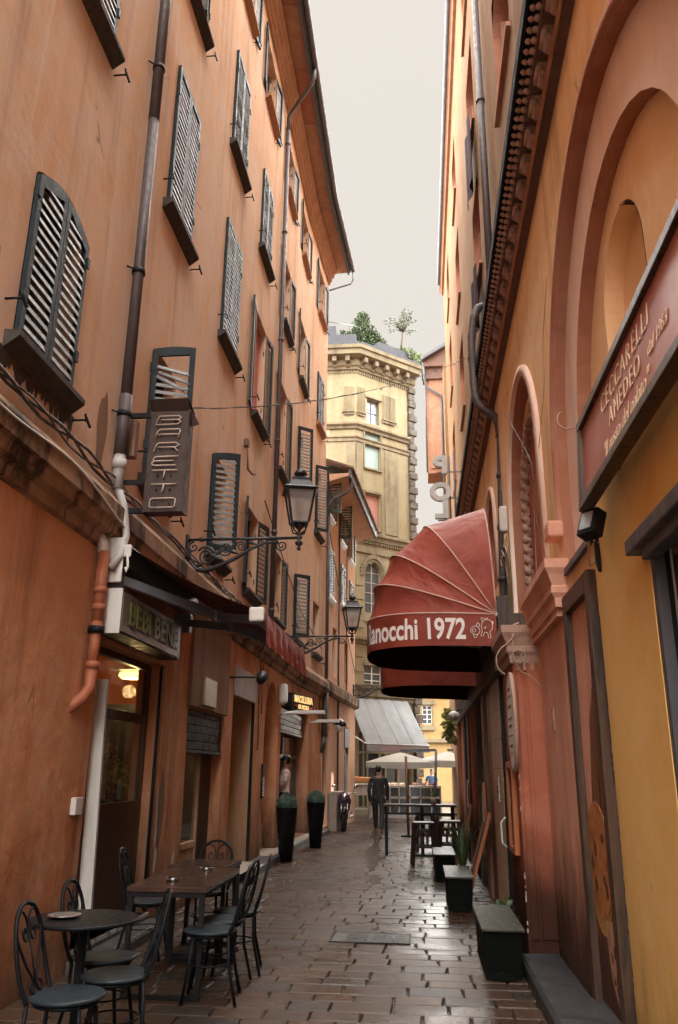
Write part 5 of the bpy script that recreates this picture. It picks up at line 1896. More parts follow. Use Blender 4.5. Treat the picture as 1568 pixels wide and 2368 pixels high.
# sticker on the tiles, threshold
tag(obj('sticker', MB().box(-.12, .12, -.006, 0, -.14, .14).box(-.1, .1, -.008, 0, -.03, .06), M['paper'], None, at((XS - .001, 10.2, 1.42), -PI / 2)), 'small white printed sticker on the beige tiled pillar', 'sticker')
b = MB()
for k in range(3):
    b.box(-.1, .1, -.009, -.006, -.02 + k * .028, -.005 + k * .028)
tag(obj('sticker', b, paint('maroon_print', (.2, .03, .05), rough=.5), None, at((XS - .002, 10.2, 1.40), -PI / 2)), 'maroon printed band on the white sticker of the tiled pillar', 'sticker')
obj('threshold', MB().box(.78, XS + .1, 9.0, 10.9, 0, .08), paint('red_tile_threshold', (.32, .15, .10), rough=.3), sf)
obj('door_handle', MB().tube([(XS - .02, 9.3, .85), (XS - .07, 9.3, .9), (XS - .07, 9.3, 1.1), (XS - .02, 9.3, 1.15)], .012, 6), M['white_metal'], sf)
# far lamp, plant and bracket on the right
b = MB()
rnd = random.Random(12)
c = on(1038, 1675, 1, 17.0)
for k in range(14):
    leaf_cluster(b, c + Vector((rnd.uniform(-.07, .07), rnd.uniform(-.1, .1), .28 - k * .045)), (.10, .12, .08), 55, .07, rnd, .9)
tag(obj('hanging_plant', b, M['ivy']), 'yellow green hanging plant under the white globe lamp of the dark shopfront', 'plant')
wl = thing('wall_lamp', 'white globe wall lamp above the yellow green hanging plant', 'lamp', at(on(1050, 1655, 1, 16.6)))
rel('globe', MB().sph((0, 0, 0), .09, 12, 8, 1.3, 1, 1), M['white_plastic'], wl)
rel('arm', MB().tube([(0, 0, .05), (.1, 0, .12), (.25, 0, .1)], .02, 6), M['black_metal'], wl)
for k, (y, z, h) in enumerate(((13.2, 1.0, 1.0), (16.9, 1.0, 1.0))):
    q = on((1095, 1052)[k], (1850, 1840)[k], 1, (11.6, 15.5)[k])
    ob = thing('round_board', ('nearer' if k == 0 else 'farther') + ' narrow pale round headed board standing against the dark shopfront', 'board', at((.84, q.y, .75), -PI / 2), 'round headed boards')
    rel('face', MB().prism(ell(0, .25, .2, .45, n=24), lambda x, z_, d: Vector((x, d, z_)), -.03, 0), M['white_plastic'], ob)
    rel('rim', MB().tube([Vector((p[0], -.015, p[1])) for p in ell(0, .25, .21, .46, n=24)], .018, 6, True), M['orange_wood'], ob)
for k, (xa, ya, xb, yb, Y) in enumerate(((1092, 1990, 1108, 1850, 11.4), (1060, 1985, 1072, 1880, 14.2))):
    p, q = on(xa, 2080 if k == 0 else 2005, 2, .02), None
    p = Vector((.52 if k == 0 else .45, Y, 0.0))
    lb = thing('leaning_board', ('nearer' if k == 0 else 'farther') + ' narrow wooden menu board leaning against the dark shopfront', 'board', at(p, -PI / 2) @ Matrix.Rotation(R(-17), 4, 'X'), 'leaning menu boards')
    b = MB()
    b.box(-.3, -.25, -.02, .02, 0, 1.15); b.box(.25, .3, -.02, .02, 0, 1.15); b.box(-.25, .25, -.02, .02, 1.09, 1.15); b.box(-.25, .25, -.02, .02, .1, .16)
    rel('frame', b, M['orange_wood'], lb)
    rel('slate', MB().box(-.25, .25, -.01, .01, .16, 1.09), M['chalk'], lb)

# ---- reversed letter sign on a mast
ps = thing('letter_sign', 'vertical sign of thick grey letters seen from behind on a mast by the cornice', 'sign', at((1.0, 18.0, 7.0)))
b = MB()
b.tube([(-.08, 0, -.6), (-.08, 0, 1.9)], .025, 8)
b.tube([(-.2, 0, -.4), (-.2, 0, 1.8)], .02, 8)
for z in (.2, .75, 1.4):
    b.beam((-.5, 0, z), (.25, 0, z), .025, .025)
rel('mast', b, M['gutter'], ps)
for k, (ch, xx, yy) in enumerate((('P', 1019, 1080), ('O', 1019, 1142), ('L', 1023, 1182))):
    vs, fs = text_geo(ch, .58, .055, 'CENTER', 0, 1.05, .03)
    c = on(xx, yy, 1, 18.0)
    b = MB()
    b.add([(c.x - 1.0 - v.x, v.z - .06, c.z - 7.0 + v.y) for v in vs], fs)
    rel('letter', b, M['letter_grey'], ps)

# ---- farther bay and house at the right end
bE = thing('bay_house', 'narrow orange house with a projecting upper bay beyond the apricot house', 'building', at((1.3, 30, 0)))
b = MB()
b.box(1.18, 6, 28.6, 34, -.2, 17.0)
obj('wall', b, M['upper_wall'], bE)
b = MB()
b.box(.50, 1.3, 30.0, 31.2, 12.9, 17.6)
b.box(.62, 1.18, 29.95, 30.0, 13.1, 17.0)
obj('bay', b, M['soffit'], bE)
b = MB()
b.prism([(.40, 17.5), (.40, 17.7), (1.4, 18.35), (1.4, 17.5)], lambda x, z, d: Vector((x, d, z)), 29.7, 31.4)
b.box(.45, 1.3, 29.85, 31.2, 17.0, 17.5)
obj('bay_cornice', b, M['terracotta_dark'], bE)
b = MB()
b.prism([(.36, 17.72), (.36, 17.84), (1.45, 18.55), (1.45, 18.4)], lambda x, z, d: Vector((x, d, z)), 29.5, 31.5)
obj('roof', b, M['gutter'], bE)
b = MB()
b.tube([(.42, 29.75, 17.7), (.44, 29.75, 17.0), (.5, 29.8, 16.6), (1.1, 29.85, 16.2), (1.12, 29.9, 15.8), (1.12, 29.9, 10)], .05, 8)
b.tube([(.47, 29.9, 17.5), (.47, 29.9, 12.9)], .03, 8)
obj('downpipe', b, M['gutter'], bE)
# ================================================================== cream palazzo at the end
pal = thing('cream_palazzo', 'ornate cream stone palazzo closing the alley with a bracketed cornice and roof garden', 'building', at((-2.62, 33, 0)))
CO = Vector((-2.62, 33.0, 0))
D2 = Vector((.755, .656, 0)).normalized()      # direction of the right hand facade
N2 = Vector((D2.y, -D2.x, 0))                  # its outward normal
D1_ = Vector((-1, 0, 0))
N1 = Vector((0, -1, 0))
def F2(s, z, d): return CO + D2 * s - N2 * d + Vector((0, 0, z))
def F1(s, z, d): return CO + D1_ * s - N1 * d + Vector((0, 0, z))
TE = 3.05
PW2 = [(.62, 1.34, 16.75, 17.95, .22), (.5, 1.36, 14.55, 16.5, .15), (.5, 1.32, 11.75, 13.3, .15), (.5, 1.38, 8.0, 9.55, .2, .7), (.45, 1.35, 4.9, 5.75, .15), (.15, 2.9, 0.0, 3.1, .3)]
f = MB()
wall_grid(f, F2, 0, TE, -.2, 19.4, PW2)
wall_grid(f, F1, 0, 8, -.2, 19.4, [(1.2, 2.0, 14.5, 16.5, .2), (.1, 4, 0, 3.0, .3)])
q0, q1 = F2(TE, -.2, 0), F2(TE, -.2, 9)
f.add([q0, q1, q1 + Vector((0, 0, 19.6)), q0 + Vector((0, 0, 19.6))], [(0, 1, 2, 3)])
obj('wall', f, M['cream'], pal)
def pbox(b, F, s0, s1, z0, z1, d0, d1):
    vs = [F(s, z, d) for s in (s0, s1) for z in (z0, z1) for d in (d0, d1)]
    b.add(vs, [(0, 1, 3, 2), (4, 6, 7, 5), (0, 4, 5, 1), (2, 3, 7, 6), (0, 2, 6, 4), (1, 5, 7, 3)])
CORN = [(0, 0), (.10, .02), (.12, .12), (.2, .18), (.22, .3), (.22, .5), (.60, .56), (.62, .78), (.70, .82), (.72, .98), (.66, 1.0), (0, 1.04)]
def pal_path(s0=8, s1=TE):
    m = (N1 + N2)
    m = m / m.dot(N1)
    return [(F1(s0, 0, 0), N1), (CO, m), (F2(s1, 0, 0), N2)]
def course(prof, z, mat, name, k=1.0, s1=TE + .35):
    path = [(Vector(p) + Vector((0, 0, z)), o) for p, o in pal_path(8, s1)]
    return obj(name, MB().sweep([(a * k, c * k) for a, c in prof], path), mat, pal)
course(CORN, 19.2, M['cream_trim'], 'cornice')
course([(0, 0), (.08, .02), (.10, .12), (.2, .2), (.2, .3), (0, .34)], 16.25 + .0, M['cream_trim'], 'string_course', 1, TE)
course([(0, 0), (.05, .02), (.05, .16), (.10, .2), (.10, .26), (0, .28)], 15.65, M['cream_trim'], 'string_course', 1, TE)
course([(0, 0), (.10, .04), (.12, .2), (.22, .26), (.22, .38), (0, .42)], 11.1, M['cream_trim'], 'string_course', 1, TE)
course([(0, 0), (.07, .02), (.07, .24), (0, .28)], 10.55, M['cream_trim'], 'string_course', 1, TE)
course([(0, 0), (.10, .04), (.12, .16), (.2, .2), (.2, .3), (0, .33)], 6.6, M['cream_trim'], 'string_course', 1, TE)
course([(0, 0), (.12, .04), (.12, .3), (.24, .36), (.26, .5), (0, .54)], 4.5, M['cream_trim'], 'string_course', 1, TE)
course([(0, 0), (.04, 0), (.04, .03), (0, .03)], 7.6, M['cream_trim'], 'string_course', 1, TE)
b = MB()
for z in (7.3, 7.9, 8.5, 9.1, 5.5, 6.1):
    pbox(b, F2, 0, .42, z, z + .55, 0, -.035)
    pbox(b, F1, 0, 3, z, z + .55, 0, -.035)
    pbox(b, F2, 1.55, 2.9, z, z + .55, 0, -.035)
obj('rusticated_blocks', b, M['cream'], pal, bevel=.015)
b = MB()
def modillions(F, s0, s1, z):
    s = s0
    while s < s1:
        pbox(b, F, s, s + .2, z, z + .26, .0, -.52)
        pbox(b, F, s + .02, s + .18, z - .16, z, .0, -.2)
        s += .62
modillions(F2, .12, TE, 19.45)
modillions(F1, .25, 4, 19.45)
obj('cornice_brackets', b, M['stone_bracket'], pal, bevel=.02)
b = MB()
s = .02
while s < TE:
    pbox(b, F2, s, s + .06, 11.0, 11.1, 0, -.1); pbox(b, F2, s, s + .05, 19.05, 19.2, 0, -.06)
    pbox(b, F2, s, s + .06, 4.36, 4.5, 0, -.1)
    s += .13
s = .05
while s < 4:
    pbox(b, F1, s, s + .06, 11.0, 11.1, 0, -.1); pbox(b, F1, s, s + .05, 19.05, 19.2, 0, -.06)
    s += .13
for s0, s1, F in ((.05, .5, F2), (1.5, 2.3, F2), (.1, .6, F1)):
    s = s0
    while s < s1:
        pbox(b, F, s, s + .035, 17.2, 18.4, 0, -.03)
        s += .085
    for q in range(int((s1 - s0) / .09)):
        pbox(b, F, s0 + q * .09, s0 + q * .09 + .06, 16.95, 17.08, 0, -.08)
    pbox(b, F, s0 - .02, s1 + .02, 17.08, 17.14, 0, -.12)
obj('dentils', b, M['cream_trim'], pal)
for F_, s0, s1 in ((F2, .02, .36), (F2, 1.62, 2.35), (F1, .02, .4)):
    b = MB()
    pbox(b, F_, s0, s1, 11.6, 15.6, 0, -.06)
    obj('pilaster', b, M['cream_trim'], pal, bevel=.008)
for s0, s1, z0, z1 in ((.42, 1.44, 14.45, 14.53), (.42, 1.44, 16.52, 16.62), (.42, 1.4, 13.34, 13.46), (.42, 1.4, 11.62, 11.72), (.52, 1.44, 17.98, 18.08), (.4, 1.42, 4.8, 4.9), (.38, 1.44, 5.78, 5.9)):
    b = MB()
    pbox(b, F2, s0, s1, z0, z1, 0, -.09)
    obj('window_moulding', b, M['cream_trim'], pal, bevel=.008)
for s in (.40, 1.38):
    for z0, z1 in ((14.55, 16.5), (11.75, 13.3)):
        b = MB()
        pbox(b, F2, s, s + .07, z0, z1, 0, -.06)
        obj('window_jamb', b, M['cream_trim'], pal, bevel=.008)
b = MB()
n = 18
for k in range(n):
    for r0, r1, dd in ((.50, .58, -.05), (.60, .74, -.09)):
        a0, a1 = PI * k / n, PI * (k + 1) / n
        q = [(r0, a0), (r1, a0), (r1, a1), (r0, a1)]
        vs = [F2(.94 + r * math.cos(a), 9.55 + r * 1.35 * math.sin(a), d) for d in (0, dd) for r, a in q]
        b.add(vs, [(4, 5, 6, 7), (0, 1, 5, 4), (2, 3, 7, 6)])
obj('arch_moulding', b, M['cream_trim'], pal)
def pwin(s0, s1, z0, z1, d, fill, name='window', bars=(1, 2), mat_=None):
    b = MB()
    pbox(b, F2, s0, s1, z0, z1, d - .01, d - .0)
    b.cur = 1
    for k in range(bars[0] + 2):
        x = s0 + (s1 - s0) * k / (bars[0] + 1)
        pbox(b, F2, x - .02, x + .02, z0, z1, d - .05, d - .012)
    for k in range(bars[1] + 1):
        z = z0 + (z1 - z0) * k / (bars[1] + 1)
        pbox(b, F2, s0, s1, z - .015, z + .015, d - .045, d - .012)
    obj(name, b, [fill, mat_ or M['gutter']], pal)
pwin(.62, 1.34, 16.75, 17.95, .2, M['pane_pale'], bars=(1, 1))
pwin(.5, 1.36, 14.55, 16.5, .12, M['blind_blue'], bars=(0, 0), mat_=M['cream_trim'])
pwin(.5, 1.32, 11.75, 13.3, .12, M['blind_red'], bars=(0, 0), mat_=M['cream_trim'])
pwin(.5, 1.38, 8.0, 10.2, .17, M['pane'], bars=(1, 4), mat_=M['panel_grey'])
pwin(.45, 1.35, 4.9, 5.75, .12, M['pane'], bars=(1, 2), mat_=M['window_white'])
b = MB()
for k in range(52):
    z = .3 + k * .365
    w = .34 + .10 * (k % 2) + random.uniform(-.04, .04)
    pbox(b, F2, TE + .0, TE + w, z, z + .33, .25, -.10 - .05 * (k % 2))
pbox(b, F2, TE - .03, TE + .2, 0, 19.3, .3, -.02)
obj('sooty_quoins', b, M['soot_stone'], pal, bevel=.02)
b = MB()
pbox(b, F2, -.2, TE + .3, 20.2, 20.32, 2.5, -.68); pbox(b, F1, -.2, 8, 20.2, 20.32, 2.5, -.68)
pbox(b, F1, .95, 8, 20.3, 21.5, 2.2, -.1); pbox(b, F1, .0, 8, 20.3, 20.95, 2.2, -.25); pbox(b, F2, 1.2, 3.0, 20.3, 21.0, 2.2, -.2)
obj('zinc_roof', b, M['grey_slate'], pal)
# ground floor shop front
b = MB()
for s in (.15, .42, .62, 1.28, 1.55, 2.2, 2.86):
    pbox(b, F2, s, s + .07, 0, 3.1, .05, .16)
pbox(b, F2, .15, 2.9, 0, .3, .05, .16)
pbox(b, F2, .15, 2.9, 2.3, 2.38, .05, .16)
for s in (.3, 1.2, 2.1, 3.2):
    pbox(b, F1, s, s + .08, 0, 3.0, .05, .16)
pbox(b, F1, .1, 4, .0, .35, .05, .16); pbox(b, F1, .1, 4, 2.2, 2.28, .05, .16)
obj('shop_front', b, M['cream'], pal)
b = MB()
pbox(b, F2, .68, 1.27, .0, 2.3, .14, .15)
b.cur = 1
pbox(b, F2, .15, .62, .3, 3.1, .14, .15); pbox(b, F2, 1.33, 2.86, .3, 3.1, .14, .15); pbox(b, F1, .1, 4, .3, 3.0, .14, .15)
b.cur = 0
pbox(b, F2, .62, 1.33, 2.38, 3.1, .14, .15)
obj('shop_glass', b, [M['darkhole'], M['pane']], pal)

# roof garden
def tree_leaves(b, blobs, n, size, rnd):
    for c, r in blobs:
        for _ in range(int(n * r ** 2)):
            a, z = rnd.uniform(0, 2 * PI), rnd.uniform(-1, 1)
            q = math.sqrt(1 - z * z)
            d = Vector((q * math.cos(a), q * math.sin(a), z))
            rr = r * (rnd.random() ** .35) * rnd.uniform(.85, 1.12)
            p = Vector(c) + d * rr
            s = size * rnd.uniform(.6, 1.4)
            t_ = (d + Vector((rnd.uniform(-1, 1), rnd.uniform(-1, 1), rnd.uniform(-1, 1)))).normalized()
            u = t_.orthogonal().normalized()
            u.rotate(Matrix.Rotation(rnd.uniform(0, 6.28), 3, t_))
            b.add([p - t_ * s * .5, p + u * s * .35, p + t_ * s * .5, p - u * s * .35], [(0, 1, 2, 3)])
rnd = random.Random(31)
def rg(x, y, Y=35.0): return on(x, y, 1, Y)
tr = thing('roof_tree', 'dense rounded dark green tree on the palazzo roof', 'tree', at(rg(838, 800)))
b = MB()
blobs = [(rg(838, 742), .42), (rg(832, 760), .5), (rg(845, 775), .6), (rg(855, 795), .65), (rg(878, 805), .5), (rg(820, 785), .35), (rg(895, 812), .32), (rg(805, 775), .22), (rg(793, 770), .18), (rg(866, 780), .35), (rg(838, 728), .22)]
tree_leaves(b, blobs, 3000, .10, rnd)
obj('crown', b, M['leaf_roof'], tr)
obj('trunk', MB().tube([rg(845, 830), rg(842, 760)], [.09, .05], 8), M['bark'], tr)
tr = thing('roof_tree', 'thin sparse young tree with scattered leaves on the palazzo roof', 'tree', at(rg(928, 812)))
b = MB()
base, fork = rg(927, 812), rg(931, 768)
b.tube([base, rg(929, 790), fork], [.05, .04, .035], 7)
tips = []
for x, y in ((920, 752), (932, 742), (941, 750), (945, 735), (950, 722), (930, 728), (935, 716), (915, 745), (905, 738), (955, 740), (925, 735), (960, 765), (948, 770), (905, 765), (895, 745), (940, 728)):
    q = rg(x, y, 35 + rnd.uniform(-.5, .5))
    m_ = fork.lerp(q, .5) + Vector((rnd.uniform(-.08, .08), rnd.uniform(-.1, .1), .05))
    b.tube([fork, m_, q], [.024, .014, .006], 5)
    tips += [q, m_.lerp(q, .6)]
obj('trunk', b, M['bark'], tr)
b = MB()
for q in tips:
    leaf_cluster(b, q, (.13, .13, .11), 16, .10, rnd, .3)
leaf_cluster(b, rg(928, 755), (.25, .25, .25), 110, .10, rnd, .3)
obj('crown', b, M['leaf_roof'], tr)
tr = thing('roof_shrub', 'light green rounded shrub on the corner of the palazzo roof', 'shrub', at(rg(955, 840)))
b = MB()
tree_leaves(b, [(rg(945, 822), .36), (rg(962, 832), .38), (rg(972, 848), .3), (rg(930, 815), .25), (rg(920, 812), .15)], 3400, .09, rnd)
obj('foliage', b, M['leaf_roof_light'], tr)

# grey shop awning with lettering
ga = thing('shop_awning', 'large grey shop awning with faded red lettering at the foot of the cream palazzo', 'awning', at(F2(1.2, 4.4, 0)))
A0, A1_, B0, B1_ = F2(-.42, 4.42, -.12), F2(2.65, 4.42, -.12), F2(-.42, 2.62, -1.3), F2(2.75, 2.62, -1.3)
b = MB()
b.grid(lambda u, v: A0.lerp(A1_, u).lerp(B0.lerp(B1_, u), v) + Vector((0, 0, -.05 * math.sin(PI * v) + .008 * math.sin(u * 40))), 30, 6)
obj('canopy', b, M['awning_grey'], ga)
b = MB()
b.grid(lambda u, v: B0.lerp(B1_, u) + N2 * .0 + Vector((0, 0, -.27 * v)), 20, 2)
obj('valance', b, M['awning_grey'], ga)
b = MB()
for k in range(1, 4):
    u = k / 4
    b.tube([A0.lerp(A1_, u) + Vector((0, 0, .0)) + N2 * .02, (A0.lerp(A1_, u)).lerp(B0.lerp(B1_, u), .5) + Vector((0, 0, -.03)), B0.lerp(B1_, u) + Vector((0, 0, .012))], .008, 5)
b.tube([B0, B1_], .02, 6)
b.beam(F2(-.42, 3.1, -.05), B0, .04, .04); b.beam(F2(2.7, 3.1, -.05), B1_, .04, .04)
obj('frame', b, M['panel_grey'], ga)
vs, fs = text_geo('tramezzino.it', .30, .004, 'CENTER', 0, 1.15, 0, 1.05)
b = MB()
cc = B0.lerp(B1_, .52) + Vector((0, 0, -.14)) + N2 * .008
b.add([cc + D2 * v.x + Vector((0, 0, v.y)) + N2 * v.z for v in vs], fs)
obj('lettering', b, M['letter_pink'], ga)

# yellow house far behind
fy = thing('far_yellow_house', 'distant yellow house with a white framed window behind the grey awning', 'building', at((0, 50, 0)))
b = MB()
wall_grid(b, lambda s, z, d: Vector((s, 50 + d, z)), -3, 4, -.2, 6.5, [(.08, .66, 4.35, 5.45, .12)])
obj('wall', b, M['far_yellow'], fy)
b = MB()
b.box(-.1, .84, 49.9, 50.0, 5.5, 5.75); b.box(0, .08, 49.94, 50, 4.3, 5.5); b.box(.66, .74, 49.94, 50, 4.3, 5.5)
b.box(-.08, .82, 49.86, 50.0, 4.0, 4.25); b.box(-3, 4, 49.8, 50.0, 3.3, 3.5); b.box(-3, 4, 49.7, 50, 6.2, 6.5)
obj('trim', b, M['cream_trim'], fy)
b = MB()
b.box(.08, .66, 50.1, 50.12, 4.35, 5.45)
b.cur = 1
for x in (.08, .35, .62):
    b.box(x, x + .05, 50.06, 50.1, 4.35, 5.45)
for z in (4.35, 4.62, 4.9, 5.17, 5.4):
    b.box(.08, .66, 50.06, 50.1, z, z + .04)
obj('window', b, [M['pane'], M['window_white']], fy)

# ================================================================== ground
t = NT('wet_stone_slabs')
at_ = t.n('Attribute', attribute_name='slab').outputs['Color']
n1 = t.noise(2.2, 5, .6)
n2 = t.noise(70, 3, .7)
wet = t.ramp(t.noise(.75, 4, .6, dist=.8), .40, .62)
col = t.mix(t.ramp(n1, .35, .7, 0, .6), at_, t.mix(.5, at_, (.05, .04, .036)))
col = t.mix(t.ramp(n2, .52, .72, 0, .45), col, (.055, .042, .036))
mud = t.ramp(t.noise(1.1, 4, .7, stretch=(.9, .35, 1)), .60, .72, 0, .6)
col = t.mix(mud, col, (.05, .026, .015))
rg_ = t.math('ADD', t.ramp(wet, 0, 1, .38, .2), t.math('MULTIPLY', n2, .22))
lane = t.ramp(t.math('ABSOLUTE', t.math('ADD', t.math('ADD', t.sepz()[0], .15), t.math('MULTIPLY', t.math('SUBTRACT', t.noise(.5, 3), .5), 1.6))), .35, 1.3)
bn = t.n('Bump', {'Height': t.noise(7, 4, .6), 'Strength': .30, 'Distance': .012})
b2 = t.n('Bump', {'Height': n2, 'Distance': .007, 'Normal': bn.outputs[0]})
t.set(b2.inputs['Strength'], t.math('ADD', t.math('MULTIPLY', lane, .75), .25))
rg_ = t.math('ADD', t.ramp(wet, 0, 1, .32, .17), t.math('MULTIPLY', n2, .16))
M['slabs'] = t.done(col, rg_, 0, t.math('SUBTRACT', .46, t.math('MULTIPLY', lane, .24)), b2.outputs[0])
M['joint'] = paint('dark_wet_joints', (.022, .02, .018), (.012, .011, .01), .3, 0, .5, 8, .4, 60)
M['far_ground'] = paint('far_wet_paving', (.06, .057, .055), (.036, .034, .033), .28, 0, .6, 2, .3, 20)

g = MB()
g.box(-60, 60, -40, 120, -.6, -.022)
obj('ground', g, M['joint'], kind='structure')
g = MB()
cols = []
rnd = random.Random(77)
y = 2.2
while y < 34:
    hrow = rnd.uniform(.20, .30)
    x = -3.0 + rnd.uniform(-.4, 0) - (5.0 if y > 29.3 else 0)
    xe = 1.3 if y < 28 else 6
    while x < xe:
        w = rnd.uniform(.27, .52)
        j = .004 + rnd.uniform(0, .0035)
        zt = rnd.uniform(-.0035, .0035)
        tx, ty = rnd.uniform(-.006, .006), rnd.uniform(-.006, .006)
        x0, x1, y0, y1 = x + j, x + w - j, y + j, y + hrow - j
        sk = rnd.uniform(-.012, .012)
        bv = .009
        cx, cy = (x0 + x1) / 2, (y0 + y1) / 2
        zz = lambda px, py: zt + (px - cx) * tx + (py - cy) * ty
        o = [(x0, y0), (x1 + sk, y0), (x1 - sk, y1), (x0, y1)]
        i_ = [(x0 + bv, y0 + bv), (x1 + sk - bv, y0 + bv), (x1 - sk - bv, y1 - bv), (x0 + bv, y1 - bv)]
        mid = [((a[0] + b_[0]) / 2, (a[1] + b_[1]) / 2) for a, b_ in zip(i_, i_[1:] + i_[:1])]
        vs = [(px, py, -.03) for px, py in o] + [(px, py, zz(px, py) - .008) for px, py in o] + [(px, py, zz(px, py)) for px, py in i_]
        base = len(g.f)
        g.add(vs, [(8, 9, 10, 11)] + [(4 + k, 4 + (k + 1) % 4, 8 + (k + 1) % 4, 8 + k) for k in range(4)] + [(k, (k + 1) % 4, 4 + (k + 1) % 4, 4 + k) for k in range(4)])
        h_ = rnd.random()
        v = rnd.uniform(.72, 1.2)
        c = (.062, .036, .023) if h_ < .45 else ((.066, .034, .018) if h_ < .85 else (.046, .035, .029))
        cols += [(c[0] * v, c[1] * v, c[2] * v, 1)] * (len(g.f) - base)
        x += w
    y += hrow
st = obj('street_paving', g, M['slabs'], kind='structure')
ca = st.data.color_attributes.new('slab', 'FLOAT_COLOR', 'CORNER')
k = 0
for pi, p in enumerate(st.data.polygons):
    for li in p.loop_indices:
        ca.data[li].color = cols[pi]
g = MB()
g.add([(-40, 34, -.004), (40, 34, -.004), (40, 110, -.004), (-40, 110, -.004)], [(0, 1, 2, 3)])
obj('far_paving', g, M['far_ground'], kind='structure')
# drain cover
dr = thing('drain_cover', 'rectangular iron drain grating set in the wet paving', 'drain', at((-.55, 9.0, 0)))
b = MB()
b.box(-.38, .38, -.23, .23, -.01, .008)
rel('plate', b, M['drain_iron'], dr)
b = MB()
for k in range(5):
    y_ = -.15 + k * .075
    b.box(-.24, -.03, y_ - .018, y_ + .018, .004, .0105); b.box(.03, .24, y_ - .018, y_ + .018, .004, .0105)
rel('slots', b, M['joint'], dr)
rel('rim', MB().box(-.40, .40, -.25, -.235, -.01, .010).box(-.40, .40, .235, .25, -.01, .010).box(-.40, -.385, -.25, .25, -.01, .010).box(.385, .40, -.25, .25, -.01, .010), M['black_metal'], dr)
# muddy stain on the paving in the middle of the alley
b = MB()
rnd = random.Random(14)
for (x, y_, rx, ry) in ((862, 1975, 22, 26), (868, 2035, 17, 12), (870, 1930, 14, 22), (858, 2000, 14, 14)):
    pts = []
    for k in range(18):
        a = 2 * PI * k / 18
        r = rnd.uniform(.6, 1.15)
        p = on(x + rx * r * math.cos(a), y_ + ry * r * math.sin(a), 2, 0)
        pts.append((p.x, p.y, .0065 + rnd.uniform(0, .0005)))
    b.add(pts, [tuple(range(18))])
obj('mud_stain', b, paint('muddy_wet_stain', (.045, .03, .023), (.10, .065, .045), .22, 0, .5, 5, .4, 40), kind='structure')
# ================================================================== furniture
def make_chair():
    q = thing('bistro_chair', 'x', 'chair', at((0, 0, 0)), 'iron bistro chairs')
    # sitter faces +y, back at -y
    rel('seat', MB().lathe([(.001, .446), (.185, .446), (.198, .452), (.20, .46), (.195, .467), (.18, .470), (.001, .471)], 36), M['chair_seat'], q)
    hoop = [(-.165, -.15, .45), (-.18, -.19, .55), (-.18, -.225, .68), (-.16, -.25, .79), (-.11, -.268, .865), (-.04, -.276, .895), (.04, -.276, .895), (.11, -.268, .865), (.16, -.25, .79), (.18, -.225, .68), (.18, -.19, .55), (.165, -.15, .45)]
    rel('back_hoop', MB().tube(catmull([Vector(p) for p in hoop], 5), .0125, 8), M['chair_metal'], q)
    b = MB()
    def yb(z): return -.15 - .126 * min(1, max(0, (z - .45) / .46)) ** .8
    for s in (-1, 1):
        pts = []
        for x, z in ((.13, .84), (.07, .865), (.018, .82), (.012, .76), (.04, .72), (.075, .735), (.075, .775), (.05, .78), (.045, .755)):
            pts.append(Vector((s * x, yb(z), z)))
        b.tube(catmull(pts, 4), .007, 6)
        pts = []
        for x, z in ((.165, .78), (.14, .70), (.085, .61), (.03, .54), (.018, .50), (.04, .475), (.07, .485), (.07, .515), (.05, .52)):
            pts.append(Vector((s * x, yb(z), z)))
        b.tube(catmull(pts, 4), .007, 6)
    b.tube([Vector((0, yb(.5), .5)), Vector((0, yb(.76), .76))], .005, 6)
    rel('scrollwork', b, M['chair_metal'], q)
    b = MB()
    b.tube([Vector((.165 * math.cos(a), .165 * math.sin(a), .432)) for a in [2 * PI * k / 24 for k in range(24)]], .010, 6, True)
    b.tube([Vector((.15 * math.cos(a), .15 * math.sin(a), .24)) for a in [2 * PI * k / 24 for k in range(24)]], .006, 6, True)
    rel('ring', b, M['chair_metal'], q)
    for sx in (-1, 1):
        rel('leg', MB().tube([Vector((sx * .13, .11, .44)), Vector((sx * .145, .13, .25)), Vector((sx * .17, .17, .0))], .012, 8), M['chair_metal'], q)
        rel('leg', MB().tube([Vector((sx * .165, -.15, .45)), Vector((sx * .16, -.16, .25)), Vector((sx * .19, -.22, .0))], .012, 8), M['chair_metal'], q)
    return q
ch0 = make_chair()
def chair(x, y, rz, label, first=[True]):
    Mx = at((x, y, .004), rz)
    if first[0]:
        first[0] = False
        place(ch0, Mx)
        for c_ in ch0.children: W[c_.name] = Mx @ c_.matrix_basis
        ch0['label'] = label
        return ch0
    return dup(ch0, Mx, label, 'iron bistro chairs')
def gp(x, y, z=0.0): return on(x, y, 2, z)
rt = gp(195, 2125, .74)
cA = gp(155, 2303, .46); cB = gp(238, 2218, .46); cC = gp(272, 2252, .46)
chair(cA.x, cA.y, R(-86), 'nearest iron bistro chair at the round table, with its whole seat in view')
chair(-2.04, 5.56, R(-88), 'iron bistro chair on the far side of the round table, back against the orange wall')
chair(-1.80, 5.12, R(111), 'iron bistro chair on the street side of the round table, seen side on')
tb = thing('round_table', 'round dark metal bistro table with a glass ashtray by the orange wall', 'table', at((rt.x, rt.y, 0)))
rel('tabletop', MB().lathe([(.001, .722), (.30, .722), (.325, .728), (.33, .738), (.325, .746), (.30, .748), (.001, .748)], 48), M['chair_metal'], tb)
rel('column', MB().lathe([(.03, .03), (.028, .35), (.03, .7), (.10, .722)], 14), M['black_metal'], tb)
b = MB()
for k in range(4):
    a = PI / 4 + k * PI / 2
    b.tube([Vector((0, 0, .08)), Vector((.15 * math.cos(a), .15 * math.sin(a), .06)), Vector((.28 * math.cos(a), .28 * math.sin(a), .012))], [.02, .018, .012], 8)
rel('foot', b, M['black_metal'], tb)
p = gp(148, 2121, .752)
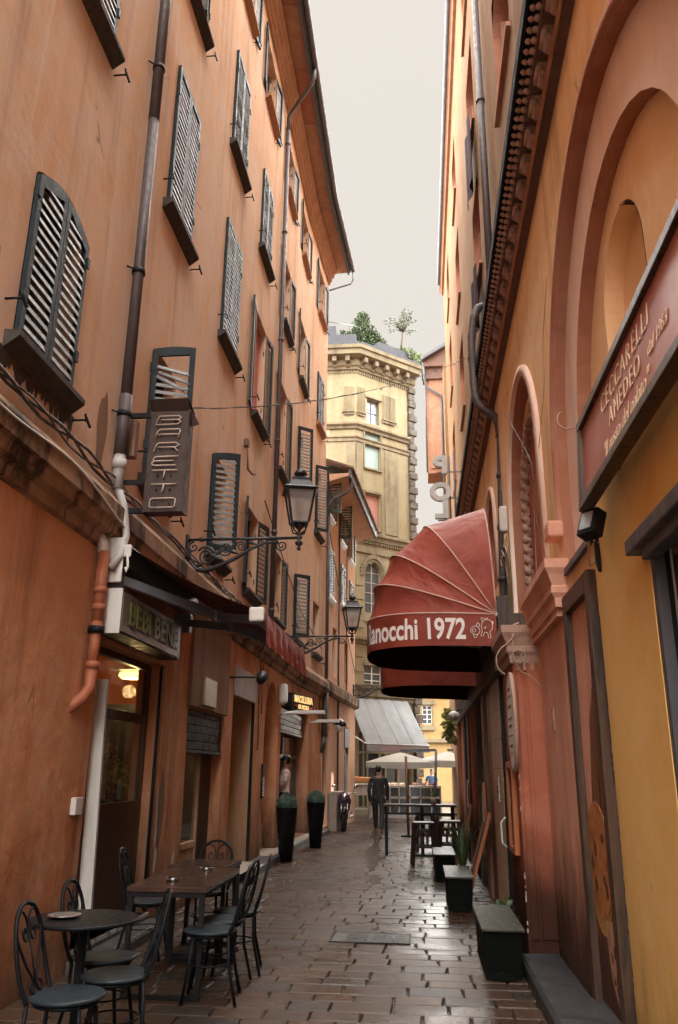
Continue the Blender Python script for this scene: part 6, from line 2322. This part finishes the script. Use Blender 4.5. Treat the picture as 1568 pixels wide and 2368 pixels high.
def ashtray(p, label, r=.06):
    o = obj('ashtray', MB().lathe([(.001, .002), (r, .002), (r * 1.06, .03), (r * .92, .032), (r * .82, .01), (.001, .008)], 20), M['ashtray'], None, at(p))
    return tag(o, label, 'ashtray', 'glass ashtrays')
o = obj('ashtray', MB().lathe([(.001, .002), (.06, .002), (.095, .014), (.10, .018), (.09, .02), (.055, .008), (.001, .008)], 24), M['steel'], None, at((p.x, p.y, .749)))
tag(o, 'round metal ashtray on the round bistro table', 'ashtray', 'ashtrays')
# plank tables in a row
def make_plank_table(w, l):
    q = thing('plank_table', 'x', 'table', at((0, 0, 0)), 'plank topped tables')
    b = MB()
    b.box(-w / 2, w / 2, -l / 2, -.003, .715, .755)
    b.box(-w / 2, w / 2, .003, l / 2, .715, .755)
    rel('tabletop', b, M['table_wood'], q, .004)
    for sx in (-1, 1):
        for sy in (-1, 1):
            x, y = sx * (w / 2 - .03), sy * (l / 2 - .03)
            rel('leg', MB().box(x - .018, x + .018, y - .018, y + .018, .0, .715), M['black_metal'], q)
    b = MB()
    for sy in (-1, 1):
        y = sy * (l / 2 - .03)
        b.box(-w / 2 + .03, w / 2 - .03, y - .015, y + .015, .68, .712); b.box(-w / 2 + .03, w / 2 - .03, y - .015, y + .015, .0, .03)
    for sx in (-1, 1):
        x = sx * (w / 2 - .03)
        b.box(x - .014, x + .014, -l / 2 + .03, l / 2 - .03, .685, .713)
    rel('frame', b, M['black_metal'], q)
    return q
nl, nr, fr_, fl_ = gp(320, 2043, .755), gp(466, 2062, .755), gp(541, 2011, .755), gp(405, 2004, .755)
cx, cy = (nl.x + nr.x + fr_.x + fl_.x) / 4, (nl.y + nr.y + fr_.y + fl_.y) / 4
TW, TL = .61, (fr_.y + fl_.y - nl.y - nr.y) / 2
pt = make_plank_table(TW, TL)
place(pt, at((cx, cy, .004), R(1)))
for c_ in pt.children: W[c_.name] = W[pt.name] @ c_.matrix_basis
pt['label'] = 'long wooden plank table on a black steel frame with two glass ashtrays'
pt2 = make_plank_table(.55, .6)
place(pt2, at((cx - .12, cy + TL / 2 + .42, .004), R(-1)))
for c_ in pt2.children: W[c_.name] = W[pt2.name] @ c_.matrix_basis
pt2['label'] = 'small grey topped table behind the long plank table by the second doorway'
pt2.children[0].data.materials[0] = M['chair_seat']
ashtray(gp(400, 2038, .757), 'nearer glass ashtray on the long plank table')
ashtray(gp(478, 2013, .757), 'farther glass ashtray on the long plank table')
ex = cx + TW / 2
chair(-1.60, 6.55, R(97), 'iron bistro chair tucked under the street side of the long table, nearest of the three')
chair(-1.63, 6.98, R(88), 'iron bistro chair tucked under the street side of the long table, middle of the three')
chair(-1.60, 7.42, R(99), 'iron bistro chair tucked under the street side of the long table, farthest of the three')
q = gp(463, 1975, .75)
chair(-2.15, 8.55, R(176), 'iron bistro chair behind the small grey topped table, before the dark second doorway')
chair(-2.52, 7.85, R(-84), 'iron bistro chair between the plank table and the orange wall pier')

# planters with lids along the right
def make_planter():
    q = thing('planter_box', 'x', 'planter', at((0, 0, 0)), 'black planter boxes')
    b = MB()
    vs = []
    w, l, h = .155, .60, .36
    for z, k in ((.0, .93), (h, 1.0)):
        vs += [(-w * k, -l * k, z), (w * k, -l * k, z), (w * k, l * k, z), (-w * k, l * k, z)]
    b.add(vs, [(0, 1, 2, 3), (4, 5, 6, 7), (0, 1, 5, 4), (1, 2, 6, 5), (2, 3, 7, 6), (3, 0, 4, 7)])
    b.prism([(-.10, .0), (.10, .0), (.08, .05), (.0, .07), (-.08, .05)], lambda x, z, d: Vector((x, d, z)), -l - .004, -l + .02)
    rel('body', b, M['planter'], q, .006)
    b = MB()
    b.box(-.175, .175, -.635, .635, .36, .385)
    rel('lid', b, M['planter_top'], q, .006)
    return q
pl = make_planter()
pos = [((.63, 8.0), 'nearest and largest black planter box with a mossy lid beside the oxblood pier', 1.0), ((.43, 11.4), 'middle black planter box with a pale lid, beside the leaning menu boards', 1.0), ((.32, 14.2), 'farthest black planter box beside the tall stools', 1.0)]
for k, ((x, y), lab, sc) in enumerate(pos):
    Mx = at((x, y, .004))
    if k == 0:
        place(pl, Mx)
        for c_ in pl.children: W[c_.name] = Mx @ c_.matrix_basis
        pl['label'] = lab
    else:
        dup(pl, Mx, lab, 'black planter boxes')
rnd = random.Random(44)
def grassy(c, n, h, label, spread=.3):
    b = MB()
    for k in range(n):
        a = rnd.uniform(0, 2 * PI)
        d = Vector((math.cos(a), math.sin(a), 0))
        p0 = Vector(c) + d * rnd.uniform(0, .06)
        hh = h * rnd.uniform(.6, 1.1)
        u = d.cross(Vector((0, 0, 1))) * .012
        sp_ = spread * rnd.uniform(.4, 1.1)
        P = [p0, p0 + d * sp_ * .35 + Vector((0, 0, hh * .7)), p0 + d * sp_ * .75 + Vector((0, 0, hh)), p0 + d * sp_ * 1.2 + Vector((0, 0, hh * .75))]
        for i in range(3):
            k0, k1 = 1 - i * .3, 1 - (i + 1) * .3
            b.add([P[i] - u * k0, P[i] + u * k0, P[i + 1] + u * k1, P[i + 1] - u * k1], [(0, 1, 2, 3)])
    o = obj('plant', b, M['leaf_dark'])
    return tag(o, label, 'plant')
grassy((.55, 12.5, .35), 46, .55, 'spiky grass plant between the leaning menu boards', .35)
b = MB()
for k in range(7):
    leaf_cluster(b, (.78 + rnd.uniform(-.08, .08), 8.75 + rnd.uniform(-.15, .1), .30 + rnd.uniform(-.1, .14)), (.07, .08, .06), 8, .11, rnd, .2)
tag(obj('plant', b, M['leaf_dark']), 'small broad leaved plant behind the nearest planter box', 'plant')

# tall cone pots with clipped balls
def make_topiary():
    q = thing('potted_topiary', 'x', 'potted plant', at((0, 0, 0)), 'clipped balls in tall black pots')
    rel('pot', MB().lathe([(.001, 0), (.125, 0), (.205, .92), (.215, .94), (.20, .945), (.19, .90), (.001, .89)], 28), M['pot'], q)
    r2 = random.Random(6)
    b = MB()
    b.sph((0, 0, .98), .165, 16, 10)
    for _ in range(2600):
        z, a = r2.uniform(-.55, 1), r2.uniform(0, 2 * PI)
        w = math.sqrt(1 - z * z)
        d = Vector((w * math.cos(a), w * math.sin(a), z))
        p_ = Vector((0, 0, .98)) + d * r2.uniform(.165, .205)
        t_ = (d + Vector((r2.uniform(-.8, .8), r2.uniform(-.8, .8), r2.uniform(-.8, .8)))).normalized()
        u = t_.orthogonal().normalized()
        u.rotate(Matrix.Rotation(r2.uniform(0, 6.28), 3, t_))
        s = r2.uniform(.012, .024)
        b.add([p_ - u * s * .4, p_ + t_ * s, p_ + u * s * .4, p_ - t_ * s * .6], [(0, 1, 2, 3)])
    rel('clipped_ball', b, M['leaf_grey'], q)
    return q
tp_ = make_topiary()
a1, a2 = gp(657, 1994), gp(727, 1962)
place(tp_, at((a1.x, a1.y + .15, .004)))
for c_ in tp_.children: W[c_.name] = W[tp_.name] @ c_.matrix_basis
tp_['label'] = 'nearer clipped grey green ball in a tall black pot, left of the butcher shop door'
dup(tp_, at((a2.x, a2.y + .15, .004)), 'farther clipped grey green ball in a tall black pot, right of the butcher shop door', 'clipped balls in tall black pots')

# high counter and stools further up on the right
ht = thing('high_counter', 'long dark wooden high counter table standing across the right of the alley', 'table', at((.0, 17.6, 0)))
b = MB()
b.box(-.80, .68, -.22, .22, .93, .975)
rel('tabletop', b, M['dark_wood'], ht, .006)
b = MB()
b.box(-.80, .68, -.24, -.2, .78, .82)
for x in (-.02, .6):
    b.box(x - .035, x + .035, -.06, .06, 0, .93)
b.box(-.78, -.72, -.1, .1, 0, .93)
b.box(-.25, .2, -.2, .2, 0, .03)
rel('frame', b, M['black_metal'], ht)
def make_stool():
    q = thing('bar_stool', 'x', 'stool', at((0, 0, 0)), 'tall dark slatted bar stools')
    b = MB()
    b.box(-.19, .19, -.19, .19, .70, .735)
    rel('seat', b, M['burnt_wood'], q, .006)
    for sx in (-1, 1):
        for sy in (-1, 1):
            rel('leg', MB().beam((sx * .165, sy * .165, .70), (sx * .21, sy * .21, 0), .045, .045), M['dark_wood'], q)
    b = MB()
    for sy in (-1, 1):
        b.box(-.18, .18, sy * .19 - .015, sy * .19 + .015, .30, .34)
        b.box(-.17, .17, sy * .175 - .015, sy * .175 + .015, .56, .60)
    for sx in (-1, 1):
        b.box(sx * .19 - .015, sx * .19 + .015, -.18, .18, .30, .34)
    for x in (-.055, .055):
        b.box(x - .022, x + .022, -.2, -.17, .32, .60)
    rel('stretcher', b, M['dark_wood'], q)
    return q
st0 = make_stool()
stools = [((0.0, 15.75), R(4), 'nearest tall dark bar stool left of the planter boxes'), ((.50, 16.3), R(-3), 'tall dark bar stool right of the nearest one, behind the farthest planter box'), ((.05, 18.5), R(8), 'tall dark bar stool behind the high counter, left one'), ((.48, 18.6), R(0), 'tall dark bar stool behind the high counter, right one')]
for k, ((x, y), rz, lab) in enumerate(stools):
    Mx = at((x, y, .004), rz)
    if k == 0:
        place(st0, Mx)
        for c_ in st0.children: W[c_.name] = Mx @ c_.matrix_basis
        st0['label'] = lab
    else:
        dup(st0, Mx, lab, 'tall dark slatted bar stools')
q = thing('flower_pot', 'small pot with a plant standing on the high counter', 'potted plant', at((.22, 17.6, .975)))
rel('pot', MB().lathe([(.001, 0), (.05, 0), (.07, .13), (.001, .12)], 14), M['step_stone'], q)
b = MB()
leaf_cluster(b, (0, 0, .22), (.1, .1, .1), 50, .07, rnd, -.3)
rel('leaves', b, M['leaf'], q)
# wooden barrier post and parasols
wp = thing('barrier_post', 'slanting wooden post with a foot at the end of the high counter', 'post', at(gp(945, 1935)))
rel('shaft', MB().tube([(0, 0, 0), (-.04, 0, 2.0)], .035, 8), M['brown_wood'], wp)
rel('foot', MB().box(-.2, .2, -.15, .15, 0, .04), M['black_metal'], wp)
def make_parasol():
    q = thing('parasol', 'x', 'parasol', at((0, 0, 0)), 'ivory cantilever parasols')
    b = MB()
    n = 4
    H, Wd, Z = .34, 1.15, 1.92
    def can(u, v):
        a = u * 2 * PI + PI / 4
        k = max(abs(math.cos(a)), abs(math.sin(a)))
        r = Wd * v / k
        return Vector((r * math.cos(a), r * math.sin(a), Z + H * (1 - v) ** 1.15 + .03 * math.sin(PI * v)))
    b.grid(can, 48, 8)
    def vl(u, v):
        a = u * 2 * PI + PI / 4
        k = max(abs(math.cos(a)), abs(math.sin(a)))
        r = Wd / k
        return Vector((r * math.cos(a), r * math.sin(a), Z - v * (.17 + .05 * abs(math.sin(u * 4 * PI)))))
    b.grid(vl, 64, 2)
    rel('canopy', b, M['parasol'], q)
    b = MB()
    b.beam((0, 0, Z + H + .05), (1.25, -.2, Z + .42), .06, .09)
    b.tube([(1.25, -.2, Z + .42), (1.2, -.2, 1.2), (1.1, -.2, .04)], .045, 8)
    b.box(.7, 1.5, -.6, .2, 0, .06)
    rel('arm', b, M['gutter'], q)
    return q
pa = make_parasol()
Mx = at((-.75, 29.6, .0))
place(pa, Mx)
for c_ in pa.children: W[c_.name] = Mx @ c_.matrix_basis
pa['label'] = 'nearer and larger ivory parasol on a bent grey arm at the end of the alley'
dup(pa, at((.95, 31.3, .08)), 'farther ivory parasol cut off by the right hand shopfronts', 'ivory cantilever parasols')
# market counter with an orange cover
mk = thing('market_stall', 'market stall counter under an orange cover left of the parasol', 'stall', at((-2.3, 31.2, 0)))
b = MB()
b.box(-.4, .42, -.3, .3, .78, 1.12); b.box(-.38, -.32, -.28, .28, 0, .8); b.box(.34, .4, -.28, .28, 0, .8); b.box(-.4, .4, -.3, .3, .28, .32)
rel('counter', b, M['panel_grey'], mk)
b = MB()
b.prism([(-.42, 1.25), (.45, 1.22), (.42, 1.4), (-.3, 1.43)], lambda x, z, d: Vector((x, d, z)), -.4, .4)
rel('cover', b, M['orange_tarp'], mk, .03)
b = MB()
b.box(-.45, .45, -.4, .4, 1.14, 1.2)
rel('shelf', b, M['window_white'], mk)
# glazed display cabinets before the far shop
for k, (x, y_, w) in enumerate(((-1.05, 31.6, .5), (.1, 32.2, .6))):
    q = thing('display_cabinet', ('left' if k == 0 else 'right') + ' glazed display cabinet with pale top in front of the far shop', 'cabinet', at((x, y_, 0)), 'display cabinets before the far shop')
    b = MB()
    b.box(-w, w, -.25, .25, .0, .12); b.box(-w, w, -.25, .25, .66, .74); b.box(-w, w, -.25, .25, 1.05, 1.12)
    for xx in (-w, -w / 3, w / 3, w - .05):
        b.box(xx, xx + .05, -.25, .25, .12, 1.05)
    rel('frame', b, M['window_white'], q)
    rel('panes', MB().box(-w + .02, w - .02, -.22, .22, .13, 1.04), M['pane'], q)
    b = MB()
    r3 = random.Random(k)
    for j in range(9):
        b.sph((r3.uniform(-w, w) * .85, r3.uniform(-.15, .15), 1.17), .05, 8, 6)
    rel('goods', b, M['letter_cream'] if k == 0 else M['letter_pink'], q)

# motorbike seen end on
mb_ = thing('motorbike', 'black motorbike parked end on against the salmon house', 'motorbike', at((-2.25, 24.6, .004), R(4)))
for y_, n_ in ((-.62, 'front'), (.62, 'rear')):
    wl_ = rel('wheel', MB().lathe([(.22, -.05), (.28, -.055), (.31, -.03), (.315, 0), (.31, .03), (.28, .055), (.22, .05)], 24, Matrix.Translation((0, y_, .315)) @ Matrix.Rotation(PI / 2, 4, 'Y')), M['rubber'], mb_)
    rel('rim', MB().lathe([(.05, -.04), (.2, -.02), (.225, -.04), (.225, .04), (.2, .02), (.05, .04)], 20, Matrix.Translation((0, y_, .315)) @ Matrix.Rotation(PI / 2, 4, 'Y')), M['steel'], wl_)
b = MB()
for s in (-1, 1):
    b.tube([(s * .09, -.62, .315), (s * .09, -.42, .95)], .022, 8)
rel('fork', b, M['chrome'], mb_)
b = MB()
b.tube([(-.36, -.30, 1.02), (-.18, -.40, 1.0), (.18, -.40, 1.0), (.36, -.30, 1.02)], .014, 8)
rel('handlebar', b, M['chrome'], mb_)
b = MB()
for s in (-1, 1):
    b.tube([(s * .22, -.4, 1.0), (s * .3, -.42, 1.18)], .008, 6)
    b.sph((s * .31, -.42, 1.2), .055, 8, 6, 1.2, .4, .8)
rel('mirror', b, M['chrome'], mb_)
rel('headlight', MB().sph((0, -.52, .90), .10, 14, 10, 1, .8, 1), M['chrome'], mb_)
rel('fairing', MB().sph((0, -.42, .80), .2, 14, 10, .95, .6, 1.2), M['bike_pink'], mb_)
b = MB()
b.sph((0, .0, .62), .2, 14, 10, .8, 2.0, .9); b.sph((0, -.12, .80), .15, 14, 10, .9, 1.6, .7); b.box(-.1, .1, -.3, .4, .3, .5)
rel('body', b, M['bike_paint'], mb_)
rel('seat', MB().sph((0, .35, .82), .14, 14, 8, 1, 2.4, .4), M['rubber'], mb_)
rel('exhaust', MB().tube([(.16, -.1, .35), (.19, .4, .36), (.19, .8, .42)], [.03, .045, .05], 8), M['chrome'], mb_)
rel('mudguard', MB().tube([(0, -.62 + .34 * math.sin(a), .315 + .34 * math.cos(a)) for a in [R(-60 + 15 * k) for k in range(9)]], .05, 6), M['bike_paint'], mb_)

# ================================================================== people
def skin_body(name, joints, links, mat, parent, sub=2):
    me = bpy.data.meshes.new(name)
    me.from_pydata([j[0] for j in joints], links, [])
    o = bpy.data.objects.new(name, me)
    COL.objects.link(o)
    place(o, W[parent.name], parent)
    sk = o.modifiers.new('skin', 'SKIN')
    sk.use_smooth_shade = True
    for i, j in enumerate(joints):
        r = j[1] if isinstance(j[1], tuple) else (j[1], j[1])
        me.skin_vertices[0].data[i].radius = r
        me.skin_vertices[0].data[i].use_root = (i == 0)
    ss = o.modifiers.new('subsurf', 'SUBSURF')
    ss.levels = sub
    ss.render_levels = sub
    me.materials.append(mat)
    return o
def person(M_, label, shirt, legs, skin_=None, pose='stand', h=1.0, hair='hair'):
    q = thing('person', label, 'person', M_)
    sk = skin_ or M['skin']
    # faces -y in its own frame
    if pose == 'folded':
        arms = [((.20, .02, 1.40), .055), ((.27, -.02, 1.13), .045), ((.10, -.22, 1.08), .038), ((-.04, -.25, 1.10), .032), ((-.10, -.24, 1.12), .022)]
        arms2 = [((-.20, .02, 1.40), .055), ((-.27, -.02, 1.13), .045), ((-.10, -.20, 1.12), .038), ((.04, -.22, 1.14), .032), ((.10, -.21, 1.15), .022)]
    elif pose == 'walk':
        arms = [((.20, .02, 1.40), .055), ((.25, .10, 1.14), .045), ((.24, .02, .90), .036), ((.235, -.03, .82), .032), ((.23, -.05, .76), .02)]
        arms2 = [((-.20, .02, 1.40), .055), ((-.25, -.05, 1.14), .045), ((-.23, -.17, .92), .036), ((-.225, -.21, .85), .032), ((-.22, -.23, .79), .02)]
    else:
        arms = [((.20, .02, 1.40), .055), ((.26, .03, 1.14), .045), ((.25, -.02, .90), .036), ((.245, -.03, .82), .032), ((.24, -.04, .76), .02)]
        arms2 = [((-x, y, z), r) for (x, y, z), r in arms]
    st_ = .22 if pose == 'walk' else 0.02
    J = [((0, 0, .95), (.13, .10)), ((0, 0, 1.10), (.13, .10)), ((0, .01, 1.28), (.17, .115)), ((0, .02, 1.42), (.13, .085)), ((0, .02, 1.49), .052), ((0, .005, 1.56), .07), ((0, -.005, 1.65), (.078, .095)), ((0, 0, 1.72), (.05, .06))]
    L = [(i, i + 1) for i in range(7)]
    for A in (arms, arms2):
        b0 = len(J)
        J += A
        L += [(3, b0)] + [(b0 + i, b0 + i + 1) for i in range(len(A) - 1)]
    for s in (-1, 1):
        b0 = len(J)
        J += [((s * .09, 0, .86), .095), ((s * .10, -s * st_ * .55, .49), .062), ((s * .10, -s * st_ + (.08 if s * st_ < 0 else 0), .10), .042), ((s * .10, -s * st_ - .08, .035), .038), ((s * .10, -s * st_ - .16, .03), .026)]
        L += [(0, b0)] + [(b0 + i, b0 + i + 1) for i in range(4)]
    skin_body('body', J, L, sk, q)
    # clothing follows the body a little proud of it
    T = [((0, 0, .84), (.185, .145)), ((0, 0, 1.10), (.16, .125)), ((0, .01, 1.28), (.185, .13)), ((0, .02, 1.42), (.145, .10))]
    TL_ = [(0, 1), (1, 2), (2, 3)]
    for A in (arms, arms2):
        b0 = len(T)
        full = pose == 'walk'
        seg = A[:4] if full else A[:2]
        T += [(p_, r + .014) for p_, r in seg]
        if not full: T[-1] = (tuple(Vector(A[0][0]).lerp(Vector(A[1][0]), .75)), .06)
        TL_ += [(3, b0)] + [(b0 + i, b0 + i + 1) for i in range(len(seg) - 1)]
    skin_body('shirt', T, TL_, shirt, q)
    P = [((0, 0, .97), (.172, .135)), ((0, 0, 1.10), (.15, .12))]
    PL = [(0, 1)]
    for s in (-1, 1):
        b0 = len(P)
        P += [((s * .095, 0, .84), .108), ((s * .10, -s * st_ * .55, .49), .076), ((s * .10, -s * st_ + (.08 if s * st_ < 0 else 0), .10), .06)]
        PL += [(0, b0), (b0, b0 + 1), (b0 + 1, b0 + 2)]
    skin_body('trousers', P, PL, legs, q)
    b = MB()
    b.sph((0, .02, 1.665), .098, 16, 10, .9, 1.08, 1.05)
    ho = rel('hair', b, M[hair], q, L=Matrix.Translation((0, .012, .012)))
    b = MB()
    for s in (-1, 1):
        b.sph((s * .034, -.098, 1.655), .012, 8, 6)
    b.cur = 1
    b.lathe([(.018, -.02), (.012, .0), (.006, .03)], 8, Matrix.Translation((0, -.108, 1.625)))
    b.sph((0, -.095, 1.585), .022, 8, 6, 1.3, .5, .4)
    for s in (-1, 1):
        b.sph((s * .085, .0, 1.635), .022, 8, 6, .5, 1, 1.4)
    rel('face', b, [M['hair'], sk], q)
    # fingers
    b = MB()
    for A in (arms, arms2):
        w_, e_ = Vector(A[3][0]), Vector(A[4][0])
        d = (e_ - w_).normalized()
        sd = d.orthogonal().normalized()
        for k in range(4):
            o_ = sd * (k - 1.5) * .017
            ln = (.062, .075, .07, .055)[k]
            b.tube([w_ + d * .045 + o_, w_ + d * (.045 + ln * .6) + o_ * 1.1, w_ + d * (.045 + ln) + o_ * .9 + Vector((0, .012, 0))], [.009, .0085, .006], 6)
        b.tube([w_ + d * .01 + sd * .03, w_ + d * .04 + sd * .052, w_ + d * .07 + sd * .055], [.011, .01, .007], 6)
    rel('fingers', b, sk, q)
    return q
pb = lpoint(18.55, .16, -.10)
pr = person(at(pb, R(-75)), 'shopkeeper in a patterned pale shirt standing with folded arms in the butcher shop doorway', M['tshirt'], M['trousers'], pose='folded')
rel('apron', MB().grid(lambda u, v: Vector((-.17 + u * .34, -.15 - .02 * math.cos((u - .5) * 3), 1.0 - v * .5)), 10, 6), M['apron'], pr)
cs_ = thing('counter_seat', 'pale cushioned counter in the butcher shop window below the shopkeeper', 'counter', LM(18.2, .16, -.0))
b = MB()
b.box(-.25, .25, .02, .3, .55, .85)
rel('cushion', b, M['white_plastic'], cs_, .06)
rel('base', MB().box(-.23, .23, .03, .28, 0, .55), M['panel_grey'], cs_)
pw = on(876, 1928, 2, 0)
person(at((pw.x, pw.y, .004), R(178)), 'person in dark clothes walking away in the middle of the alley', M['dark_cloth'], M['dark_cloth'], pose='walk')
person(at((.42, 37.5, 0), R(10)), 'person in a blue jacket standing far off beyond the parasols', M['blue_cloth'], M['dark_cloth'])

# ================================================================== light
w = bpy.data.worlds.new('World')
scene.world = w
w.use_nodes = True
nt = w.node_tree
bg = nt.nodes['Background']
sky = nt.nodes.new('ShaderNodeTexSky')
sky.sky_type = 'NISHITA'
sky.sun_disc = False
SUN_EL, SUN_AZ = R(84), R(-15)
sky.sun_elevation = SUN_EL
sky.sun_rotation = SUN_AZ
sky.air_density = 1.0
sky.dust_density = 4.0
mx = nt.nodes.new('ShaderNodeMix')
mx.data_type = 'RGBA'
mx.inputs[0].default_value = .995
nt.links.new(sky.outputs[0], mx.inputs[6])
CLOUD = (.328, .303, .270)
mx.inputs[7].default_value = (*CLOUD, 1)
nt.links.new(mx.outputs[2], bg.inputs[0])
bg.inputs[1].default_value = .10
sl = bpy.data.lights.new('sun', 'SUN')
sl.energy = 1.5
sl.angle = R(165)
sl.color = (1.0, .965, .91)
so = bpy.data.objects.new('sun', sl)
COL.objects.link(so)
so.rotation_euler = (PI / 2 - SUN_EL, 0, PI - SUN_AZ)
so.location = (0, 10, 30)

scene.view_settings.view_transform = 'Standard'
scene.view_settings.look = 'None'
scene.view_settings.gamma = 1
scene.view_settings.exposure = 4.62
scene.cycles.use_denoising = True
scene.cycles.max_bounces = 8
scene.cycles.diffuse_bounces = 5
scene.cycles.glossy_bounces = 3
scene.cycles.transparent_max_bounces = 12
scene.cycles.sample_clamp_indirect = 6
